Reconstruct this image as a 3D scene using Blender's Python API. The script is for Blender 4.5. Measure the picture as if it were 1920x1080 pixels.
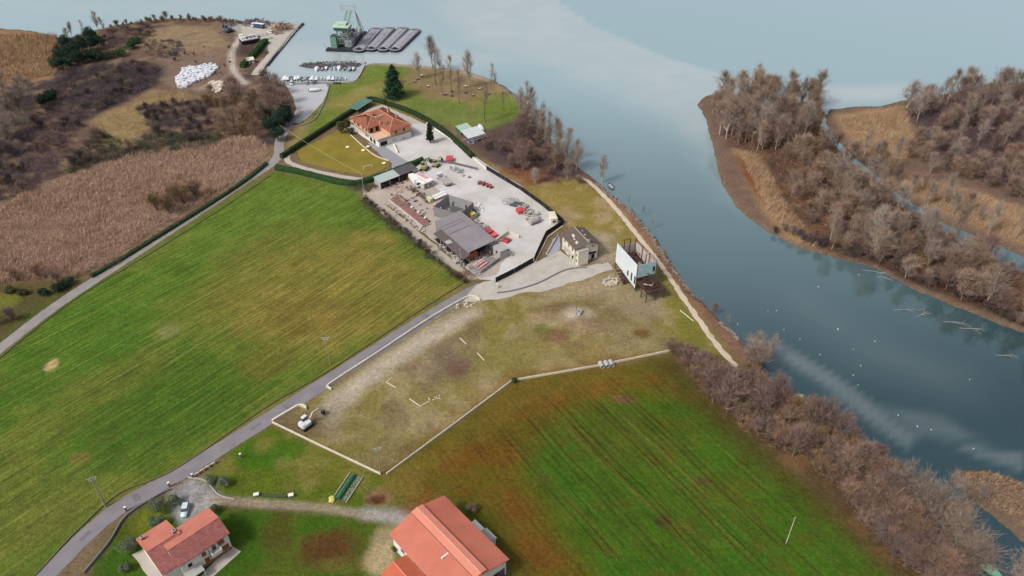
import bpy, math, random
import numpy as np
# ------------------------------------------------------------------ camera, sky, sun, exposure
for o in list(bpy.data.objects): bpy.data.objects.remove(o)
scene = bpy.context.scene
C = scene.collection
R = math.radians
TH, FPX, CAMH = R(37.0), 1450.0, 165.0          # drone: tilt below the horizon, focal length, height above the fields
cam = bpy.data.cameras.new('camera'); cam.lens = FPX/1920*36; cam.sensor_width = 36
cam.clip_start = 1; cam.clip_end = 20000
camo = bpy.data.objects.new('camera', cam); C.objects.link(camo)
camo.location = (0, 0, CAMH); camo.rotation_euler = (math.pi/2-TH, 0, 0)
scene.camera = camo
SUN_EL, SUN_AZ = 48, 235                        # degrees; azimuth clockwise from +Y (sun stands to the left, behind the drone)
w = bpy.data.worlds.new('World'); scene.world = w; w.use_nodes = True
nt = w.node_tree; bg = nt.nodes['Background']
sky = nt.nodes.new('ShaderNodeTexSky'); sky.sky_type = 'NISHITA'; sky.sun_disc = False
sky.sun_elevation = R(SUN_EL); sky.sun_rotation = R(SUN_AZ)
sky.air_density = 1.0; sky.dust_density = 4.0; sky.ozone_density = 1.0
hs = nt.nodes.new('ShaderNodeHueSaturation'); hs.inputs['Saturation'].default_value = 0.42   # high thin overcast
nt.links.new(sky.outputs[0], hs.inputs['Color']); nt.links.new(hs.outputs[0], bg.inputs['Color'])
bg.inputs['Strength'].default_value = 0.094
sl = bpy.data.lights.new('sun', 'SUN'); sl.energy = 1.5; sl.angle = R(11); sl.color = (1, .955, .89)
so = bpy.data.objects.new('sun', sl); C.objects.link(so)
so.rotation_euler = (R(90-SUN_EL), 0, R(180-SUN_AZ))
so.location = (-60, -40, 200)
vs = scene.view_settings; vs.view_transform = 'Standard'; vs.look = 'None'; vs.gamma = 1; vs.exposure = 0.82
vs.use_curve_mapping = False
scene.render.engine = 'CYCLES'

# ------------------------------------------------------------------ helpers
rnd = random.Random(7); nrng = np.random.default_rng(11)
KA = 1.36                                       # picture brightness of a lit surface over its reflectance
def lin(c): c /= 255; return c/12.92 if c <= .04045 else ((c+.055)/1.055)**2.4
def S(r, g, b, k=1.0): return tuple(min(.82, lin(x)/KA*k) for x in (r, g, b))
def G(px, py, z=0.0):                           # survey: where a line of sight to a spot in the photograph meets height z
    dx, dv = (px-960)/FPX, (py-540)/FPX
    d = (dx, math.cos(TH)-dv*math.sin(TH), -math.sin(TH)-dv*math.cos(TH))
    t = (z-CAMH)/d[2]
    return (d[0]*t, d[1]*t)
def GP(pts, z=0.0): return [G(x, y, z) for x, y in pts]
def frame(a, b, z=0.0):                         # origin, heading and distance between two surveyed spots
    p, q = G(a[0], a[1], z), G(b[0], b[1], z)
    return p, math.atan2(q[1]-p[1], q[0]-p[0]), math.hypot(q[0]-p[0], q[1]-p[1])

def link(o, parent=None):
    C.objects.link(o)
    if parent is not None: o.parent = parent
    return o
def tag(o, label=None, cat=None, group=None, kind=None):
    if label: o['label'] = label
    if cat: o['category'] = cat
    if group: o['group'] = group
    if kind: o['kind'] = kind
    return o
def thing(name, label, cat, loc=(0, 0, 0), rz=0.0, group=None):
    o = bpy.data.objects.new(name, None); o.empty_display_size = .5
    o.location = (loc[0], loc[1], loc[2] if len(loc) > 2 else 0); o.rotation_euler = (0, 0, rz)
    link(o); return tag(o, label, cat, group)
def copy_tree(o, parent=None):
    c = o.copy(); link(c, parent)
    for ch in list(o.children): copy_tree(ch, c)
    return c

class MB:
    def __init__(s): s.v = []; s.f = []
    def add(s, vs, fs):
        o = len(s.v); s.v += [tuple(v) for v in vs]; s.f += [tuple(i+o for i in f) for f in fs]; return s
    def box(s, x0, y0, z0, x1, y1, z1, rz=0.0, tp=0.0):
        cx, cy = (x0+x1)/2, (y0+y1)/2; c, n = math.cos(rz), math.sin(rz); vs = []
        for z, k in ((z0, 0), (z1, tp)):
            for x, y in ((x0+k, y0+k), (x1-k, y0+k), (x1-k, y1-k), (x0+k, y1-k)):
                dx, dy = x-cx, y-cy; vs.append((cx+dx*c-dy*n, cy+dx*n+dy*c, z))
        return s.add(vs, [(3, 2, 1, 0), (4, 5, 6, 7), (0, 1, 5, 4), (1, 2, 6, 5), (2, 3, 7, 6), (3, 0, 4, 7)])
    def prism(s, poly, z0, z1):
        n = len(poly)
        a = sum(poly[i][0]*poly[(i+1) % n][1]-poly[(i+1) % n][0]*poly[i][1] for i in range(n))
        if a < 0: poly = poly[::-1]
        return s.add([(x, y, z0) for x, y in poly]+[(x, y, z1) for x, y in poly],
                     [tuple(range(n))[::-1], tuple(range(n, 2*n))]+[(i, (i+1) % n, n+(i+1) % n, n+i) for i in range(n)])
    def slab(s, pts, t):                        # flat piece of thickness t hanging below its upper face
        n = len(pts); lo = [(x, y, z-t) for x, y, z in pts]
        return s.add(list(pts)+lo, [tuple(range(n)), tuple(range(2*n-1, n-1, -1))]+[(i, n+i, n+(i+1) % n, (i+1) % n) for i in range(n)])
    def cyl(s, p, q, r0, r1=None, n=6):
        r1 = r0 if r1 is None else r1
        p, q = np.array(p, float), np.array(q, float); d = q-p; L = np.linalg.norm(d)
        if L < 1e-6: return s
        d /= L; u = np.cross(d, (0, 0, 1.0) if abs(d[2]) < .9 else (1.0, 0, 0)); u /= np.linalg.norm(u); v = np.cross(d, u)
        a = [math.tau*i/n for i in range(n)]
        vs = [p+r0*(math.cos(t)*u+math.sin(t)*v) for t in a]+[q+r1*(math.cos(t)*u+math.sin(t)*v) for t in a]
        return s.add(vs, [(i, (i+1) % n, n+(i+1) % n, n+i) for i in range(n)]+[tuple(range(n))[::-1], tuple(range(n, 2*n))])
    def beam(s, p, q, w, h=None):               # square bar between two points
        h = h or w; p, q = np.array(p, float), np.array(q, float); d = q-p; L = np.linalg.norm(d)
        if L < 1e-6: return s
        d /= L; u = np.cross(d, (0, 0, 1.0) if abs(d[2]) < .95 else (1.0, 0, 0)); u /= np.linalg.norm(u); v = np.cross(u, d)
        vs = [e+a*u*w/2+b*v*h/2 for e in (p, q) for a, b in ((-1, -1), (1, -1), (1, 1), (-1, 1))]
        return s.add(vs, [(0, 1, 2, 3), (7, 6, 5, 4), (0, 4, 5, 1), (1, 5, 6, 2), (2, 6, 7, 3), (3, 7, 4, 0)])
    def lump(s, c, rx, ry, rz, rg, n=6, m=4, k=.25):
        vs = []; fs = []
        for j in range(m+1):
            for i in range(n):
                a = math.tau*i/n; b = math.pi*j/m-math.pi/2; q = 1+rg.uniform(-k, k)
                vs.append((c[0]+rx*q*math.cos(b)*math.cos(a), c[1]+ry*q*math.cos(b)*math.sin(a), c[2]+rz*q*math.sin(b)))
        for j in range(m):
            for i in range(n):
                a, b = j*n+i, j*n+(i+1) % n; fs.append((a, b, b+n, a+n))
        return s.add(vs, fs)
    def loft(s, rings, cap=True):               # rings of equal point counts
        n = len(rings[0]); vs = [p for r in rings for p in r]; fs = []
        for j in range(len(rings)-1):
            for i in range(n): a, b = j*n+i, j*n+(i+1) % n; fs.append((a, b, b+n, a+n))
        if cap: fs += [tuple(range(n))[::-1], tuple(range(len(vs)-n, len(vs)))]
        return s.add(vs, fs)
    def build(s, name, m, parent=None, smooth=False, loc=None, rz=0.0):
        me = bpy.data.meshes.new(name); me.from_pydata(s.v, [], s.f)
        if smooth: me.polygons.foreach_set('use_smooth', [True]*len(me.polygons))
        me.materials.append(m); o = bpy.data.objects.new(name, me); link(o, parent)
        if loc: o.location = (loc[0], loc[1], loc[2] if len(loc) > 2 else 0)
        if rz: o.rotation_euler = (0, 0, rz)
        return o
def tri_mesh(name, v, f, m, parent=None):       # large meshes straight from arrays
    me = bpy.data.meshes.new(name); v = np.asarray(v, np.float32); f = np.asarray(f, np.int32); k = f.shape[1]
    me.vertices.add(len(v)); me.vertices.foreach_set('co', v.ravel())
    me.loops.add(f.size); me.loops.foreach_set('vertex_index', f.ravel())
    me.polygons.add(len(f)); me.polygons.foreach_set('loop_start', np.arange(0, f.size, k, dtype=np.int32))
    me.update(calc_edges=True)
    me.materials.append(m); o = bpy.data.objects.new(name, me); return link(o, parent)

# ------------------------------------------------------------------ materials
def N(nt, t, **kw):
    n = nt.nodes.new(t)
    for k, v in kw.items():
        if k in n.inputs: n.inputs[k].default_value = v
        else: setattr(n, k, v)
    return n
def lk(nt, a, b): nt.links.new(a, b)
def math_n(nt, op, a, b=None, clamp=False):
    n = nt.nodes.new('ShaderNodeMath'); n.operation = op; n.use_clamp = clamp
    for i, x in enumerate((a, b)):
        if x is None: continue
        if isinstance(x, (int, float)): n.inputs[i].default_value = x
        else: nt.links.new(x, n.inputs[i])
    return n.outputs[0]
def mix_n(nt, f, a, b, mode='MIX'):
    n = nt.nodes.new('ShaderNodeMix'); n.data_type = 'RGBA'; n.blend_type = mode
    for s, x in ((n.inputs[0], f), (n.inputs[6], a), (n.inputs[7], b)):
        if isinstance(x, (int, float)): s.default_value = x
        elif isinstance(x, tuple): s.default_value = (*x, 1) if len(x) == 3 else x
        else: nt.links.new(x, s)
    return n.outputs[2]
def noise_n(nt, vec, scale, detail=4, rough=.6, lo=0., hi=1.):
    n = N(nt, 'ShaderNodeTexNoise', Scale=scale, Detail=detail, Roughness=rough)
    if vec is not None: nt.links.new(vec, n.inputs['Vector'])
    m = nt.nodes.new('ShaderNodeMapRange'); m.inputs[1].default_value = .28; m.inputs[2].default_value = .72
    m.inputs[3].default_value = lo; m.inputs[4].default_value = hi; nt.links.new(n.outputs[0], m.inputs[0])
    return m.outputs[0]
MATS = {}
def mat(name, rgb, rough=.85, var=.22, scale=1.2, fine=9., metal=0., bump=.0, tint=None, rand=0., spec=.3, streak=None):
    """paint-like procedural surface: two octaves of wear, optional per-object variation and bump"""
    if name in MATS: return MATS[name]
    m = bpy.data.materials.new(name); m.use_nodes = True; t = m.node_tree; b = t.nodes['Principled BSDF']
    geo = N(t, 'ShaderNodeNewGeometry').outputs['Position']
    a = noise_n(t, geo, scale, 5, .6, 1-var, 1+var); c = noise_n(t, geo, fine, 2, .6, 1-var*.7, 1+var*.7)
    f = math_n(t, 'MULTIPLY', a, c)
    if rand:
        oi = N(t, 'ShaderNodeObjectInfo'); r = N(t, 'ShaderNodeMapRange'); r.inputs[3].default_value = 1-rand; r.inputs[4].default_value = 1+rand
        lk(t, oi.outputs['Random'], r.inputs[0]); f = math_n(t, 'MULTIPLY', f, r.outputs[0])
    col = tuple(rgb)
    if tint is not None: col = mix_n(t, noise_n(t, geo, scale*.6, 4, .6, 0, 1), col, tint)
    cm = N(t, 'ShaderNodeCombineXYZ'); [lk(t, f, cm.inputs[i]) for i in range(3)]
    lk(t, mix_n(t, 1.0, col, cm.outputs[0], 'MULTIPLY'), b.inputs['Base Color'])
    b.inputs['Roughness'].default_value = rough; b.inputs['Metallic'].default_value = metal
    b.inputs['Specular IOR Level'].default_value = spec
    if bump:
        bn = N(t, 'ShaderNodeBump', Strength=bump, Distance=.1); lk(t, noise_n(t, geo, fine*.7, 4), bn.inputs['Height']); lk(t, bn.outputs[0], b.inputs['Normal'])
    MATS[name] = m; return m

# ------------------------------------------------------------------ numpy noise, polygons
_lat = nrng.random((256, 256))
def vnoise(x, y):
    xi, yi = np.floor(x).astype(int), np.floor(y).astype(int); u, v = x-xi, y-yi
    u, v = u*u*(3-2*u), v*v*(3-2*v); x0, x1, y0, y1 = xi & 255, (xi+1) & 255, yi & 255, (yi+1) & 255
    return (_lat[x0, y0]*(1-u)+_lat[x1, y0]*u)*(1-v)+(_lat[x0, y1]*(1-u)+_lat[x1, y1]*u)*v
def fbm(x, y, s, o=4, g=.55):
    r = 0; a = 1; t = 0
    for k in range(o):
        r = r+a*vnoise(x/s*2**k+17.3*k, y/s*2**k+5.1*k); t += a; a *= g
    return r/t*2-1
def sdf(poly, X, Y):
    d = np.full(X.shape, 1e18); ins = np.zeros(X.shape, bool); n = len(poly)
    for i in range(n):
        (ax, ay), (bx, by) = poly[i], poly[(i+1) % n]; ex, ey = bx-ax, by-ay
        t = np.clip(((X-ax)*ex+(Y-ay)*ey)/(ex*ex+ey*ey+1e-12), 0, 1)
        d = np.minimum(d, (X-ax-t*ex)**2+(Y-ay-t*ey)**2)
        if ey != 0: ins ^= ((ay > Y) != (by > Y)) & (X < ax+(Y-ay)/ey*ex)
    d = np.sqrt(d); return np.where(ins, -d, d)
def ldist(path, X, Y):
    d = np.full(X.shape, 1e18)
    for (ax, ay), (bx, by) in zip(path[:-1], path[1:]):
        ex, ey = bx-ax, by-ay; t = np.clip(((X-ax)*ex+(Y-ay)*ey)/(ex*ex+ey*ey+1e-12), 0, 1)
        d = np.minimum(d, (X-ax-t*ex)**2+(Y-ay-t*ey)**2)
    return np.sqrt(d)
def sst(a, b, x): t = np.clip((x-a)/(b-a), 0, 1); return t*t*(3-2*t)
def smooth_path(pts, step=2.0):                 # Catmull-Rom through surveyed points, resampled
    P = [pts[0]]+list(pts)+[pts[-1]]; out = []
    for i in range(1, len(P)-2):
        p0, p1, p2, p3 = (np.array(p, float) for p in P[i-1:i+3]); n = max(2, int(np.linalg.norm(p2-p1)/step))
        for k in range(n):
            t = k/n; out.append(tuple(.5*(2*p1+(p2-p0)*t+(2*p0-5*p1+4*p2-p3)*t*t+(3*p1-p0-3*p2+p3)*t**3)))
    out.append(tuple(pts[-1])); return out
def in_poly(poly, x, y): return bool(sdf(poly, np.array([x]), np.array([y]))[0] < 0)
def scatter(poly, n, rg, mind=0., tries=40):    # n spots inside a polygon, apart from each other
    xs = [p[0] for p in poly]; ys = [p[1] for p in poly]; out = []; k = 0
    while len(out) < n and k < n*tries:
        k += 1; x, y = rg.uniform(min(xs), max(xs)), rg.uniform(min(ys), max(ys))
        if mind and any((x-a)**2+(y-b)**2 < mind*mind for a, b in out): continue
        if in_poly(poly, x, y): out.append((x, y))
    return out
def scatter_np(poly, dens, rg):                 # many spots at a density per square metre
    xs = [p[0] for p in poly]; ys = [p[1] for p in poly]
    n = int(dens*(max(xs)-min(xs))*(max(ys)-min(ys))); x = rg.uniform(min(xs), max(xs), n); y = rg.uniform(min(ys), max(ys), n)
    d = sdf(poly, x, y)+1.5*fbm(x, y, 6, 2); k = d < 0; return x[k], y[k]

# ------------------------------------------------------------------ land and water
WATER_Z = -0.9
MAIN = GP([(-500, 55), (0, 52), (60, 56), (105, 66), (112, 74), (150, 62), (215, 46), (262, 39), (320, 33), (400, 33), (440, 36),
           (480, 40), (545, 43), (566, 45), (552, 62), (498, 124), (488, 140), (530, 158), (620, 156), (660, 153), (672, 145),
           (686, 119), (702, 116), (760, 119), (870, 129), (930, 150), (985, 190), (1003, 232), (1062, 292), (1122, 342), (1180, 387),
           (1217, 427), (1262, 497), (1302, 552), (1350, 597), (1388, 632), (1422, 692), (1470, 733), (1530, 772), (1600, 822),
           (1656, 870), (1690, 905), (1740, 965), (1790, 1022), (1830, 1075), (1900, 1160)]) + [(90, 60), (120, -60), (200, -500), (-2500, -500), (-2500, 560)]
ISLE = GP([(1310, 194), (1322, 178), (1348, 172), (1400, 178), (1470, 182), (1530, 192), (1546, 206), (1538, 232), (1562, 266), (1600, 306), (1650, 352),
           (1715, 402), (1790, 446), (1925, 512), (2300, 690), (2300, 780), (2050, 680), (1930, 622), (1870, 600), (1800, 572), (1720, 540),
           (1640, 497), (1570, 481), (1500, 461), (1440, 431), (1382, 386), (1352, 332), (1341, 272), (1323, 217)])
EAST = GP([(1556, 203), (1600, 199), (1650, 197), (1690, 187), (1750, 179), (1790, 171), (1850, 155), (2050, 150), (2600, 170), (2600, 820), (2050, 540), (1930, 482),
           (1850, 446), (1762, 411), (1692, 364), (1612, 299), (1567, 254), (1551, 228)])
ISLET = GP([(1786, 882), (1850, 877), (1920, 902), (2050, 930), (2300, 985), (2320, 1090), (2050, 1045), (1920, 1012), (1868, 965), (1812, 922)])
def land_sd(X, Y):
    d = np.minimum(np.minimum(sdf(MAIN, X, Y), sdf(ISLE, X, Y)), np.minimum(sdf(EAST, X, Y), sdf(ISLET, X, Y)))
    return d+.9*fbm(X, Y, 7, 3)+.5*fbm(X, Y, 1.8, 2)
MOUNDS = [(G(1048, 578), 3.2, 1.7, .55), (G(1020, 606), 3.5, 3.0, .6), (G(1092, 606), 5.0, 2.6, .7), (G(1080, 590), 2.0, 2.0, .5), (G(706, 938), 2.0, 2.0, -.4)]
def ground_h(X, Y, d=None):
    d = land_sd(X, Y) if d is None else d
    z = -.03-.03*fbm(X, Y, 5, 3)
    z = np.minimum(z, np.where(d > -1.5, -2.4*sst(-1.5, 3.0, d), 0)+z)
    for (mx, my), rx, ry, h in MOUNDS: z = z+h*np.exp(-((X-mx)/rx)**2-((Y-my)/ry)**2)
    return z
def gz(x, y): return float(ground_h(np.array([x]), np.array([y]))[0])

s_fine = np.linspace(-1.22, 1.22, 430); s_ax = np.concatenate([[-9, -6, -4, -2.6, -1.9, -1.45], s_fine, [1.45, 1.9, 2.6, 4, 6]])
ys = [86.]
while ys[-1] < 640: ys.append(ys[-1]+.55+(ys[-1]-86)*.0031)
y_ax = np.array([-480, -300, -150, -40, 20, 55, 75]+ys+[680, 760, 900])
hw = .662*(y_ax*math.cos(TH)+CAMH*math.sin(TH)); hw = np.maximum(hw, 95)
X = s_ax[None, :]*hw[:, None]; Y = np.repeat(y_ax[:, None], len(s_ax), 1)
nr, nc = X.shape; X = X.ravel(); Y = Y.ravel()
LSD = land_sd(X, Y); Z = ground_h(X, Y, LSD)
COL = np.zeros((len(X), 3))
NZ1, NZ2, NZ3 = fbm(X, Y, 26, 4), fbm(X+300, Y, 7, 4), fbm(X, Y+500, 2.2, 3)
def paint(poly, rgb, feather=2., amt=1., warp=1.5, world=False):
    P = poly if world else GP(poly); xs = [p[0] for p in P]; yy = [p[1] for p in P]; m = feather+warp*2+1
    k = np.where((X > min(xs)-m) & (X < max(xs)+m) & (Y > min(yy)-m) & (Y < max(yy)+m))[0]
    if not len(k): return
    d = sdf(P, X[k], Y[k])+warp*(.6*NZ2[k]+.8*NZ1[k]+.35*NZ3[k]); wt = amt*sst(feather, -feather, d)
    COL[k] += (np.array(S(*rgb))-COL[k])*wt[:, None]
def stroke(path, width, rgb, feather=1., amt=1., warp=.5):
    P = smooth_path(GP(path)); xs = [p[0] for p in P]; yy = [p[1] for p in P]; m = width+feather+warp*2+1
    k = np.where((X > min(xs)-m) & (X < max(xs)+m) & (Y > min(yy)-m) & (Y < max(yy)+m))[0]
    d = ldist(P, X[k], Y[k])-width/2+warp*(.6*NZ2[k]+.5*NZ3[k]); wt = amt*sst(feather, -feather, d)
    COL[k] += (np.array(S(*rgb))-COL[k])*wt[:, None]
def blob(px, py, rx, ry, rgb, amt=1., soft=.5):
    c = G(px, py); e = G(px+rx, py); f = G(px, py-ry); rx, ry = abs(e[0]-c[0]), abs(f[1]-c[1])
    d = np.sqrt(((X-c[0])/rx)**2+((Y-c[1])/ry)**2)+.35*NZ2+.2*NZ3; wt = amt*sst(1+soft, 1-soft, d)
    COL[:] += (np.array(S(*rgb))-COL)*wt[:, None]
def patchy(poly, rgb, thr=.1, soft=.25, amt=1., nz=None, feather=3.):   # patches inside a polygon where a noise field is high
    P = GP(poly); k = np.where(sdf(P, X, Y) < feather)[0]; n_ = (NZ1 if nz is None else nz)[k]
    wt = amt*sst(thr-soft, thr+soft, n_)*sst(feather, -feather, sdf(P, X[k], Y[k])); COL[k] += (np.array(S(*rgb))-COL[k])*wt[:, None]
COL[:] = S(122, 104, 78)
# left scrub land
SCRUB = [(-500, 55), (110, 70), (262, 39), (440, 36), (566, 45), (500, 130), (545, 200), (520, 270), (380, 280), (160, 320), (0, 400), (-500, 560)]
paint(SCRUB, (112, 90, 78), 3); patchy(SCRUB, (74, 63, 62), .0, .2, .9); patchy(SCRUB, (138, 116, 90), .12, .2, .8, NZ2)
paint([(-500, 40), (105, 60), (112, 120), (96, 146), (0, 165), (-500, 220)], (150, 120, 90), 3); patchy([(-500, 40), (105, 60), (112, 120), (96, 146), (-500, 220)], (140, 105, 75), .1, .2, .8, NZ2)
paint([(262, 58), (330, 48), (400, 52), (430, 80), (420, 100), (350, 108), (270, 92)], (152, 132, 104), 4, .9)
paint([(300, 100), (440, 90), (450, 155), (380, 175), (310, 160)], (134, 112, 98), 5, .9)
paint([(180, 218), (290, 172), (345, 172), (330, 205), (275, 240), (240, 275), (190, 280)], (156, 134, 92), 4, .85, 3)
paint([(140, 180), (270, 120), (310, 130), (280, 165), (190, 205)], (66, 57, 60), 4, .85, 3)
stroke([(452, 70), (436, 92), (434, 112), (440, 135), (458, 156)], 3.4, (196, 184, 172), 1.4)
stroke([(470, 52), (452, 70)], 6, (176, 168, 164), 3); stroke([(380, 165), (420, 158), (458, 156)], 6, (176, 162, 150), 4, .7)
paint([(440, 36), (566, 45), (545, 75), (505, 95), (470, 70), (420, 55)], (176, 170, 156), 3, .9)
REEDS = [(-300, 440), (0, 392), (60, 350), (160, 318), (260, 288), (360, 268), (480, 258), (505, 285), (470, 322), (380, 377), (290, 432), (200, 492), (140, 522), (60, 526), (-300, 560)]
paint(REEDS, (136, 110, 94), 1.5)
paint([(-400, 535), (60, 528), (150, 518), (120, 560), (0, 640), (-400, 800)], (92, 84, 50), 3); paint([(-200, 545), (40, 548), (30, 575), (-200, 640)], (112, 112, 48), 2)
stroke([(500, 297), (390, 372), (290, 438), (190, 508)], 4.5, (140, 118, 100), 1.5); stroke([(506, 303), (400, 378), (290, 450), (150, 540), (40, 615), (-60, 690)], 3.0, (78, 84, 52), 1.2)
# park on the point
PARK = [(530, 290), (560, 235), (600, 190), (612, 160), (660, 154), (690, 118), (760, 121), (870, 131), (930, 152), (985, 192), (1003, 236), (960, 262), (870, 242), (800, 226), (700, 192), (640, 217), (545, 285)]
paint(PARK, (128, 124, 66), 2); patchy(PARK, (148, 130, 86), .1, .25, .9); patchy(PARK, (100, 122, 48), .05, .2, .8, fbm(X+90, Y+40, 22, 3))
paint([(545, 285), (600, 215), (650, 172), (690, 175), (630, 220)], (112, 124, 50), 4, .75); paint([(690, 118), (730, 118), (700, 150), (672, 152)], (110, 126, 52), 3, .8)
paint([(780, 120), (880, 130), (930, 165), (880, 190), (800, 185), (760, 150)], (140, 118, 90), 6, .85, 3)
paint([(770, 195), (900, 205), (930, 235), (850, 235), (770, 210)], (104, 122, 60), 6, .7, 3); paint([(610, 205), (680, 160), (720, 165), (660, 200)], (154, 140, 84), 4, .7, 3)
stroke([(672, 116), (760, 121), (850, 130), (920, 150)], 6, (172, 156, 138), 3, .9); stroke([(930, 152), (985, 192), (1003, 235)], 5, (158, 136, 120), 3, .9)
# wood and rough ground beside the river
paint([(870, 262), (985, 215), (1010, 240), (1120, 342), (1060, 345), (960, 330), (900, 290)], (96, 78, 72), 3, .95)
ROUGH = [(905, 300), (960, 330), (1080, 332), (1180, 400), (1265, 510), (1300, 580), (1240, 512), (1160, 500), (1100, 460), (1060, 420), (980, 350)]
paint(ROUGH, (150, 126, 84), 2); patchy(ROUGH, (136, 124, 58), .05, .2, .8, NZ1); patchy(ROUGH, (170, 148, 118), .15, .2, .6, NZ2)
paint([(935, 318), (980, 305), (1050, 318), (1045, 342), (985, 348)], (134, 86, 60), 3, .85, 2); paint([(1000, 350), (1080, 340), (1130, 385), (1080, 400), (1010, 380)], (142, 128, 62), 4, .7, 3)
stroke([(1100, 322), (1150, 362), (1200, 415), (1255, 492), (1300, 556), (1360, 620), (1400, 670)], 7, (136, 102, 84), 2.5, .95)
paint([(1100, 430), (1150, 440), (1160, 500), (1110, 505)], (172, 156, 136), 4, .8, 3)
# building plot
PLOT = [(510, 793), (560, 765), (620, 728), (760, 636), (880, 562), (1000, 545), (1160, 505), (1240, 505), (1300, 580), (1390, 690), (1340, 690), (1262, 660), (1120, 688), (965, 713), (725, 890), (714, 890)]
paint(PLOT, (142, 126, 80), 1.2); patchy(PLOT, (128, 118, 58), .02, .2, .8); patchy(PLOT, (158, 142, 108), .14, .2, .6, NZ2); patchy(PLOT, (118, 98, 76), .22, .12, .6, fbm(X+70, Y+10, 9, 4))
paint([(612, 740), (700, 680), (800, 615), (890, 570), (905, 590), (840, 630), (740, 690), (650, 765), (600, 770)], (182, 170, 150), 3, .95, 3)
paint([(570, 775), (640, 740), (660, 780), (620, 815)], (160, 148, 130), 4, .7, 3)
paint([(780, 690), (830, 650), (880, 660), (870, 710), (800, 720)], (120, 104, 90), 4, .7, 3); blob(860, 690, 22, 16, (112, 84, 72), .7)
blob(740, 860, 60, 30, (120, 106, 76), .8); blob(560, 800, 45, 30, (118, 100, 72), .8); blob(690, 830, 60, 50, (128, 118, 72), .6)
paint([(900, 640), (1000, 640), (1000, 690), (920, 700)], (126, 122, 62), 5, .7, 3); blob(1000, 660, 90, 20, (140, 126, 70), .6)
blob(1040, 580, 42, 13, (120, 100, 68), .85); blob(1020, 603, 34, 18, (160, 140, 110), .8); blob(1082, 592, 32, 16, (184, 170, 150), .8); blob(1100, 610, 42, 16, (140, 116, 90), .8); blob(1040, 630, 24, 12, (122, 88, 66), .8); blob(1018, 617, 18, 7, (104, 112, 44), .7)
paint([(1120, 530), (1190, 545), (1250, 585), (1200, 600), (1130, 570)], (160, 142, 116), 5, .7, 3); paint([(1190, 545), (1235, 520), (1250, 560), (1230, 590)], (158, 146, 124), 4, .7, 3)
paint([(1240, 520), (1290, 570), (1370, 680), (1320, 680), (1270, 640)], (120, 118, 46), 4, .85, 3); paint([(1150, 600), (1250, 620), (1250, 660), (1150, 660)], (146, 130, 96), 5, .7, 3)
blob(1203, 626, 16, 8, (108, 80, 44), .9); paint([(1000, 545), (1160, 505), (1190, 530), (1100, 560), (1010, 570)], (166, 148, 122), 4, .8, 3)
# meadow left of the road
MEADOW = [(-300, 900), (0, 665), (60, 617), (150, 548), (290, 463), (420, 380), (512, 322), (560, 331), (650, 352), (690, 382), (760, 440), (830, 492), (874, 532), (780, 592), (620, 698), (500, 768), (330, 884), (225, 930), (140, 1005), (60, 1090), (20, 1150), (-300, 1150)]
paint(MEADOW, (86, 108, 36), 1.2, 1, .4)
patchy(MEADOW, (74, 108, 30), .0, .25, .85); patchy(MEADOW, (112, 114, 48), .08, .2, .5, NZ2)
paint([(430, 470), (560, 430), (700, 440), (860, 525), (780, 590), (620, 690), (480, 640), (380, 560)], (122, 116, 50), 12, .9, 6); patchy([(400, 480), (700, 420), (870, 530), (620, 700), (400, 620)], (136, 118, 58), .1, .2, .6, NZ2)
paint([(480, 345), (560, 335), (660, 360), (640, 430), (480, 440), (330, 500), (340, 445)], (90, 118, 40), 10, .9, 5); paint([(0, 670), (120, 590), (260, 560), (290, 640), (160, 720), (0, 770)], (66, 108, 28), 8, .9, 6)
paint([(240, 700), (420, 650), (480, 720), (380, 800), (220, 850)], (62, 98, 24), 10, .95, 6); paint([(140, 720), (300, 660), (320, 690), (200, 780), (120, 800)], (104, 104, 44), 8, .7, 4)
paint([(0, 980), (120, 880), (190, 930), (60, 1060)], (110, 112, 50), 8, .7, 4); paint([(420, 480), (560, 400), (600, 430), (520, 480), (420, 540)], (96, 108, 44), 6, .6, 4)
paint([(150, 760), (330, 690), (520, 700), (420, 790), (250, 860), (100, 900)], (58, 98, 22), 10, .8, 7); paint([(60, 600), (300, 480), (420, 470), (330, 560), (120, 660)], (72, 112, 30), 10, .7, 6)
blob(98, 683, 11, 11, (205, 180, 130), .95, .4); blob(315, 620, 22, 16, (134, 136, 86), .6); blob(150, 860, 20, 14, (120, 106, 56), .7); blob(570, 590, 80, 40, (120, 98, 48), .6); blob(500, 680, 50, 30, (116, 94, 44), .5)
stroke([(225, 930), (330, 884), (500, 768), (620, 698), (780, 592), (874, 532)], 1.6, (120, 110, 58), 1.0, .9); stroke([(0, 662), (60, 613), (150, 545), (290, 460), (420, 377), (512, 322)], 1.8, (112, 108, 62), 1., .8)
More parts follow.
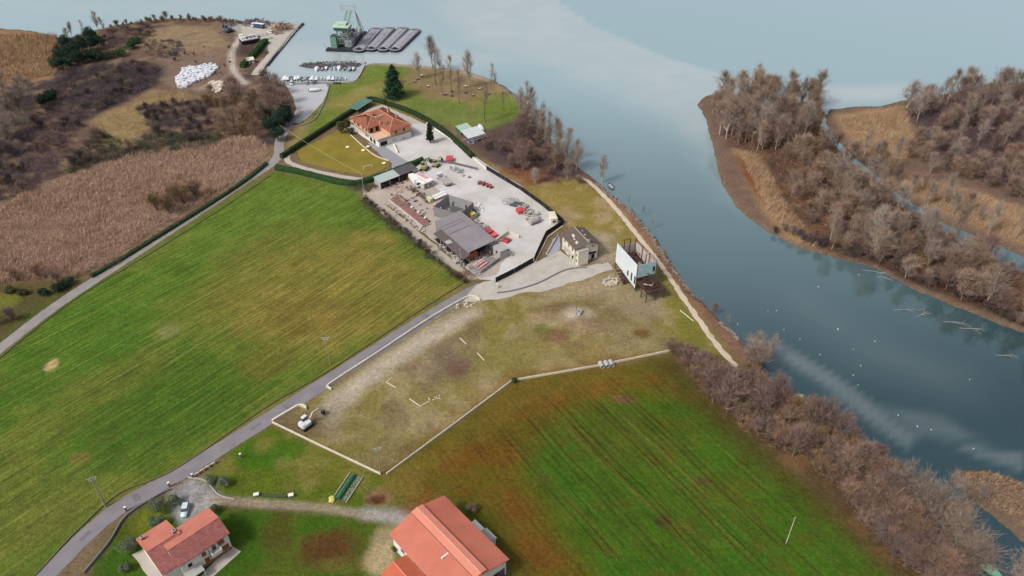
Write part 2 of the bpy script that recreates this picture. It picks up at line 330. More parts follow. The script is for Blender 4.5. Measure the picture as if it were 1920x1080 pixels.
# lower crop field, small field, gardens
CROP = [(728, 893), (967, 716), (1130, 692), (1250, 672), (1300, 722), (1420, 832), (1560, 952), (1700, 1062), (1790, 1150), (980, 1150), (945, 1040), (830, 925), (742, 945)]
paint(CROP, (66, 104, 26), 1.5, 1, .6); patchy(CROP, (52, 98, 20), .05, .25, .8)
paint([(728, 893), (967, 716), (1250, 672), (1340, 760), (1290, 745), (1180, 730), (1060, 770), (960, 830), (860, 920), (800, 990), (742, 945)], (122, 80, 30), 8, .97, 4)
paint([(735, 900), (965, 722), (1240, 680), (1230, 700), (1000, 745), (800, 905), (750, 950)], (112, 100, 40), 4, .75, 3)
paint([(930, 800), (1000, 785), (1000, 850), (920, 880), (840, 930)], (84, 84, 24), 6, .7, 5); paint([(860, 920), (960, 850), (1020, 960), (1080, 1080), (960, 1090)], (118, 74, 28), 9, .9, 5); paint([(1060, 790), (1190, 760), (1290, 800), (1180, 860), (1080, 850)], (76, 84, 26), 8, .6, 5)
patchy(CROP, (84, 82, 26), .24, .15, .5, NZ2); stroke([(1250, 690), (1330, 760), (1440, 855), (1580, 970), (1720, 1085)], 11, (78, 74, 30), 5, .85, 2.5)
blob(1175, 748, 22, 8, (122, 84, 62), .85); blob(1318, 903, 20, 12, (84, 66, 44), .7); blob(1245, 977, 15, 12, (72, 56, 40), .8); blob(910, 850, 60, 20, (110, 72, 24), .7)
SMALL = [(430, 845), (508, 797), (714, 892), (726, 896), (738, 948), (690, 972), (560, 950), (410, 933), (378, 902)]
paint(SMALL, (92, 106, 30), 1.5, 1, .6); blob(500, 850, 70, 26, (66, 106, 20), .8); blob(610, 880, 70, 22, (116, 112, 46), .7); blob(640, 845, 60, 14, (118, 112, 44), .6); patchy(SMALL, (126, 116, 62), .12, .2, .6, NZ2)
blob(712, 932, 24, 17, (138, 106, 78), .95, .4); blob(708, 936, 15, 10, (86, 52, 34), .95, .4); blob(760, 900, 40, 30, (124, 108, 50), .7)
GARD = [(140, 1150), (215, 1000), (262, 955), (330, 930), (400, 950), (690, 970), (745, 965), (760, 1150)]
paint(GARD, (84, 96, 30), 2); patchy(GARD, (58, 96, 18), .0, .25, .8, NZ2); blob(470, 985, 60, 26, (62, 96, 22), .8); blob(450, 1050, 40, 30, (60, 92, 18), .8); blob(615, 1025, 50, 34, (92, 62, 34), .95); blob(640, 1060, 60, 14, (104, 96, 44), .6); blob(520, 1000, 30, 40, (88, 78, 34), .7)
blob(725, 1010, 26, 22, (176, 156, 120), .8); blob(715, 1050, 26, 30, (190, 170, 132), .8); blob(285, 975, 30, 24, (112, 118, 34), .8); blob(210, 1060, 40, 24, (60, 92, 22), .8)
paint([(318, 925), (360, 897), (385, 905), (415, 935), (400, 962), (378, 962), (340, 985), (325, 965)], (150, 148, 148), 1.5, 1, 1.0); patchy([(318, 925), (360, 897), (415, 935), (378, 962), (340, 985)], (176, 172, 164), .0, .2, .8, NZ3)
stroke([(398, 936), (480, 943), (600, 952), (700, 966), (770, 974)], 2.0, (168, 152, 136), 1.2, 1, .5); stroke([(690, 962), (740, 968), (775, 985)], 3.5, (168, 162, 158), 2, .9); stroke([(398, 936), (480, 943), (600, 952), (700, 966)], .5, (128, 112, 84), .5, .7, .2)
# river bank, islands
BANK = [(1255, 660), (1300, 650), (1390, 690), (1440, 740), (1560, 830), (1660, 890), (1800, 1060), (1860, 1150), (1740, 1150), (1560, 950), (1420, 830), (1320, 740)]
paint(BANK, (92, 72, 50), 5, .9, 3); patchy(BANK, (128, 94, 64), .15, .2, .5, NZ2)
for P_ in (ISLE, EAST, ISLET):
    paint(P_, (120, 98, 84), 3, 1, 0, True)
IW = [(1345, 200), (1530, 195), (1540, 235), (1600, 310), (1720, 405), (1930, 515), (1930, 612), (1700, 525), (1560, 470), (1480, 440), (1440, 340), (1380, 270)]
paint(IW, (80, 64, 54), 4, .95, 3); patchy(IW, (112, 82, 56), .05, .2, .8, NZ2)
paint([(1378, 280), (1420, 290), (1480, 400), (1530, 462), (1480, 452), (1420, 380)], (166, 134, 98), 3, .95, 2); paint([(1382, 292), (1402, 305), (1445, 395), (1420, 372), (1395, 330)], (122, 72, 40), 2, .9, 1)
paint([(1565, 215), (1690, 200), (1720, 250), (1700, 300), (1640, 292), (1590, 255)], (168, 138, 104), 4, .95, 2); paint([(1690, 330), (1800, 350), (1940, 400), (1940, 470), (1780, 405), (1700, 360)], (164, 132, 100), 5, .9, 3)
paint([(1700, 215), (1790, 175), (2100, 150), (2100, 380), (1860, 340), (1740, 280)], (96, 76, 74), 6, .9, 3); paint([(1560, 480), (1640, 492), (1800, 560), (1930, 612), (1930, 580), (1700, 510)], (66, 48, 42), 3, .9, 2); blob(1720, 470, 60, 18, (86, 88, 40), .6); blob(1690, 455, 30, 14, (70, 80, 34), .6)
# wet margin along every shore
k = sst(-2.5, .2, LSD)*.8; COL += (np.array(S(112, 94, 80))-COL)*k[:, None]
k = sst(0.2, 1.8, LSD); COL += (np.array(S(60, 66, 62))-COL)*k[:, None]
COL *= (1+.10*NZ3+.10*NZ2+.05*NZ1)[:, None]; COL = np.clip(COL, .004, .8)

def ground_material():
    m = bpy.data.materials.new('ground_cover'); m.use_nodes = True; t = m.node_tree; b = t.nodes['Principled BSDF']
    at = N(t, 'ShaderNodeAttribute', attribute_name='Col'); pos = N(t, 'ShaderNodeNewGeometry').outputs['Position']
    f = math_n(t, 'MULTIPLY', math_n(t, 'MULTIPLY', noise_n(t, pos, .9, 5, .7, .66, 1.34), noise_n(t, pos, 4.0, 4, .75, .55, 1.45)), noise_n(t, pos, .16, 4, .6, .86, 1.14))
    sp = N(t, 'ShaderNodeSeparateXYZ'); lk(t, pos, sp.inputs[0])
    warp = noise_n(t, pos, .02, 2, .5, -.8, .8)
    def lines(attr, ang, period, width, strength, pair=0.):
        a = N(t, 'ShaderNodeAttribute', attribute_name=attr).outputs['Fac']
        u = math_n(t, 'ADD', math_n(t, 'MULTIPLY', sp.outputs[0], -math.sin(ang)), math_n(t, 'MULTIPLY', sp.outputs[1], math.cos(ang)))
        u = math_n(t, 'ADD', u, warp); fr = math_n(t, 'FRACT', math_n(t, 'DIVIDE', u, period)); d = math_n(t, 'ABSOLUTE', math_n(t, 'SUBTRACT', fr, .5))
        if pair: d = math_n(t, 'ABSOLUTE', math_n(t, 'SUBTRACT', d, pair/period))
        r = N(t, 'ShaderNodeMapRange'); r.interpolation_type = 'SMOOTHSTEP'; lk(t, d, r.inputs[0]); r.inputs[1].default_value = 0; r.inputs[2].default_value = width/period; r.inputs[3].default_value = 1; r.inputs[4].default_value = 0
        br = noise_n(t, pos, .13, 4, .65, .25, 1.1)
        return math_n(t, 'MULTIPLY', math_n(t, 'MULTIPLY', r.outputs[0], a), math_n(t, 'MULTIPLY', br, strength), True)
    c = at.outputs['Color']
    c = mix_n(t, lines('meadow', MEADOW_ANG, 4.3, .26, .42), c, S(150, 144, 80))
    c = mix_n(t, lines('meadow', MEADOW_ANG+.01, 7.1, .30, .40), c, S(146, 140, 74))
    c = mix_n(t, lines('meadow', MEADOW_ANG, 1.61, .5, .30), c, S(52, 70, 20))
    c = mix_n(t, lines('crop', CROP_ANG, 9.5, .5, 1.2, .95), c, S(58, 50, 22))
    c = mix_n(t, lines('crop', CROP_ANG+.02, 15.3, .9, .4), c, S(112, 124, 56))
    c = mix_n(t, lines('crop', CROP_ANG, 1.7, .55, .38), c, S(96, 84, 30))
    c = mix_n(t, lines('crop', CROP_ANG, 5.3, .8, .45), c, S(84, 66, 24))
    def streaks(attr, ang, lo, hi, sa=.95, sl_=.07):      # drill and mower streaks: noise drawn out along the working direction
        a = N(t, 'ShaderNodeAttribute', attribute_name=attr).outputs['Fac']; ca, sn = math.cos(ang), math.sin(ang)
        al = math_n(t, 'ADD', math_n(t, 'MULTIPLY', sp.outputs[0], ca*sl_), math_n(t, 'MULTIPLY', sp.outputs[1], sn*sl_)); ac = math_n(t, 'ADD', math_n(t, 'MULTIPLY', sp.outputs[0], -sn*sa), math_n(t, 'MULTIPLY', sp.outputs[1], ca*sa))
        v = N(t, 'ShaderNodeCombineXYZ'); lk(t, al, v.inputs[0]); lk(t, ac, v.inputs[1]); k = noise_n(t, v.outputs[0], 1.0, 4, .65, lo, hi)
        return math_n(t, 'ADD', math_n(t, 'MULTIPLY', math_n(t, 'SUBTRACT', k, 1.0), a), 1.0)
    f = math_n(t, 'MULTIPLY', f, math_n(t, 'MULTIPLY', streaks('meadow', MEADOW_ANG, .62, 1.42), streaks('crop', CROP_ANG, .62, 1.40)))
    c = mix_n(t, math_n(t, 'MULTIPLY', math_n(t, 'SUBTRACT', 1.0, streaks('meadow', MEADOW_ANG, .45, 1.0, .3, .05)), .42, True), c, S(128, 122, 58))
    c = mix_n(t, math_n(t, 'MULTIPLY', math_n(t, 'SUBTRACT', 1.0, streaks('crop', CROP_ANG, .5, 1.0, .22, .035)), .6, True), c, S(98, 84, 30))
    cm = N(t, 'ShaderNodeCombineXYZ'); [lk(t, f, cm.inputs[i]) for i in range(3)]
    lk(t, mix_n(t, 1.0, c, cm.outputs[0], 'MULTIPLY'), b.inputs['Base Color'])
    b.inputs['Roughness'].default_value = .95; b.inputs['Specular IOR Level'].default_value = .1
    bn = N(t, 'ShaderNodeBump', Strength=.55, Distance=.35); lk(t, math_n(t, 'ADD', noise_n(t, pos, 2.2, 5, .7), noise_n(t, pos, .5, 3)), bn.inputs['Height']); lk(t, bn.outputs[0], b.inputs['Normal'])
    return m
MEADOW_ANG = frame((120, 962), (330, 822))[1]; CROP_ANG = frame((1330, 790), (1620, 1040))[1]
GROUND = ground_material()
def with_attr(o, idx, cols, extra):
    ca = o.data.color_attributes.new('Col', 'FLOAT_COLOR', 'POINT'); ca.data.foreach_set('color', np.c_[cols[idx], np.ones(len(idx))].astype(np.float32).ravel())
    for nme, arr in extra.items():
        a = o.data.attributes.new(nme, 'FLOAT', 'POINT'); a.data.foreach_set('value', arr[idx].astype(np.float32))
qi = (np.arange(nr-1)[:, None]*nc+np.arange(nc-1)[None, :]).ravel(); QUADS = np.c_[qi, qi+1, qi+nc+1, qi+nc]
V = np.c_[X, Y, Z]
keep = Z[QUADS].max(1) > -2.35; cx, cy = X[QUADS].mean(1), Y[QUADS].mean(1)
md = sst(.5, -2.5, sdf(GP(MEADOW), X, Y)); cr = sst(.5, -4, sdf(GP(CROP), X, Y))*(.3+.7*sst(-5, -22, sdf(GP([(728, 893), (967, 716), (1250, 672), (1300, 722), (1420, 832), (1560, 952), (1790, 1150), (1060, 1150), (940, 960), (860, 900)]), X, Y)))
own = np.zeros(len(QUADS), int)
PARTS = [('ground', None), ('meadow', GP(MEADOW)), ('crop_field', GP(CROP)), ('building_plot', GP(PLOT)), ('park_lawn', GP(PARK)), ('reed_bed_ground', GP(REEDS)), ('grass_field', GP(SMALL)), ('garden', GP(GARD)), ('scrub_ground', GP(SCRUB)), ('island', ISLE), ('river_bank', GP(BANK)), ('far_bank', EAST), ('islet', ISLET)]
for i, (nme, P_) in enumerate(PARTS):
    if P_ is not None: own[(own == 0) & (sdf(P_, cx, cy) < 0)] = i
for i, (nme, _) in enumerate(PARTS):
    q = QUADS[keep & (own == i)]
    if not len(q): continue
    idx, inv = np.unique(q, return_inverse=True); o = tri_mesh(nme, V[idx], inv.reshape(q.shape), GROUND)
    o.data.polygons.foreach_set('use_smooth', [True]*len(o.data.polygons)); with_attr(o, idx, COL, {'meadow': md, 'crop': cr}); o['kind'] = 'structure'

# water: one broad sheet, finer in the middle, with silty bands and a painted cloud reflection in its colour
ws = np.concatenate([[-30, -12, -5, -2.5], np.linspace(-1.4, 1.4, 180), [2.5, 5, 12, 30]]); wy = np.concatenate([[-3000, -800, -100, 40], np.linspace(80, 640, 240), [680, 760, 900, 1300, 2500, 6000]])
whw = .662*(np.maximum(wy, 100)*math.cos(TH)+CAMH*math.sin(TH)); WX = (ws[None, :]*whw[:, None]).ravel(); WY = np.repeat(wy[:, None], len(ws), 1).ravel()
silt_sheen = np.zeros(len(WX)); wn = fbm(WX, WY, 40, 4); wn2 = fbm(WX, WY+99, 12, 3)
def silt_sheen_in(poly, feather, amt, warp=6.):
    global silt_sheen
    d = sdf(GP(poly, WATER_Z), WX, WY)+warp*wn+warp*.3*wn2; silt_sheen = np.maximum(silt_sheen, amt*sst(feather, -feather, d))
CLOUD_REFL = GP([(960, -80), (1045, 0), (1110, 48), (1250, 108), (1405, 152), (1350, 172), (1318, 195), (1345, 272), (1360, 332), (1420, 410), (1385, 410), (1330, 372), (1270, 300), (1200, 240), (1100, 190), (960, 140), (800, 90), (700, -80)], WATER_Z)
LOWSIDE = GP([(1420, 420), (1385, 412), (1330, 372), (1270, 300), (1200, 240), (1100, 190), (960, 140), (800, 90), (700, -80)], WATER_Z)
silt_sheen = .72*sst(1.6, -1.6, sdf(CLOUD_REFL, WX, WY)+1.2*wn2)*sst(0, 42, ldist(LOWSIDE, WX, WY)+6*wn)  # reflected cloud and mountain edge, painted into the water's base colour
silt_sheen_in([(-300, -200), (560, -200), (700, 20), (900, 60), (700, 130), (500, 60), (-300, 50)], 60, .35)
silt_sheen_in([(470, 90), (620, 70), (1000, 110), (880, 125), (660, 150), (500, 160)], 25, .8); silt_sheen_in([(1545, 165), (1700, 158), (1760, 175), (1560, 200)], 8, .85, 2)
silt_sheen_in([(1440, 640), (1480, 655), (1560, 700), (1640, 760), (1720, 820), (1700, 840), (1640, 800), (1540, 720), (1470, 675)], 1.6, .26, 1.5)
silt_sheen_in([(1660, 765), (1760, 780), (1850, 830), (1720, 815)], 3, .16, 3); silt_sheen_in([(1780, 830), (1920, 850), (1920, 885), (1840, 860)], 1.5, .22, 2)
silt_sheen_in([(1500, 560), (1800, 700), (1800, 740), (1600, 680)], 14, .10, 6)
silt_sheen *= .85+.3*wn2
deep = np.clip(.5+.6*wn, 0, 1)
wq = (np.arange(len(wy)-1)[:, None]*len(ws)+np.arange(len(ws)-1)[None, :]).ravel(); wq = np.c_[wq, wq+1, wq+len(ws)+1, wq+len(ws)]
far = .35*sst(150, 270, WY)+.65*sst(240, 420, WY)  # painted sky sheen: base colour turns paler with distance
def water_material():
    m = bpy.data.materials.new('lake_water'); m.use_nodes = True; t = m.node_tree; b = t.nodes['Principled BSDF']
    pos = N(t, 'ShaderNodeNewGeometry').outputs['Position']
    s_ = N(t, 'ShaderNodeAttribute', attribute_name='silt_sheen').outputs['Fac']; d_ = N(t, 'ShaderNodeAttribute', attribute_name='deep').outputs['Fac']; f_ = N(t, 'ShaderNodeAttribute', attribute_name='far_sheen').outputs['Fac']
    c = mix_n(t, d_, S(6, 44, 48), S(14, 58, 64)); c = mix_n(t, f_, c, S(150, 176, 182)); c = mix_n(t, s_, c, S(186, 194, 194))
    lk(t, c, b.inputs['Base Color']); b.inputs['Roughness'].default_value = .03; b.inputs['IOR'].default_value = 2.35; b.inputs['Specular Tint'].default_value = (.86, .98, 1, 1)
    bn = N(t, 'ShaderNodeBump', Strength=.06, Distance=.06); lk(t, math_n(t, 'ADD', noise_n(t, pos, .9, 3), noise_n(t, pos, .12, 3)), bn.inputs['Height']); lk(t, bn.outputs[0], b.inputs['Normal'])
    return m
WATER = water_material()
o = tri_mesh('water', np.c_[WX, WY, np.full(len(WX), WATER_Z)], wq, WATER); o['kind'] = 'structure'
for nme, arr in (('silt_sheen', silt_sheen), ('deep', deep), ('far_sheen', far)):
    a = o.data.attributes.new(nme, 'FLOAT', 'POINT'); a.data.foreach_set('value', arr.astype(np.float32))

# ------------------------------------------------------------------ roads, paths and paving
def ribbon(name, path, width, m, z=.012, step=1.5, rough=.12, w_end=None, px=True):
    P = smooth_path(GP(path) if px else path, step); n = len(P); vs = []; fs = []
    for i, (x, y) in enumerate(P):
        a, b = P[max(0, i-1)], P[min(n-1, i+1)]; dx, dy = b[0]-a[0], b[1]-a[1]; L = math.hypot(dx, dy); nx, ny = -dy/L, dx/L
        ww = width if w_end is None else width+(w_end-width)*i/(n-1)
        e0, e1 = ww/2+rnd.uniform(-rough, rough), ww/2+rnd.uniform(-rough, rough)
        vs += [(x-nx*e0, y-ny*e0, z), (x, y, z+.02), (x+nx*e1, y+ny*e1, z)]
    for i in range(n-1): a = 3*i; fs += [(a, a+3, a+4, a+1), (a+1, a+4, a+5, a+2)]
    o = MB().add(vs, [f[::-1] for f in fs]).build(name, m); o['kind'] = 'structure'; return o
def sheet(name, poly, m, z=.008, px=True, wob=.25):
    P = GP(poly) if px else poly; out = []
    for i in range(len(P)):
        a, b = P[i], P[(i+1) % len(P)]; n = max(1, int(math.hypot(b[0]-a[0], b[1]-a[1])/2.5))
        for k in range(n): t = k/n; j = wob if k else 0; out.append((a[0]+(b[0]-a[0])*t+rnd.uniform(-j, j), a[1]+(b[1]-a[1])*t+rnd.uniform(-j, j)))
    ar = sum(out[i][0]*out[(i+1) % len(out)][1]-out[(i+1) % len(out)][0]*out[i][1] for i in range(len(out)))
    if ar < 0: out = out[::-1]
    o = MB().add([(x, y, z) for x, y in out], [tuple(range(len(out)))]).build(name, m); o['kind'] = 'structure'; return o
ASPH = mat('asphalt', S(126, 121, 128), .9, .10, .25, 3.0, bump=.1, tint=S(140, 134, 136)); ASPH2 = mat('old_asphalt', S(140, 134, 134), .9, .12, .3, 2.5, bump=.1, tint=S(158, 150, 144))
YARD = mat('yard_concrete', S(214, 211, 212), .9, .08, .12, 1.1, bump=.05, tint=S(186, 180, 172)); YARD2 = mat('yard_dirt', S(172, 158, 148), .95, .10, .25, 2.0, bump=.1, tint=S(184, 172, 160))
GRAV = mat('gravel', S(192, 186, 180), .95, .09, .3, 3.0, bump=.15, tint=S(180, 170, 158)); PATHM = mat('path_gravel', S(204, 186, 168), .95, .09, .4, 3.0, bump=.1); PAVE = mat('paving', S(186, 176, 166), .9, .1, .4, 3.0); DARKP = mat('dark_paving', S(150, 150, 156), .9, .06, .2, 2)
WETP = mat('damp_concrete', S(186, 186, 190), .7, .05, .2, 2)
ROAD = [(30, 1150), (72, 1095), (128, 1036), (190, 978), (240, 942), (330, 892), (470, 806), (610, 717), (760, 621), (850, 566), (905, 537)]
ribbon('road', ROAD, 4.9, ASPH, .014, w_end=5.4)
for (a_, b_, w_) in (((250, 936), (262, 930), 3.2), ((470, 806), (490, 793), 2.0), ((536, 766), (541, 762), 4.2), ((690, 668), (730, 642), 1.6), ((800, 597), (806, 593), 4.4), ((150, 1014), (170, 996), 2.2)): ribbon('asphalt_patch', [a_, b_], w_, mat('asphalt_patch', S(117, 113, 119), .9, .12, .4, 4.), .020, .8, .15)
ribbon('lane', [(-160, 790), (-40, 686), (30, 630), (100, 577), (170, 530), (290, 452), (400, 380), (470, 333), (508, 308), (522, 288), (524, 266), (534, 245), (548, 226), (566, 208)], 4.4, ASPH2, .010)
sheet('harbour_car_park', [(536, 160), (612, 157), (616, 166), (606, 190), (590, 208), (575, 222), (560, 232), (546, 226), (556, 205), (548, 180)], WETP, .016)
sheet('quay_apron', [(450, 42), (545, 44.5), (563, 47), (550, 63), (497, 124.5), (488, 141), (470, 140), (485, 120), (505, 98), (500, 82), (478, 72), (455, 62)], GRAV, .010)
sheet('villa_paving', [(690, 268), (722, 275), (748, 262), (776, 250), (765, 232), (800, 232), (862, 272), (900, 300), (945, 330), (985, 352), (900, 324), (795, 300), (740, 330), (700, 340), (735, 318), (735, 306), (712, 290)], YARD, .012)
sheet('driveway', [(693, 268), (722, 275), (760, 300), (770, 306), (700, 340), (735, 316), (735, 306), (712, 290)], DARKP, .017)
sheet('yard', [(795, 301), (850, 306), (905, 318), (945, 332), (985, 362), (1018, 388), (1054, 418), (1024, 438), (1001, 488), (965, 510), (932, 526), (900, 524), (862, 492), (800, 440), (770, 400), (740, 350)], YARD, .020)
sheet('work_yard', [(700, 352), (745, 338), (790, 330), (830, 362), (850, 400), (905, 450), (950, 480), (930, 515), (898, 522), (862, 492), (800, 440), (750, 400), (690, 362)], YARD2, .026, wob=.5)
sheet('track_verge', [(678, 352), (690, 360), (760, 412), (830, 472), (895, 522), (884, 527), (810, 478), (740, 420), (682, 372)], mat('track_dirt', S(176, 166, 150), .95, .1, .3, 2.), .010, wob=.5)
sheet('gravel_apron', [(893, 535), (930, 524), (985, 500), (1030, 480), (1050, 470), (1090, 500), (1140, 492), (1152, 505), (1100, 522), (1040, 540), (960, 556), (915, 562), (890, 566), (868, 566), (880, 548)], GRAV, .045, wob=.8)
ribbon('footpath', [(1082, 328), (1110, 346), (1150, 386), (1195, 441), (1250, 512), (1290, 571), (1340, 641), (1388, 697)], 1.9, PATHM, .012, rough=.3)
ribbon('villa_path', [(545, 283), (538, 300), (560, 312), (620, 327), (690, 336), (730, 320)], 2.6, PAVE, .011)
sheet('villa_surround', [(640, 236), (690, 205), (716, 196), (775, 222), (800, 234), (776, 252), (735, 275), (700, 270), (655, 240)], PAVE, .005)
sheet('villa_lawn', [(556, 283), (600, 262), (642, 240), (665, 262), (700, 290), (728, 302), (730, 312), (690, 329), (630, 320), (565, 303)], mat('lawn', S(122, 116, 38), .95, .16, .15, 2.5, bump=.2, tint=S(140, 118, 46)), .010)
sheet('patio', [(247, 1040), (268, 1030), (275, 1040), (330, 1080), (335, 1100), (290, 1100)], PAVE, .010)
sheet('house_apron', [(385, 1070), (432, 1022), (452, 1034), (395, 1085), (370, 1090)], PAVE, .008)
sheet('court', [(1022, 476), (1036, 449), (1049, 441), (1050, 466), (1040, 482)], mat('court_concrete', S(160, 160, 168), .9, .06, .2, 2.), .013)
# ------------------------------------------------------------------ vegetation
def plant_mat(name, rgb, var=.3, rand=.22, hue=None, rough=.9, big=None):
    m = bpy.data.materials.new(name); m.use_nodes = True; t = m.node_tree; b = t.nodes['Principled BSDF']
    geo = N(t, 'ShaderNodeNewGeometry').outputs['Position']; oi = N(t, 'ShaderNodeObjectInfo').outputs['Random']
    r = N(t, 'ShaderNodeMapRange'); r.inputs[3].default_value = 1-rand; r.inputs[4].default_value = 1+rand; lk(t, oi, r.inputs[0])
    f = math_n(t, 'MULTIPLY', math_n(t, 'MULTIPLY', noise_n(t, geo, .9, 3, .6, 1-var, 1+var), noise_n(t, geo, 5., 2, .6, 1-var*.6, 1+var*.6)), r.outputs[0])
    c = tuple(rgb)
    if hue is not None: c = mix_n(t, math_n(t, 'FRACT', math_n(t, 'MULTIPLY', oi, 7.31)), c, tuple(hue))
    if big is not None: c = mix_n(t, noise_n(t, geo, .11, 3, .6), c, tuple(big))
    cm = N(t, 'ShaderNodeCombineXYZ'); [lk(t, f, cm.inputs[i]) for i in range(3)]
    lk(t, mix_n(t, 1.0, c, cm.outputs[0], 'MULTIPLY'), b.inputs['Base Color'])
    b.inputs['Roughness'].default_value = rough; b.inputs['Specular IOR Level'].default_value = .08
    return m
BARK = plant_mat('bark_grey', S(172, 158, 148)); BARKD = plant_mat('bark_dark', S(118, 100, 90))
TW_BROWN = plant_mat('twigs_brown', S(168, 142, 120), hue=S(150, 128, 114)); TW_PURP = plant_mat('twigs_purple', S(138, 118, 112), hue=S(154, 126, 110)); TW_GREY = plant_mat('twigs_grey', S(166, 152, 140), hue=S(158, 138, 120)); TW_RUST = plant_mat('twigs_russet', S(164, 130, 108), hue=S(150, 128, 112)); TW_OLIVE = plant_mat('twigs_olive', S(160, 134, 100), hue=S(148, 122, 94)); TW_DARK = plant_mat('twigs_dark', S(92, 82, 84), hue=S(110, 94, 88))
LEAF_DK = plant_mat('needles_dark', S(50, 70, 56), .4); LEAF_GR = plant_mat('leaves_green', S(66, 92, 48), .35); LEAF_OLIVE = plant_mat('leaves_olive', S(112, 122, 100), .3, .12); LEAF_BR = plant_mat('leaves_bronze', S(88, 92, 62), .35); HEDGE_M = plant_mat('hedge_leaves', S(62, 94, 54), .35); HEDGE_D = plant_mat('hedge_dark_leaves', S(58, 74, 50), .35); CEDAR_M = plant_mat('cedar_needles', S(54, 84, 62), .4)
REED_M = plant_mat('dry_reed', S(220, 188, 164), .3, .0, big=S(194, 164, 140)); REED_T = plant_mat('tan_reed', S(206, 176, 142), .3, .0, big=S(172, 144, 114)); BRAM_M = plant_mat('bramble_canes', S(108, 94, 98), .5, 0); BRAM_R = plant_mat('russet_brush', S(158, 122, 102), .4, 0); BRAM_G = plant_mat('ivy_brush', S(92, 94, 76), .4, 0)

def twigs_mesh(name, p, d, ln, wd, m, rg, parent=None):
    """slender blades: p start points, d unit directions"""
    n = len(p); r = rg.normal(size=(n, 3)); sd = np.cross(d, r); sd /= np.linalg.norm(sd, axis=1)[:, None]+1e-9
    a, b, c = p-sd*wd[:, None]/2, p+sd*wd[:, None]/2, p+d*ln[:, None]
    v = np.stack([a, b, c], 1).reshape(-1, 3); f = np.arange(3*n).reshape(n, 3)
    return tri_mesh(name, v, f, m, parent)
def unit(v): return v/(np.linalg.norm(v, axis=-1)[..., None]+1e-9)
def bare_tree(seed, h, spread, nprim, up, ntw, twl, tww, bark, tw, stems=1, bare=.25, trunk_r=None):
    """leafless tree as two meshes: tapered trunk with limbs, and the fine twigs of the crown"""
    rg = np.random.default_rng(seed); mb = MB(); ends = []; dirs = []
    tr = trunk_r or h*.014+.05
    for s in range(stems):
        a0 = rg.uniform(0, math.tau); lean = (.06 if stems == 1 else rg.uniform(.12, .38)); sh = h*(1 if s == 0 else rg.uniform(.7, 1))
        pts = [np.array([0, 0, -.25])]; K = 5
        if stems > 1: pts[0] = np.array([math.cos(a0)*.3, math.sin(a0)*.3, -.25])
        for k in range(1, K+1):
            t = k/K; pts.append(np.array([math.cos(a0)*lean*sh*t**1.3+rg.normal()*.012*h, math.sin(a0)*lean*sh*t**1.3+rg.normal()*.012*h, sh*.93*t]))
        rad = [tr*(1-.88*k/K)/(1 if stems == 1 else 1.25) for k in range(K+1)]
        for k in range(K): mb.cyl(pts[k], pts[k+1], rad[k], rad[k+1], 5)
        P = np.array(pts)
        for b in range(max(3, nprim//stems)):
            t = rg.uniform(bare, .98); q = P[0]; x = t*K; i = min(K-1, int(x)); q = P[i]+(P[i+1]-P[i])*(x-i)
            a = rg.uniform(0, math.tau); el = up+rg.uniform(-.15, .2); prof = (1-.75*((t-bare)/(1-bare))**1.2)*(.55+.45*min(1, (t-bare)/.18))
            L = spread*prof*rg.uniform(.7, 1.15); d = np.array([math.cos(a)*math.cos(el), math.sin(a)*math.cos(el), math.sin(el)])
            bp = [q]; dd = d.copy(); r0 = rad[i]*.5
            for k in range(3):
                dd = dd+rg.normal(size=3)*.16+np.array([0, 0, .10]); dd /= np.linalg.norm(dd); bp.append(bp[-1]+dd*L/3)
            for k in range(3): mb.cyl(bp[k], bp[k+1], r0*(1-.3*k), r0*(1-.3*(k+1))+.006, 3)
            for c in range(5):
                u = rg.uniform(.25, 1)*3; j = min(2, int(u)); s0 = bp[j]+(bp[j+1]-bp[j])*(u-j); sd = unit(bp[j+1]-bp[j]+rg.normal(size=3)*.9*L/3+np.array([0, 0, .2*L/3])); sl_ = L*rg.uniform(.25, .5); s1 = s0+sd*sl_
                mb.cyl(s0, s1, max(.012, r0*.32), .008, 3)
                ends.append((s0, s1)); dirs.append(sd)
            ends.append((bp[1], bp[3])); dirs.append(dd)
    E = np.array([e[0] for e in ends]); F_ = np.array([e[1] for e in ends]); D = np.array(dirs)
    k = rg.integers(0, len(E), ntw); u = rg.uniform(.15, 1.0, ntw)[:, None]; p = E[k]+(F_[k]-E[k])*u
    d = unit(D[k]*.8+rg.normal(size=(ntw, 3))*.5+np.array([0, 0, .5])); ln = twl*rg.uniform(.5, 1.3, ntw); wd = tww*rg.uniform(.7, 1.4, ntw)
    root = bpy.data.objects.new('proto', None)
    t_ = mb.build('trunk', bark, root); c_ = twigs_mesh('crown', p, d, ln, wd, tw, rg, root)
    return root, t_.data, c_.data, [t_, c_]
PROTO = {}
def tree_kind(key, nvar, *a, **kw):
    PROTO[key] = []
    for i in range(nvar):
        root, t_, c_, obs = bare_tree(hash(key) % 1 + sum(map(ord, key))*13+i, *a, **kw); PROTO[key].append((t_, c_))
        for o in obs: bpy.data.objects.remove(o)
        bpy.data.objects.remove(root)
def plant(name, key, x, y, label, group=None, sc=1.0, cat='tree', z=None, sx=1.0, v=None):
    t_, c_ = PROTO[key][rnd.randrange(len(PROTO[key])) if v is None else v % len(PROTO[key])]
    r = thing(name, label, cat, (x, y, gz(x, y) if z is None else z), rnd.uniform(0, math.tau), group)
    r.scale = (sc*sx, sc*sx, sc)
    for nme, me in (('trunk', t_), ('crown', c_)):
        if me is not None: link(bpy.data.objects.new(nme, me), r)
    return r
